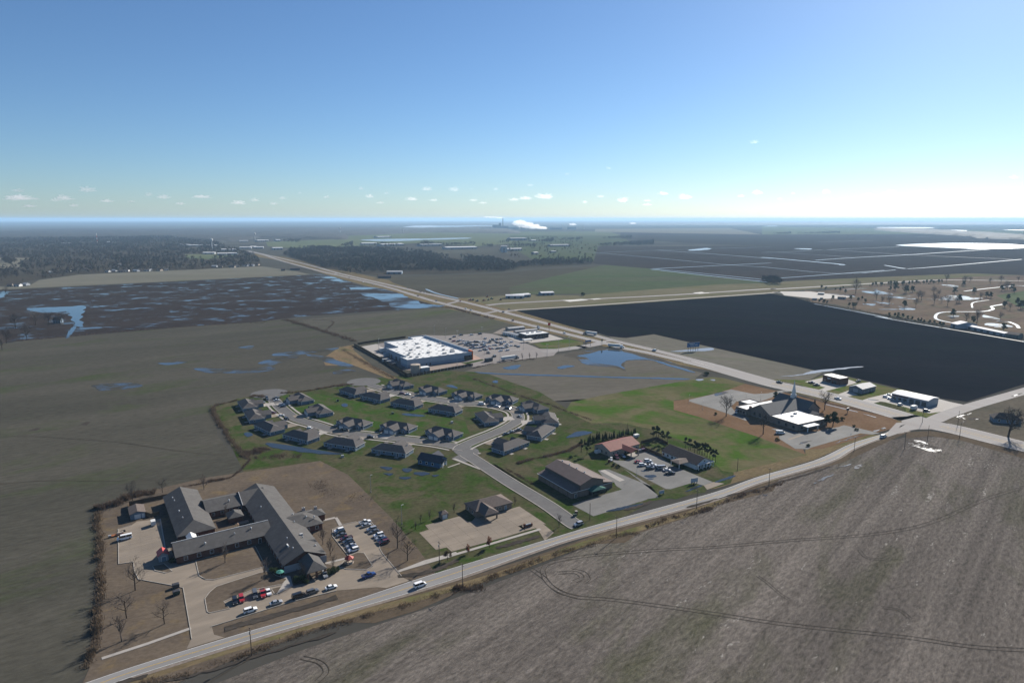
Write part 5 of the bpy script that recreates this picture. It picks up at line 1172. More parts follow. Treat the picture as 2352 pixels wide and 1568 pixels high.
# ------------------------------------------------------------------ trees and plants
leaf_green = leafm('leaf_green', (.028,.045,.018), (.06,.085,.03))
leaf_pine = leafm('leaf_pine', (.022,.036,.018), (.05,.065,.03))
leaf_red = leafm('leaf_russet', (.16,.055,.03), (.26,.10,.055))
leaf_bronze = leafm('leaf_bronze', (.085,.058,.035), (.13,.095,.05))
leaf_dry = leafm('dry_grass', (.12,.088,.06), (.21,.155,.105), .8)
leaf_brush = leafm('brush', (.095,.068,.05), (.16,.115,.085), .9)
wood_far = leafm('wood_crown', (.05,.042,.036), (.09,.072,.06), 9, 0)
wood_green = leafm('wood_crown_green', (.04,.045,.03), (.07,.07,.045), 9, 0)
def rvec(rng): 
    v = Vector((rng.gauss(0,1), rng.gauss(0,1), rng.gauss(0,1))); return v.normalized()
def bare(seed, h=9.0, spread=.8, trunk=.22, fork=.22, levels=4, up=.35, nlimb=6, kids=(4,4,3), twr=.022):
    """leafless tree: trunk + limbs as one mesh, twigs as another"""
    rng = random.Random(seed); T, Cn = MB(), MB()
    def grow(p, d, L, r, lev):
        n = 3 if lev < 2 else 2; q = p
        pts_ = [p]
        for i in range(n):
            d = (d + rvec(rng)*(.16 if lev else .05) + Vector((0,0,up*.18 if lev else 0))).normalized(); q2 = q + d*(L/n)
            r2 = r*(1-.22*(i+1)/n*1.6); mbx = T if lev < 2 else Cn
            mbx.tube(q, q2, max(r*(1-.22*i/n*1.6), twr), max(r2, twr*.8), 6 if lev == 0 else (4 if lev < 2 else 3)); q = q2; pts_.append(q)
        if lev >= levels: return
        k = nlimb if lev == 0 else kids[min(lev-1, len(kids)-1)]
        for i in range(k):
            f = (.30 + .70*(i+.5)/k) if lev else (fork + (1-fork)*(i+.6)/k)
            j = min(int(f*n), n-1); b = pts_[j].lerp(pts_[j+1], f*n-j)
            az = 2.4*i + rng.uniform(-.5,.5) + seed; side = d.orthogonal().normalized(); side.rotate(Matrix.Rotation(az, 3, d))
            nd = (d*(1-spread*.55) + side*spread + Vector((0,0,up))).normalized()
            grow(b, nd, L*(.58 if lev == 0 else .55)*rng.uniform(.75,1.15)*(1.15-.35*f if lev == 0 else 1), r*(.50 if lev == 0 else .52), lev+1)
    grow(Vector((0,0,-.1)), Vector((rng.uniform(-.04,.04), rng.uniform(-.04,.04), 1)).normalized(), h*.78, trunk, 0)
    return T, Cn
def leaves(rng, blobs, n, size, flat=.7):
    """leaf-sized faces scattered through the given ellipsoids (cx,cy,cz,rx,ry,rz)"""
    V = []; Fc = []; wts = [b[3]*b[4]*b[5] for b in blobs]
    for i in range(n):
        b = rng.choices(blobs, wts)[0]; d = rvec(rng)*(rng.random()**.38)
        c = Vector((b[0]+d.x*b[3], b[1]+d.y*b[4], b[2]+d.z*b[5])); a = rvec(rng); e = a.orthogonal().normalized(); a = a.cross(e)*size*rng.uniform(.6,1.3)*flat; e = e*size*rng.uniform(.6,1.3)
        o = len(V); V += [tuple(c-a-e), tuple(c+a-e), tuple(c+a+e), tuple(c-a+e)]; Fc.append((o,o+1,o+2,o+3))
    return np.array(V), np.array(Fc)
BARE = {}
SIZES = {'cedars behind the clinic':(.82,1.02),'pines along the white office':(.95,1.01),'pines behind the clinic yard':(1.1,1.18),'bare trees on the golf course':(.98,1.18),'evergreens on the golf course':(1.12,1.38),'tree line behind the golf course':(.83,.97),'hedge along the black field':(.6,1.0),'scrub trees by the airstrip sheds':(.64,.8),'trees around the small green field':(1.07,1.25),'bare trees around the farm house':(1.2,1.3),'bare trees at the left field edge':(1.1,1.2),'small trees by the office lot':(1.05,1.14),'young trees by the store lot':(1.7,1.8)}
def bare_meshes(kind, i):
    key = (kind, i)
    if key not in BARE:
        if kind == 'yard': T, Cn = bare(10+i, 8.0, .85, .2, .28, 4, .30, 7)
        elif kind == 'vase': T, Cn = bare(30+i, 6.0, .62, .16, .12, 4, .55, 7)
        elif kind == 'small': T, Cn = bare(50+i, 3.4, .6, .10, .18, 3, .6, 7, (4,4), .018)
        elif kind == 'tall': T, Cn = bare(70+i, 13.0, .80, .32, .30, 4, .32, 9, (5,4,3), .03)
        else: T, Cn = bare(90+i, 22.0, .85, .8, .26, 5, .25, 9, (5,4,3,2), .035)
        bm_ = barkpale if kind == 'vase' else bark
        BARE[key] = (T.mesh('trunk', bm_), Cn.mesh('crown', twig))
    return BARE[key]
def tree_from(name, label, cat, p, tm, cm, s=1.0, rz=0.0, group=None, z=.05):
    if group and label.split()[0] in ('dark','bare','thin','scrubby','small','young','big'):
        lo, hi = SIZES.get(group, (.9, 1.1)); label = ('short ' if s < lo else 'tall ' if s > hi else 'mid-sized ') + label
    t = thing(name, label, cat, (p.x, p.y, z), rz, group); t.scale = (s, s, s)
    if tm: mesh_ob('trunk', tm, t)
    mesh_ob('crown', cm, t); return t
def baretree(kind, t, x, y, label, s=1.0, group=None, i=None):
    i = random.randrange(4) if i is None else i
    return tree_from('bare_tree', label, 'tree', pt(t,x,y), *bare_meshes(kind, i), s*random.uniform(.92,1.08)*{'yard':1.15,'vase':1.12,'tall':1.0,'small':1.1}.get(kind, 1), random.uniform(0,6.28), group)
random.seed(3)
for t, x, y, k, lb, s in (('D',1055,630,'yard','bare spreading tree beside the drive corner of the nursing home lawn',1.05), ('D',905,1115,'yard','bare tree with a leaning trunk on the brown lawn near the dry hedge',.95),
  ('D',820,1520,'vase','pale bare tree nearest the sidewalk on the brown west lawn',1.1), ('D',1565,1215,'yard','bare round crowned tree alone on the brown lawn beside the entrance drive',.9),
  ('A',1010,435,'yard','bare tree behind the dark yard fence of the shed',.95), ('A',1530,300,'yard','slender bare tree between the yard fence and the long wing',.7), ('A',2255,245,'vase','bare vase shaped tree behind the far end of the west wing',.95),
  ('B',415,730,'vase','bare tree in the nursing home courtyard next to the pavilion',.8), ('B',400,1525,'vase','bare tree on the grass island before the front wing',1.05), ('E',1085,700,'vase','bare tree casting a long shadow across the grass island',1.0),
  ('B',2110,1200,'vase','bare tree beside the small east wing',.95), ('B',2240,1400,'vase','bare tree between the east wing and the parked cars',.9), ('C',1320,1075,'yard','bare upright tree right of the nursing home parking lot',1.1), ('C',1495,1290,'yard','bare tree by the sidewalk right of the nursing home drive',1.0),
  ('E',1770,720,'vase','bare tree over dark shrubs before the portico',.9), ('C',200,1420,'vase','bare tree over shrubs beside the portico piers',.7),
  ('V1',1290,478,'vase','thin bare sapling beside the estate street entrance',.75), ('O',915,735,'tall','tall bare tree at the edge of the church lot',1.0), ('O',1560,1045,'tall','tall bare tree before the church gable, on brown grass',.95), ('P',935,880,'tall','tall bare tree between the church and the highway',.95),
  ('Q',2075,1090,'giant','giant bare tree with a thick trunk beside the highway crossing',.78)):
    baretree(k, t, x, y, lb, s, i={'yard':None}.get(k, None))
for t, x, y in (('C',1635,745),('C',1725,630),('C',1885,565),('J',740,975)):
    baretree('small', t, x, y, 'small bare crape tree in the row beside the office lot', 1.0, 'small trees by the office lot')
baretree('small', 'J', 1800, 840, 'small bare tree at the far corner of the office building', 1.0)
for t, x, y in (('N',1275,800),('N',1405,785),('N',1525,770)):
    baretree('small', t, x, y, 'young bare tree in the row behind the store truck', 1.6, 'young trees by the store lot')
for x, y in ((60,790),(140,1060),(320,1040),(440,1045),(560,1050),(-60,1000),(240,1170)):
    baretree('tall', 'W1', x, y, 'dark bare tree in the clump around the farm house on the left', 1.25, 'bare trees around the farm house')
for x, y in ((20,1260),(-60,1230),(60,1200)):
    baretree('tall', 'W1', x, y, 'big bare tree in the clump at the left field edge', 1.15, 'bare trees at the left field edge')
# leafy trees
def leafy(kind, i):
    key = (kind, i)
    if key in BARE: return BARE[key]
    rng = random.Random(hash(kind) % 997 if False else sum(map(ord, kind))*7 + i)
    T = MB(); blobs = []
    if kind == 'russet':
        T.tube((0,0,-.1),(0,0,1.6),.11,.09,6).tube((0,0,1.6),(0,0,4.4),.09,.03,5); blobs = [(rng.uniform(-.5,.5),rng.uniform(-.5,.5),1.8+k*.55,.95-.10*k,.95-.10*k,.6) for k in range(6)]; n, sz, m = 900, .11, leaf_red
    elif kind == 'bronze':
        T.tube((0,0,-.1),(0,0,1.5),.12,.10,6).tube((0,0,1.5),(.1,0,3.6),.1,.03,5); blobs = [(rng.uniform(-.9,.9),rng.uniform(-.9,.9),rng.uniform(2.0,3.8),.75,.75,.6) for k in range(7)]; n, sz, m = 1300, .10, leaf_bronze
    elif kind == 'pine':
        h = 7.5; T.tube((0,0,-.1),(.1,0,h),.17,.05,6)
        for k in range(9):
            a = rng.uniform(0,6.28); z = rng.uniform(3.2,7.2); r = rng.uniform(.4,1.5)*(8.2-z)/3.6; blobs.append((cos(a)*r,sin(a)*r,z,.75,.75,.5)); T.tube((0,0,z-.4),(cos(a)*r,sin(a)*r,z),.05,.02,3)
        blobs.append((0,0,7.2,.7,.7,.6)); n, sz, m = 1500, .13, leaf_pine
    elif kind == 'oak':
        T.tube((0,0,-.1),(0,0,3.2),.3,.22,7)
        for k in range(14):
            a = rng.uniform(0,6.28); r = rng.uniform(.4,3.0); z = rng.uniform(3.0,8.6); r *= (1 if z < 6.5 else .6); blobs.append((cos(a)*r,sin(a)*r,z,1.35,1.35,1.1)); T.tube((0,0,2.2),(cos(a)*r,sin(a)*r,z),.1,.03,4)
        n, sz, m = 4200, .16, leaf_green
    elif kind == 'cedar':
        T.tube((0,0,-.1),(0,0,5.0),.12,.03,5); blobs = [(0,0,.9+k*.6,1.05-.12*k,1.05-.12*k,.5) for k in range(8)]; n, sz, m = 1100, .13, leaf_pine
    else:  # bush
        blobs = [(rng.uniform(-.7,.7),rng.uniform(-.7,.7),rng.uniform(.4,1.0),.6,.6,.5) for k in range(5)]; T.tube((0,0,-.05),(0,0,.7),.06,.03,4); n, sz, m = 700, .09, leaf_green
    V, Fq = leaves(rng, blobs, n, sz)
    BARE[key] = (T.mesh('trunk', bark), raw_mesh('crown', V, Fq, m)); return BARE[key]
def leaftree(kind, t, x, y, name, label, cat='tree', s=1.0, group=None):
    return tree_from(name, label, cat, pt(t,x,y), *leafy(kind, random.randrange(3)), s*random.uniform(.92,1.08), random.uniform(0,6.28), group)
leaftree('russet','V1',655,665,'autumn_tree','smaller tree with bright russet leaves on the roadside lawn', s=.85); leaftree('russet','V1',805,622,'autumn_tree','taller tree with dark russet leaves on the roadside lawn', s=1.15)
leaftree('bronze','V1',512,710,'autumn_tree','bronze leaved round tree on the roadside lawn by the pole', s=1.1)
for x, y in ((945,290),(1005,280),(1040,290),(1105,345),(1200,375)): leaftree('pine','L',x,y,'pine_tree','thin tall pine behind the clinic yard fence', s=1.15, group='pines behind the clinic yard')
for x, y in ((1510,440),(1570,485),(1600,470),(1670,520),(1715,535),(1750,550),(1800,560),(1890,590),(1935,620),(1985,650),(2035,690),(1850,560)): leaftree('pine','L',x,y,'pine_tree','dark pine in the row along the white office', s=.98, group='pines along the white office')
for x, y in ((1130,440),(1230,490)): leaftree('pine','K',x,y,'pine_tree','spreading pine on the lawn between the gym and clinic', s=1.1, group='pines between gym and clinic')
random.seed(8)
for k in range(22):
    f = k/21; leaftree('cedar','K',1200+f*880+random.uniform(-15,15),300-f*170+random.uniform(-14,14),'cedar_tree','dark narrow cedar in the screen behind the red roofed clinic', s=random.uniform(.7,1.15), group='cedars behind the clinic')
leaftree('oak','P',1080,1170,'evergreen_tree','big dark evergreen tree at the church corner', s=1.15); leaftree('oak','P',970,1160,'evergreen_tree','lower dark evergreen beside the big one at the church', s=.85); leaftree('oak','O',1770,450,'evergreen_tree','dark evergreen behind the church flat roof', s=.75)
leaftree('cedar','P',760,810,'cedar_tree','small cedar at the church roof edge', s=1.0); leaftree('bush','P',1250,1060,'bush','dark bush beside the church evergreens','bush',1.6)
for t, x, y, lb, s in (('E',1250,600,'dark shrub against the nursing home front wall',2.0),('E',1700,730,'dark shrub bed before the portico',1.9),('E',1800,760,'low rounded shrub at the portico bed edge',1.4),('E',2250,620,'dark shrub right of the portico piers',1.6),('C',230,1490,'shrub beside the shrub bed of the portico',1.5),('L',250,740,'round shrub on the strip between clinic and gym lot',1.2),('L',330,770,'second round shrub on the strip between clinic and gym lot',1.2),('A',1690,1520,'dark shrubs beside the red roofed shed',1.6),('O',740,700,'scrubby bush on the church lawn edge',1.4),('P',115,1410,'little bush by the church drive',1.2),('P',1450,1180,'small bush on the brown church lawn',1.0),('P',1490,1240,'second small bush on the brown church lawn',1.1),('P',660,1520,'bush at the front of the church lot',1.3),('R',2280,930,'dark scrub beside the highway ditch',2.6),('W3',665,770,'lone round bush by the airstrip',5.0)):
    leaftree('bush',t,x,y,'bush',lb,'bush',s)
# ------------------------------------------------------------------ golf course trees
random.seed(17)
GT = '30,480 230,560 480,600 480,380 500,370 600,360 650,590 740,490 690,470 930,400 940,540 1150,570 1010,430 1060,520 1290,540 1330,520 1440,840 1240,740 1610,850 1550,840 1980,800 1420,240 1400,260 1500,200 1820,230 1990,210 1130,200 1260,380 2260,190 2090,320 2050,340 2160,330 2130,640 2250,560 1570,380 1670,470 2030,960 330,330 250,340 120,540 2300,620'
for w in GT.split():
    x, y = map(float, w.split(','))
    if random.random() < .78: baretree('tall', 'S1', x, y, 'bare tree on the brown golf course', random.uniform(.8,1.35), 'bare trees on the golf course')
    else: leaftree('oak', 'S1', x, y, 'evergreen_tree', 'dark evergreen on the brown golf course', 'tree', random.uniform(.9,1.6), 'evergreens on the golf course')
baretree('tall','S2',1800,380,'tallest bare tree at the airstrip end of the golf course',1.9)
for k in range(30):
    f = k/29; leaftree('oak' if k % 3 else 'cedar','S1',-60+f*1100+random.uniform(-20,20),265-f*50+random.uniform(-12,12),'evergreen_tree','dark tree in the line behind the golf course',s=random.uniform(.7,1.1),group='tree line behind the golf course')
for k in range(26):
    f = k/25; leaftree('oak' if k % 2 else 'bush','S1',(200+f*900)+random.uniform(-30,30),720+f*170+random.uniform(-12,12),'hedge_tree','scrubby tree in the hedge between golf course and black field',s=random.uniform(.45,.75)*(1 if k % 2 else 2.6),group='hedge along the black field')
for x, y in ((1230,520),(1300,540),(1350,540),(1260,300),(1330,320),(1480,330),(1560,340),(1640,370),(1600,300),(1700,580),(1760,600),(1800,590),(1840,500),(1900,470),(1950,520),(1720,480),(1440,480)):
    leaftree('oak','S2',x,y,'evergreen_tree','dark scrub tree around the airstrip sheds',s=random.uniform(.5,.95),group='scrub trees by the airstrip sheds')
for x, y in ((2000,300),(2200,330),(2100,440),(2330,560),(1760,400),(1830,410),(2050,560)):
    leaftree('oak','S1',x,y+40,'evergreen_tree','dark tree around the small green field',s=random.uniform(.9,1.4),group='trees around the small green field')
# ------------------------------------------------------------------ far woods: one mass each
def instancer(name, P, protos, smin, smax, label, z=0.0):
    me = bpy.data.meshes.new(name); me.vertices.add(len(P)); me.vertices.foreach_set('co', np.array([(p[0],p[1],z) for p in P], np.float32).ravel()); me.update()
    o = bpy.data.objects.new(name, me); link(o); o['kind'] = 'stuff'; o['label'] = label; o['category'] = 'woods'
    c = bpy.data.collections.new(name + '_kinds')
    for m in protos: c.objects.link(bpy.data.objects.new('woodland_tree', m))
    ng = bpy.data.node_groups.new(name, 'GeometryNodeTree'); ng.interface.new_socket('Geometry', in_out='INPUT', socket_type='NodeSocketGeometry'); ng.interface.new_socket('Geometry', in_out='OUTPUT', socket_type='NodeSocketGeometry')
    N = ng.nodes; Lk = ng.links; gi = N.new('NodeGroupInput'); go = N.new('NodeGroupOutput'); ip = N.new('GeometryNodeInstanceOnPoints'); ci = N.new('GeometryNodeCollectionInfo')
    ci.inputs['Collection'].default_value = c; ci.inputs['Separate Children'].default_value = True; ip.inputs['Pick Instance'].default_value = True
    rs = N.new('FunctionNodeRandomValue'); rs.data_type = 'FLOAT'; rs.inputs[2].default_value = smin; rs.inputs[3].default_value = smax
    rr_ = N.new('FunctionNodeRandomValue'); rr_.data_type = 'FLOAT_VECTOR'; rr_.inputs[1].default_value = (0,0,6.28)
    Lk.new(gi.outputs[0], ip.inputs['Points']); Lk.new(ci.outputs[0], ip.inputs['Instance']); Lk.new(rs.outputs[1], ip.inputs['Scale']); Lk.new(rr_.outputs[0], ip.inputs['Rotation']); Lk.new(ip.outputs[0], go.inputs[0])
    md = o.modifiers.new('scatter', 'NODES'); md.node_group = ng; return o
def inside(p, P):
    c = False; j = len(P)-1
    for i in range(len(P)):
        if (P[i].y > p[1]) != (P[j].y > p[1]) and p[0] < (P[j].x-P[i].x)*(p[1]-P[i].y)/(P[j].y-P[i].y)+P[i].x: c = not c
        j = i
    return c
def scatter(P, n, rng, holes=(), dens=None):
    x0, x1 = min(p.x for p in P), max(p.x for p in P); y0, y1 = min(p.y for p in P), max(p.y for p in P); out = []; tries = 0
    while len(out) < n and tries < n*30:
        tries += 1; q = (rng.uniform(x0,x1), rng.uniform(y0,y1))
        if not inside(q, P) or any(inside(q, h) for h in holes): continue
        if dens and mnoise.noise(Vector((q[0]/dens, q[1]/dens, 3))) < -.12: continue
        out.append(q)
    return out
def far_tree(seed, mat, h=13.0):
    rng = random.Random(seed); blobs = []
    for k in range(9):
        a = rng.uniform(0,6.28); z = rng.uniform(.35,.92)*h; r = rng.uniform(.5,4.2)*(1.15-abs(z/h-.55)); blobs.append((cos(a)*r,sin(a)*r,z,1.9,1.9,1.6))
    V, Fq = leaves(rng, blobs, 120, .55, .7); T = MB().tube((0,0,-.2),(0,0,h*.6),.3,.15,4)
    V = np.vstack([V, np.array(T.v)]); Fq = np.vstack([Fq, np.array(T.f) + len(V)-len(T.v)])
    return raw_mesh('woodland_tree', V, Fq, mat)
FT = [far_tree(1, wood_far), far_tree(2, wood_far), far_tree(3, wood_far, 15), far_tree(4, wood_green, 12), far_tree(5, leafm('wood_crown_warm', (.08,.058,.04), (.12,.088,.06), 9, 0), 12)]
rng = random.Random(4)
town = multi('W1 -900,735 0,690 60,660 250,640 350,632 700,585 900,566 1300,556 1700,540 2352,508 W2 60,480 20,430 W1 2300,410 2100,360 1960,300 1500,245 0,265 -900,300')
holes = [multi('W1 -200,430 270,435 200,480 170,520 -200,545'), multi('W1 1660,402 2100,396 2100,420 1870,445 1670,438'), multi('W1 2090,340 2352,330 W2 100,430 W1 2352,410 2150,375')]
instancer('town_woods', scatter(town, 9000, rng, holes, 110), FT, .5, 1.3, 'brown leafless woods covering the distant town')
w2 = multi('W2 255,405 340,350 640,340 980,350 1500,378 1700,425 2100,440 2352,500 W3 400,455 700,465 765,488 400,505 0,530 W2 2352,540 2150,565 1900,572 1400,548 1080,590 880,575 640,530 480,480')
instancer('roadside_woods', scatter(w2, 5200, rng, (), 130), FT, .5, 1.25, 'dense brown and dull green woods beyond the highway')
far_groves = [('W3 0,255 500,250 800,330 750,470 400,450 0,440', 260), ('W3 800,320 1300,285 1300,318 820,330', 420), ('W3 830,262 1100,238 1100,262', 140), ('W3 260,290 400,262 400,292', 120), ('W3 450,270 660,255 660,275', 70), ('W4 90,222 260,205 260,222', 120), ('W4 310,220 700,200 700,215', 260), ('W4 0,640 120,635 180,675 60,670', 60), ('W2 780,330 880,295 880,330', 60), ('W2 1060,320 1150,305 1350,330 1150,335', 60), ('W2 1450,330 1500,290 1680,310 1980,300 1980,325', 200), ('W2 230,285 420,270 400,300', 60), ('W3 -60,330 250,320 250,335', 60), ('W4 1420,195 1700,205 2000,215 2000,240 1500,215', 300), ('W2 2180,305 2290,270 2290,300', 40), ('W2 2030,325 2140,330 2140,340', 30), ('W1 0,470 60,445 170,470 100,500', 70)]
P = []
for s, n in far_groves: P += scatter(multi(s), n, rng)
instancer('far_groves', P, FT, .7, 1.2, 'scattered dark groves on the far plain')
# horizon woods: uneven canopy sheets
def canopy(name, spec, cell, h, mat, label):
    P = multi(spec) if isinstance(spec, str) else spec; x0, x1 = min(p.x for p in P), max(p.x for p in P); y0, y1 = min(p.y for p in P), max(p.y for p in P)
    nx, ny = int((x1-x0)/cell)+2, int((y1-y0)/cell)+2
    gx = x0 + np.arange(nx)*cell; gy = y0 + np.arange(ny)*cell; X, Y = np.meshgrid(gx, gy); 
    X = X + RNG.uniform(-.35,.35,X.shape)*cell; Y = Y + RNG.uniform(-.35,.35,Y.shape)*cell
    ins = np.zeros(X.shape, bool); j = len(P)-1
    for i in range(len(P)):
        yi, yj, xi, xj = P[i].y, P[j].y, P[i].x, P[j].x
        with np.errstate(all='ignore'): ins ^= ((yi > Y) != (yj > Y)) & (X < (xj-xi)*(Y-yi)/(yj-yi+1e-9)+xi)
        j = i
    Z = np.where(ins, h*RNG.uniform(.55,1.1,X.shape), -.5); V = np.stack([X,Y,Z],-1).reshape(-1,3)
    idx = np.arange(nx*ny).reshape(ny,nx); q = np.stack([idx[:-1,:-1],idx[:-1,1:],idx[1:,1:],idx[1:,:-1]],-1).reshape(-1,4)
    keep = ins.reshape(-1)[q].any(1); q = q[keep]; tri = np.vstack([q[:,[0,1,2]], q[:,[0,2,3]]])
    used = np.unique(tri); rm = np.full(len(V), -1); rm[used] = np.arange(len(used))
    o = mesh_ob(name, raw_mesh(name, V[used], rm[tri], mat)); tag(o, label, 'woods', kind='stuff'); return o
wood_mass = leafm('wood_mass', (.030,.030,.028), (.055,.052,.045), 60, 0)
canopy('horizon_woods', 'W1 -400,275 0,265 1500,245 1960,295 2352,250 W2 800,270 820,235 330,240 W1 2352,205 1600,200 0,215 -400,225', 34, 15, wood_mass, 'dark wooded band beyond the town')
canopy('horizon_woods', 'W1 -600,215 700,180 1500,185 2352,170 W2 1300,165 1500,172 2150,155 2352,200 2352,215 1600,205 820,235 0,240 W1 2352,205 1600,198 0,212', 55, 17, wood_mass, 'dark wooded belt this side of the pale lake')
canopy('horizon_woods', 'W4 1040,172 1430,180 2352,235 2352,270 2000,262 1900,240 1420,215 1030,185', 40, 17, wood_mass, 'dark woods beside the bright flooded fields on the right')
far_ring = [Vector((-42000, 22000)), Vector((-9000, 17000)), Vector((-2600, 16500)), Vector((-1500, 14500)), Vector((300, 15500)), Vector((9000, 16500)), Vector((40000, 22000)), Vector((44000, 34000)), Vector((0, 40000)), Vector((-44000, 34000))]
canopy('horizon_woods', far_ring, 330, 19, wood_mass, 'blue wooded horizon all along the plain')
# ------------------------------------------------------------------ dry grass, reeds and brush
def brush(name, line, width, n, h, mat, label, lean=.25, size=.10, bare_p=0.0):
    """dense stand of upright blades along a line"""
    P = smooth(multi(line) if isinstance(line, str) else line, 6); seg = [(a,b,(b-a).length) for a,b in zip(P[:-1],P[1:])]; tot = sum(s[2] for s in seg)
    n = int(n*.62); rng = random.Random(sum(map(ord, label))); V = np.zeros((n*4,3), np.float32); cum = np.cumsum([s[2] for s in seg])
    for i in range(n):
        d = rng.uniform(0, tot); j = min(int(np.searchsorted(cum, d)), len(seg)-1); a, b, L = seg[j]; f = 1-(cum[j]-d)/L; c = a.lerp(b, f); t = (b-a)/L; nn = Vector((-t.y, t.x))
        clump = .55 + .75*abs(mnoise.noise(Vector((c.x/5, c.y/5, 1)))) + .35*mnoise.noise(Vector((c.x/1.7, c.y/1.7, 5)))
        gap = mnoise.noise(Vector((c.x/6, c.y/6, 9)))
        if gap < -.08 and rng.random() < .8: clump *= .25
        c = c + nn*(rng.gauss(0, width*.30) + width*.45*mnoise.noise(Vector((c.x/9, c.y/9, 2)))); hh = h*max(.15, clump)*rng.uniform(.5,1.2); az = rng.uniform(0, 6.28); w = size*rng.uniform(.6,1.5)
        lx, ly = rng.gauss(0,lean)*hh, rng.gauss(0,lean)*hh; ux, uy = cos(az)*w, sin(az)*w
        V[i*4:i*4+4] = ((c.x-ux,c.y-uy,.02),(c.x+ux,c.y+uy,.02),(c.x+ux*.5+lx,c.y+uy*.5+ly,hh),(c.x-ux*.5+lx,c.y-uy*.5+ly,hh))
    o = mesh_ob(name, raw_mesh(name, V, np.arange(n*4).reshape(-1,4), mat)); tag(o, label, 'grass', kind='stuff'); return o
brush('dry_reeds', 'V3 160,740 230,520 270,250 D 430,700 440,350 450,100 A 440,1200 420,900 400,650', 2.8, 9000, 2.0, leaf_dry, 'tall tan reeds along the west ditch of the nursing home')
brush('brush', 'A 420,600 600,520 800,450 1100,340 1400,290', 5, 9000, 2.0, leaf_brush, 'brown brush at the bend of the west ditch', .4)
brush('brush', 'U2 1900,790 2352,705 B 100,90 500,30 F 700,1500 620,1420', 1.6, 3500, .9, leaf_brush, 'low brown brush along the field edge behind the nursing home')
brush('dry_reeds', 'F 130,540 60,600 130,800 250,950 330,1100 430,1220 520,1330 640,1480', 3.0, 8000, 1.9, leaf_dry, 'tan reeds along the ditch west of the estate')
brush('brush', 'F 100,545 300,500 480,455', 1.8, 1800, 1.2, leaf_dry, 'dry weeds behind the first duplex')
brush('brush', 'F 600,1380 900,1320 1000,1290', 9, 5500, 1.3, leaf_brush, 'brown weed thicket at the estate ditch corner', .4)
brush('brush', 'F 640,1480 1000,1440 1600,1420', 8, 3500, .6, leaf_brush, 'rough weeds beside the long puddle', .4)
brush('brush', 'F 720,400 800,370 950,400', 4, 2200, 1.8, leaf_dry, 'reddish weeds by the round street end')
brush('dry_reeds', 'F 1240,330 1700,290 2352,170 H 0,210 300,170', 2.5, 5500, 1.4, leaf_dry, 'reddish dry grass along the field edge north of the estate')
brush('brush', 'M 100,480 300,600 700,830 1000,990', 5, 4500, 1.1, leaf_dry, 'dry grass on the store berm')
brush('brush', 'W2 280,990 450,1040 620,1090 800,1150 930,1185', 7, 4500, 2.6, leaf_brush, 'brush along the drainage ditch between the fields', .35, .18)
brush('brush', 'W2 640,1085 690,1000 280,990 0,1012 W1 2352,1015 1650,1052 800,1120 0,1195', 3, 3500, 1.2, leaf_brush, 'weeds along the edge of the wet field', .3, .2)
brush('brush', 'W2 1680,875 1800,890 1950,935 2150,980', 6, 2500, 2.4, leaf_brush, 'scrub by the highway culvert', .3, .2)
brush('dry_reeds', 'V3 500,900 1100,760 1600,600 2000,450 2352,350 V1 500,940 900,800 1200,690 1450,620 1700,540 1850,520', 3.4, 15000, .8, leaf_dry, 'dry grass in the roadside ditch opposite the nursing home', .35, .07)
brush('brush', 'V1 560,900 640,920 760,890', 3.5, 1600, 1.5, leaf_brush, 'brush tuft around the pole base in the ditch')
brush('brush', 'V1 1900,480 2100,410 2250,385 2352,345 V2 100,370 400,250 560,210 680,160', 3.0, 5500, 1.0, leaf_brush, 'dark brush along the roadside ditch further on', .35)
brush('brush', 'K 0,640 300,560 600,500 900,420 1150,300', 2.6, 4200, 1.1, leaf_brush, 'brown weeds along the creek north of the gym', .35)
brush('brush', 'J 1650,200 1900,350 2100,480', 2.0, 1500, .8, leaf_brush, 'weedy ditch beside the entry street', .35)
brush('brush', 'I 300,80 700,220 1100,370 1650,540 1900,630 2352,800', 3.0, 4500, .8, leaf_brush, 'weedy fence line around the estate', .35, .13)
brush('brush', 'N 430,940 700,870 1150,810 1500,770', 2.2, 2200, 1.0, leaf_brush, 'shrubby strip along the store lot edge', .3, .14)
brush('brush', 'B 1900,100 C 100,80 500,160 900,200', 9, 2500, .5, leaf_brush, 'rough weeds on the lawn north of the nursing home lot', .4)
brush('brush', 'S2 1000,480 1300,560 1700,610 2352,740 S1 0,690 500,790', 4, 2500, 1.5, leaf_brush, 'weeds between golf course and black field', .3, .25)
# ------------------------------------------------------------------ poles, lamps, signs
def pole(t, x, y, label, h=10.2, arms=1, tr=False, group='utility poles along the road'):
    p = pt(t,x,y); o = thing('utility_pole', label, 'pole', (p.x,p.y,.05), R(33+90), group)
    MB().tube((0,0,0),(0,0,h),.17,.11,8,cap=True).build('shaft', woodpole, o)
    for k in range(arms):
        a = MB().box(0,0,h-.7-k*1.1,2.5,.12,.14).build('crossarm', woodpole, o)
        for xx in (-1.1,-.5,.5,1.1): MB().tube((xx,0,h-.56-k*1.1),(xx,0,h-.34-k*1.1),.05,.04,6,cap=True).build('insulator', ac_grey, a)
    if tr: MB().tube((.35,0,h-2.6),(.35,0,h-1.6),.25,.25,10,cap=True).build('transformer', ac_grey, o)
    return o
pole('V1',617,905,'wooden pole in the brush tuft across from the nursing home drive'); pole('V1',1690,555,'wooden pole in the ditch opposite the estate street'); pole('V2',65,355,'wooden pole in the ditch opposite the gym lot'); pole('V2',570,195,'wooden pole in the dark brush opposite the clinic drive'); pole('V3',1610,625,'wooden pole in the ditch opposite the nursing home entrance',10.2,1,True)
pole('V1',455,730,'wooden pole with transformer beside the bronze tree',9.6,1,True); pole('V1',1505,430,'plain wooden pole at the gym lot corner',8.5,0)
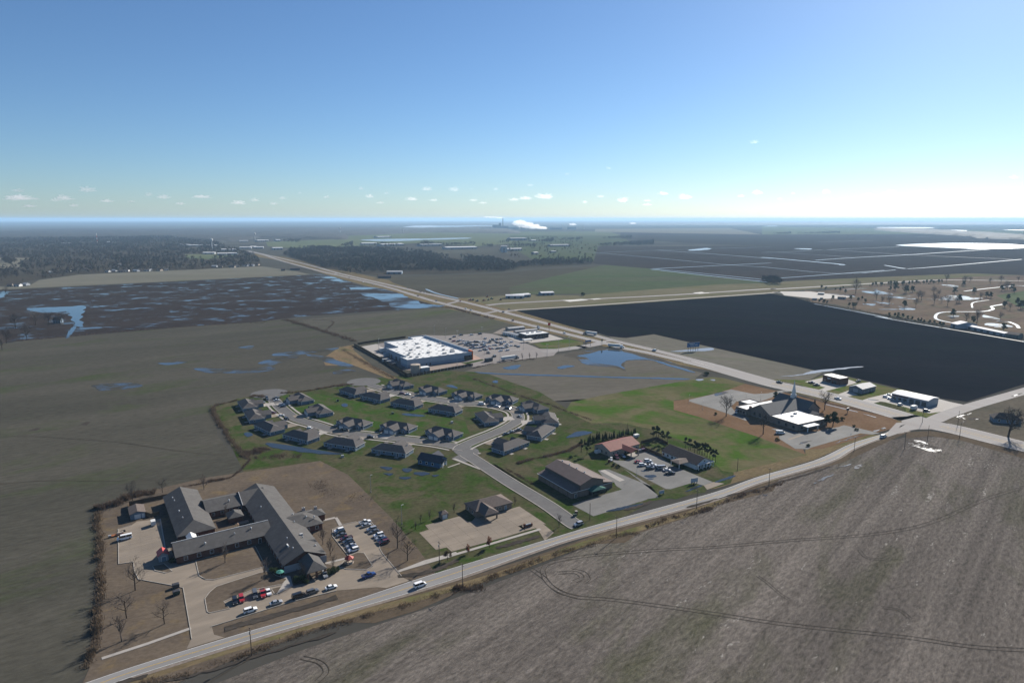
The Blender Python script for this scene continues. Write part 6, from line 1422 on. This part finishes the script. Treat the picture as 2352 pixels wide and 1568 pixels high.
for x, y, lb in ((265,1285,'tall pole with a lamp arm at the field edge by the crossing'),(665,1160,'slim pole beside the bright puddle at the crossing'),(1195,890,'slim pole between the highway and the wet yard'),(1225,1110,'leaning pole on the verge below the highway'),(575,845,'slim pole in the crossing island')): pole('Q',x,y,lb,10.5,0 if 'slim' in lb else 1,group='poles around the crossing')
pole('P',1450,1600,'pole on the road verge below the church',9,1); pole('L',500,150,'short pole at the pine edge of the clinic field',6,0); pole('V2',350,90,'thin pole on the green field beside the white office',8,0)
def lamp(t, x, y, h, label, group=None, arms=1, ang=33):
    p = pt(t,x,y); o = thing('lamp_post', label, 'lamp', (p.x,p.y,.1), R(ang), group); s = h/9
    MB().tube((0,0,0),(0,0,.7),.28*s,.28*s,8,cap=True).build('base', conc_light, o); MB().tube((0,0,.5),(0,0,h),.10*max(s,.6),.07*max(s,.6),8).build('shaft', galv, o)
    for k in range(arms): MB().box((1 if k == 0 else -1)*.55*s,0,h-.1,1.1*s,.3*s,.16).build('lamp_head', ac_grey, o)
lamp('C',1395,655,9.5,'tall lamp post on the lawn right of the nursing home lot'); lamp('C',855,100,9.5,'tall lamp post on the rough lawn north of the nursing home lot')
for x, y in ((145,475),(575,405),(915,475),(1295,615),(1710,740),(890,795),(615,700),(2095,600),(1910,650)): lamp('N',x,y,13,'tall light pole on the big store lot','light poles on the store lot',2)
for t, x, y in (('M',945,690),('M',730,480),('M',2100,760),('M',1700,230),('M',1900,280),('N',140,890)): lamp(t,x,y,12,'tall light pole beside the big store walls','light poles around the store',1)
for t, x, y in (('H',1090,265),('H',1745,365),('H',790,1042),('I',295,465),('I',1150,685),('H',1035,375),('I',125,440),('F',2230,915)): lamp(t,x,y,4.6,'short street lamp along the estate streets','street lamps on the estate')
for t, x, y in (('O',265,510),('O',1000,500),('O',1260,485),('O',1515,460),('O',505,620)): lamp(t,x,y,7,'light pole on the church parking lot','light poles by the church')
lamp('L',660,925,8,'lamp post on the strip between gym and clinic lots')
def sign(name, label, t, x, y, w, h, z0, ang, col, posts=2, deep=.3):
    o = root_at(name, label, 'sign', pt(t,x,y), ang)
    for k in range(posts): MB().box((k/(max(posts-1,1))-.5)*w*.8 if posts > 1 else 0,0,0,.3,.3,z0+.4).build('post', steel, o)
    MB().box(0,0,z0,w,deep,h).build('panel', col, o); MB().box(0,0,z0+h,w+.2,deep+.1,.14).build('frame', steel, o); return o
blue_panel = surf('sign_blue', (.05,.14,.30), .12, 1.2, .5); pale_panel = surf('sign_pale', (.45,.50,.55), .1, 1, .5)
b_ = sign('billboard','blue roadside billboard on steel posts beside the highway','R',2035,510,15.5,5.0,4.5,20,blue_panel,5)
for k, (x, z, w, h) in enumerate(((-4.2,7.9,1.5,.9),(-2.4,7.9,1.3,.9),(-.8,7.9,1.4,.9),(.9,7.9,1.1,.9),(3.6,6.6,3.6,.5),(-1.5,6.2,5.0,.5),(-6.8,8.2,1.0,1.0))):
    MB().box(x,-.17,z,w,.06,h).build('lettering', white_wall if k < 6 else steel, b_)
sign('monument_sign','blue topped double post sign at the store turn-off','R',205,430,7,1.6,5.5,20,blue_panel,2,1.0)
sign('pole_sign','tall red restaurant sign on a post beside the highway','N',1745,345,3.5,3,11,20,surf('sign_red', (.5,.06,.05), .1, 1, .5),1)
sign('office_sign','grey signboard on posts at the white office drive','L',1665,1055,4.2,2.2,.8,20,pale_panel,3); sign('roadside_sign','low pale sign at the gym lot driveway','L',1095,1245,3.0,1.6,.5,25,pale_panel,2)
sign('church_sign','dark topped church sign on the brown lawn beside the highway','P',1335,935,2.6,1.8,2.0,30,steel,1,.5); sign('gantry_sign','dark sign post on the verge near the store turn-off','R',445,420,1.6,2.2,5.5,20,steel,1)
for t, x, y, lb in (('V1',1410,395,'brick mailbox pier beside the estate entrance'),('V1',1640,30,'small utility cabinet on the gym lawn')):
    o = root_at('mailbox_pier', lb, 'pier', pt(t,x,y), 33); MB().box(0,0,0,1.0,1.0,1.9).build('shaft', brick, o); MB().box(0,0,1.9,1.2,1.2,.18).build('cap', conc_light, o)
for k, (t, x, y) in enumerate((('H',975,690),('H',2010,850),('F',2240,470),('H',15,470),('V1',1400,405),('H',100,1445))):
    o = root_at('utility_cabinet', 'small metal utility cabinet on the estate lawn', 'cabinet', pt(t,x,y), 20, group='utility cabinets on the estate lawns'); MB().box(0,0,.1,1.6,1.2,1.2).build('casing', galv if k % 2 else surf('cab_green',(.08,.11,.08),.1,1,.6), o); MB().box(0,0,0,1.9,1.5,.1).build('pad', conc_light, o)
# white van trailer and skylight slabs beside the clinic
for t, x, y, lb in (('K',1415,465,'white utility trailer in the shade beside the clinic wall'),('K',2090,185,'white utility trailer on the grass behind the clinic')):
    o = root_at('utility_trailer', lb, 'trailer', pt(t,x,y), 33); MB().box(0,0,.5,3.6,2.2,1.6).build('body', white_wall, o)
    for s in (-1,1): MB().tube((0,s*.95,.35),(0,s*1.15,.35),.35,.35,10,cap=True).build('wheel', tyre, o)
# loading yard clutter behind the store
for t, x, y, w, d, h, m, lb in (('M',845,520,12,3,4,white_wall,'white trailer backed to the store loading dock'),('M',855,690,7,2.6,2.6,ac_grey,'pale container in the store loading yard'),('M',930,720,7,2.6,2.4,siding_grey,'grey container beside the pale one in the store yard'),('M',1000,760,5,2.4,2.0,steel,'dark bin in the store loading yard'),('M',1040,450,3,3,2,ac_grey,'utility block by the store dock notch'),('N',690,820,8,3,3.2,steel,'dark cart shelter on the store lot edge')):
    o = root_at('container', lb, 'container', pt(t,x,y), 33); MB().box(0,0,.3,w,d,h).build('body', m, o); MB().box(w/2+.03,0,.4,.08,d*.9,h*.9).build('doors', steel, o); MB().box(0,0,0,w*.9,d*.8,.3).build('skids', steel, o)
# ------------------------------------------------------------------ farther buildings
def shed_far(name, label, t, x0, y0, x1, y1, depth, h, rise, wm, rm, cat='building', group=None, doors=3):
    a, b = pt(t,x0,y0), pt(t,x1,y1); d = b-a; L = d.length; o = thing(name, label, cat, (a.x,a.y,.1), atan2(d.y,d.x), group)
    m1 = MB(); walls(m1, 0, L, 0, depth, h, h+rise, 'x', 0, 0); m1.build('wall', wm, o); m2 = MB(); roof(m2, 0, L, 0, depth, h, h+rise+.1, 'x', 0, 0, .4); m2.build('roof', rm, o)
    for k in range(doors): MB().box(L*(k+.5)/doors, -.05, 0, min(4, L/doors*.5), .12, h*.7).build('door', steel, o)
    return o
shed_far('farm_shed','long white farm shed at the golf course edge','S1',1445,930,2040,1055,9,4,1.2,siding_grey,white_metal,doors=6); shed_far('farm_shed','big grey gabled barn beside the long white shed','S1',1195,905,1300,930,26,5.5,3,siding_grey,white_metal,doors=1); shed_far('farm_shed','dark green hut at the end of the long white shed','S1',2070,1060,2255,1085,12,4,2,surf('hut_green',(.06,.09,.08),.1,2,.7),shingle_dark)
for k, (x0,y0,x1,y1) in enumerate(((1205,395,1300,400),(1120,480,1190,483),(1240,470,1285,472),(1515,462,1630,470))): shed_far('airstrip_shed',['open white roofed shed on the airstrip apron','blue hut beside the airstrip apron','small dark hut beside the airstrip apron','dark shed among scrub near the airstrip'][k],'S2',x0,y0,x1,y1,8,3.2,1,[steel,siding_blue,steel,siding_blue][k],[white_metal,grey_metal,grey_metal,shingle_dark][k])
for k, (x0,y0,x1,y1) in enumerate(((0,798,80,795),(60,795,195,785),(290,772,405,768))): shed_far('depot_shed',['white roofed depot shed next to the machinery yard','long white depot shed beside the airstrip','lone white depot shed at the airstrip end'][k],'W3',x0,y0,x1,y1,16,5,1.6,siding_blue,white_metal)
shed_far('depot_shed','white depot building in the machinery yard by the highway','W2',2255,798,2420,798,14,5,1.6,siding_grey,white_metal)
for k, (x,y) in enumerate(((1935,815),(1960,815),(2000,825),(2060,820),(2100,815),(2210,812),(2090,785),(2130,805))):
    o = root_at('farm_machine', 'dark piece of machinery in the yard beside the highway', 'machine', pt('W2',x,y), random.uniform(0,180), group='machines in the highway yard'); MB().box(0,0,.6,5,2.4,1.4).build('chassis', [surf('mach_red',(.3,.06,.04),.2,1,.6),surf('mach_green',(.05,.12,.05),.2,1,.6),steel][k%3], o); MB().box(-.8,0,2.0,1.8,1.8,1.3,top=.85).build('cab', carglass, o)
    for s in (-1,1):
        for xx in (-1.6,1.7): MB().tube((xx,s*1.2,.7),(xx,s*1.6,.7),.7,.7,10,cap=True).build('wheel', tyre, o)
shed_far('barn','long pale roofed barn at the edge of the roadside woods','W2',1185,580,1320,580,22,6,2.5,siding_blue,grey_metal); shed_far('barn','dark rounded barn on the grass beside the roadside woods','W2',1112,618,1225,615,16,5,3,steel,shingle_dark); shed_far('barn','dark barn on the grass island left of the highway','W2',320,545,408,543,18,5,2,steel,shingle_dark); shed_far('barn','small dark shed near the barn left of the highway','W2',240,550,275,549,12,4,2,steel,shingle_dark)
for k, a in enumerate(((1150,328,1345,322),(1725,358,2000,352),(965,318,1100,316),(1505,330,1690,325),(1110,255,1230,252),(165,362,255,360),(195,285,235,284),(30,290,95,288))):
    shed_far('warehouse',['long white roofed warehouse beyond the roadside woods','biggest white roofed warehouse right of the woods','pale blue roofed warehouse behind the woods','grey roofed warehouse between two white ones','dark works hall behind the flooded ponds','white shop roof at the town end of the highway','red brown shop near the town water tower','white roofed school on the town edge'][k],'W2',*a,60 if k < 5 else 30,9,2,siding_grey,white_metal if k != 3 else grey_metal)
shed_far('grain_elevator','tall grey grain elevator right of the roadside woods','W2',2212,385,2268,385,22,26,3,ac_grey,grey_metal,doors=1); shed_far('warehouse','long blue grey mill on the far plain','W3',20,278,160,276,70,14,3,siding_blue,grey_metal); shed_far('warehouse','dark grey barn on the far plain','W3',375,333,545,330,40,8,3,siding_blue,grey_metal); shed_far('warehouse','white shed beside the far plain groves','W3',205,284,250,283,30,7,2,siding_grey,white_metal); shed_far('warehouse','low white works right of the grain elevator','W3',-60,372,120,368,30,9,2,siding_grey,white_metal); shed_far('warehouse','small white farm hall right of the works','W3',230,402,265,400,20,7,2,siding_grey,white_metal); shed_far('warehouse','blue farm shed alone on the far field','W3',385,388,425,387,25,6,2,siding_blue,grey_metal)
shed_far('farm_house','dark farm house among the bare trees on the left','W1',478,1022,545,1020,9,4.5,3.5,siding_blue,shingle_dark,'house')
random.seed(31)
for k, w in enumerate('1070,500 1015,525 760,545 940,560 1000,555 1060,560 1110,555 1190,555 1250,550 1290,552 1330,550 1400,548 1480,545 1900,515 2050,518 2110,512 2220,505 2290,500 120,688 200,680 60,690 590,560 440,570 1960,520 2170,508'.split()):
    x, y = map(float, w.split(',')); shed_far('town_house',['white walled house at the near edge of the wooded town','grey sided house at the near edge of the wooded town','tan sided house at the near edge of the wooded town'][k%3],'W1',x,y+3,x+random.uniform(28,55),y+random.uniform(1,4),11,3.5,2.6,[white_wall,siding_grey,siding_tan][k%3],[shingle,grey_metal,shingle_dark][k%3],'house','houses along the town edge',2)
for k, w in enumerate('1640,330 1720,330 1590,322 1850,332 1920,282 2000,278 2080,270 2150,290 550,312 600,312 960,300 1820,402 1950,410 2040,408 1990,372 2050,372 2150,352 2280,350 2300,285 2250,345'.split()):
    x, y = map(float, w.split(',')); shed_far('town_building','low white roofed building among the town trees','W1',x,y,x+random.uniform(40,110),y-1,30,7,1.5,siding_grey,white_metal,'building','white roofed buildings in the town',2)
def water_tower(t, x, y, h, label):
    o = root_at('water_tower', label, 'water tower', pt(t,x,y), 0)
    MB().tube((0,0,0),(0,0,h*.72),2.2,1.6,12).build('column', white_wall, o)
    prof = [(1.8,h*.70),(5.5,h*.78),(6.6,h*.86),(5.8,h*.94),(2.5,h)]; a = MB()
    for (r0,z0),(r1,z1) in zip(prof[:-1],prof[1:]): a.tube((0,0,z0),(0,0,z1),r0,r1,16)
    a.tube((0,0,h),(0,0,h+.8),2.5,.1,16).build('tank', white_wall, o)
water_tower('W1',1905,350,48,'white water tower among the town trees'); water_tower('W1',2290,280,52,'farther white water tower at the town end')
water_tower('W2',770,215,60,'paired pale silo tower beyond the far woods'); water_tower('W2',1335,212,40,'small white tower on the green far field')
o = root_at('radio_mast','thin red and white radio mast above the town trees','mast',pt('W1',877,325),0)
for k in range(6): MB().tube((0,0,k*11),(0,0,k*11+11),1.0,.9,4).build('mast_section', white_wall if k % 2 else surf('mast_red',(.4,.05,.04),.1,2,.6), o)
# ------------------------------------------------------------------ paper mill on the horizon
fp = pt('W3',150,176); ml = thing('paper_mill','distant paper mill with a tall stack and white steam','factory',(fp.x,fp.y,0),0)
MB().tube((-320,120,0),(-320,120,150),7,5,14,cap=True).build('stack', surf('stack_dark',(.10,.11,.12),.1,20,.8), ml)
for x,y,w,d,h in ((-300,0,120,70,45),(-420,40,90,60,60),(-180,-30,160,60,28),(0,20,140,80,34),(180,0,200,70,26),(-560,-10,180,60,22),(420,30,180,60,22),(640,10,120,60,30),(-360,60,30,30,85)): MB().box(x,y,0,w,d,h).build('mill_hall', siding_blue, ml)
for x, h in ((520,60),(700,48),(820,52)): MB().tube((x,80,0),(x,80,h),4,3,10,cap=True).build('mill_stack', ac_grey, ml)
steam = bpy.data.materials.new('steam'); steam.use_nodes = True; sn = steam.node_tree.nodes; sn.remove(sn['Principled BSDF'])
sv = sn.new('ShaderNodeVolumePrincipled'); sv.inputs['Color'].default_value = (.98,.98,.98,1); sv.inputs['Density'].default_value = .014; sv.inputs['Anisotropy'].default_value = .6
steam.node_tree.links.new(sv.outputs[0], sn['Material Output'].inputs['Volume'])
def puff(name, label, cat, c, r, mat, seed, flat=.0, rough=.38, sub=4, group=None, FQ=1.7):
    """lumpy closed cloud body"""
    bm = bmesh.new(); bmesh.ops.create_icosphere(bm, subdivisions=sub, radius=1)
    for v in bm.verts:
        d = v.co.normalized(); n = mnoise.fractal(Vector((d.x*FQ*r[0]/max(r[1],r[2]), d.y*FQ, d.z*FQ)) + Vector((seed*7.1,0,0)), 1.0, 2.1, 4)
        k = 1 + rough*n*1.5; z = d.z*k
        if flat and z < 0: z *= flat
        v.co = (d.x*k*r[0], d.y*k*r[1], z*r[2])
    me = bpy.data.meshes.new(name); bm.to_mesh(me); bm.free(); me.materials.append(mat)
    o = mesh_ob(name, me); o.location = c; tag(o, label, cat, group); return o
for k, (dx, dz, rx, rz_) in enumerate(((20,80,85,44),(110,58,95,40),(200,40,90,28),(290,24,70,16),(350,14,50,9))):
    s = puff('steam_plume','thick white steam billowing over the distant paper mill','steam',(fp.x-100+dx,fp.y-140-k*3,dz),(rx,90,rz_),steam,k+1,group='steam over the mill'); s['kind'] = 'stuff'
thin = steam.copy(); thin.node_tree.nodes['Principled Volume'].inputs['Density'].default_value = .012
for k, (dx, dz, rx, rz_) in enumerate(((-370,156,60,9),(-450,163,70,9),(-540,168,60,8))):
    s = puff('steam_plume','thin white wisp drifting left from the mill stack','steam',(fp.x+dx,fp.y+120,dz),(rx,40,rz_),thin,k+11,group='wisps from the mill stack'); s['kind'] = 'stuff'
for k, (x, y) in enumerate(((570,150),(1110,134))):
    p = pt('W3',x,y+18); s = puff('steam_plume','small far steam puff on the horizon plain','steam',(p.x,p.y,60),(60,40,16),thin,k+21,group='small far steam puffs'); s['kind'] = 'stuff'
# ------------------------------------------------------------------ haze: one closed box of even, thin air
HZ = 62000.0
mb = MB().box(0, 0, -1.0, 2*HZ, 2*HZ, 186.0)
hm = bpy.data.materials.new('haze_air'); hm.use_nodes = True
hn = hm.node_tree.nodes; hn.remove(hn['Principled BSDF'])
pv = hn.new('ShaderNodeVolumePrincipled'); pv.inputs['Color'].default_value = (.46, .72, 1.0, 1); pv.inputs['Density'].default_value = HAZE_D
pv.inputs['Anisotropy'].default_value = .15
hm.node_tree.links.new(pv.outputs[0], hn['Material Output'].inputs['Volume'])
hz = mb.build('haze', hm); hz['kind'] = 'stuff'; tag(hz, 'thin pale blue haze over the whole flat plain', 'haze')
# ------------------------------------------------------------------ fair-weather clouds, one level, above the haze
cloudm = bpy.data.materials.new('cloud'); cloudm.use_nodes = True; cn = cloudm.node_tree.nodes; cn.remove(cn['Principled BSDF'])
cv = cn.new('ShaderNodeVolumePrincipled'); cv.inputs['Color'].default_value = (.99,.99,.99,1); cv.inputs['Density'].default_value = .0014; cv.inputs['Anisotropy'].default_value = .6
cloudm.node_tree.links.new(cv.outputs[0], cn['Material Output'].inputs['Volume'])
CL = [  # survey x, y, width, height (photo pixels)
 (1712,337,28,9),(1391,393,18,6),(1299,405,16,8),(1217,429,20,6),(838,437,18,8),(985,438,34,10),(1046,439,32,12),(1140,438,18,7),(1085,437,10,5),(857,454,30,10),(894,447,18,6),(700,446,12,6),(225,440,50,14),(70,441,42,8),(70,458,90,14),(10,460,40,10),(170,458,52,14),(265,464,42,8),(150,462,30,10),(320,465,22,6),(360,450,24,10),(395,456,40,10),(480,455,60,8),(560,468,50,9),(598,462,30,8),(660,458,22,8),(760,455,20,7),(640,470,24,7),(950,460,40,9),(1000,462,30,6),(1090,462,30,6),(1180,461,36,8),(1250,455,60,14),(1205,458,40,9),(1340,466,20,6),(1375,454,24,6),(1425,463,34,12),(1515,448,34,8),(1480,463,22,6),(1565,456,44,12),(1727,446,36,10),(1690,453,24,6),(1778,459,18,5),(1807,447,14,6),(1880,444,26,12),(1975,452,30,9),(2024,447,38,12),(2085,449,52,14),(2115,449,44,10),(2155,449,20,7),(2190,449,22,9),(2225,448,40,12),(2297,412,24,9),(2299,447,32,7),(1945,461,14,5),(880,468,24,6),(1110,468,26,5),(430,470,30,6),(90,475,40,6),(190,474,30,6),(1480,472,26,5),(1850,467,18,4)]
for k, (x, y, w, h) in enumerate(CL):
    el = atan((EY - y)/FPX) ; D = min(1150.0/tan(max(el, .014)), 58000.0)
    a = (x - CX)/FPX; rr2 = Vector((a, 1.0, (EY-y)/FPX)); sc_ = D
    wx = w/FPX*D*.62; hz_ = h/FPX*D*.62
    lab = 'small white cumulus cloud low over the horizon'
    if k == 0: lab = 'lone small white cloud highest in the pale sky'
    elif k == 1: lab = 'faint small cloud second highest, above the cloud row'
    elif w > 48: lab = 'wide white cumulus cloud low over the horizon'
    elif h <= 6: lab = 'thin flat streak of cloud low over the horizon'
    o = puff('cloud', lab, 'cloud', (rr2.x*D, rr2.y*D, CAM_H + rr2.z*D), (wx*.48, wx*.34, hz_*.85), cloudm, k+40, .4, .62, 4, 'clouds low over the horizon' if k > 1 else None, 1.9)
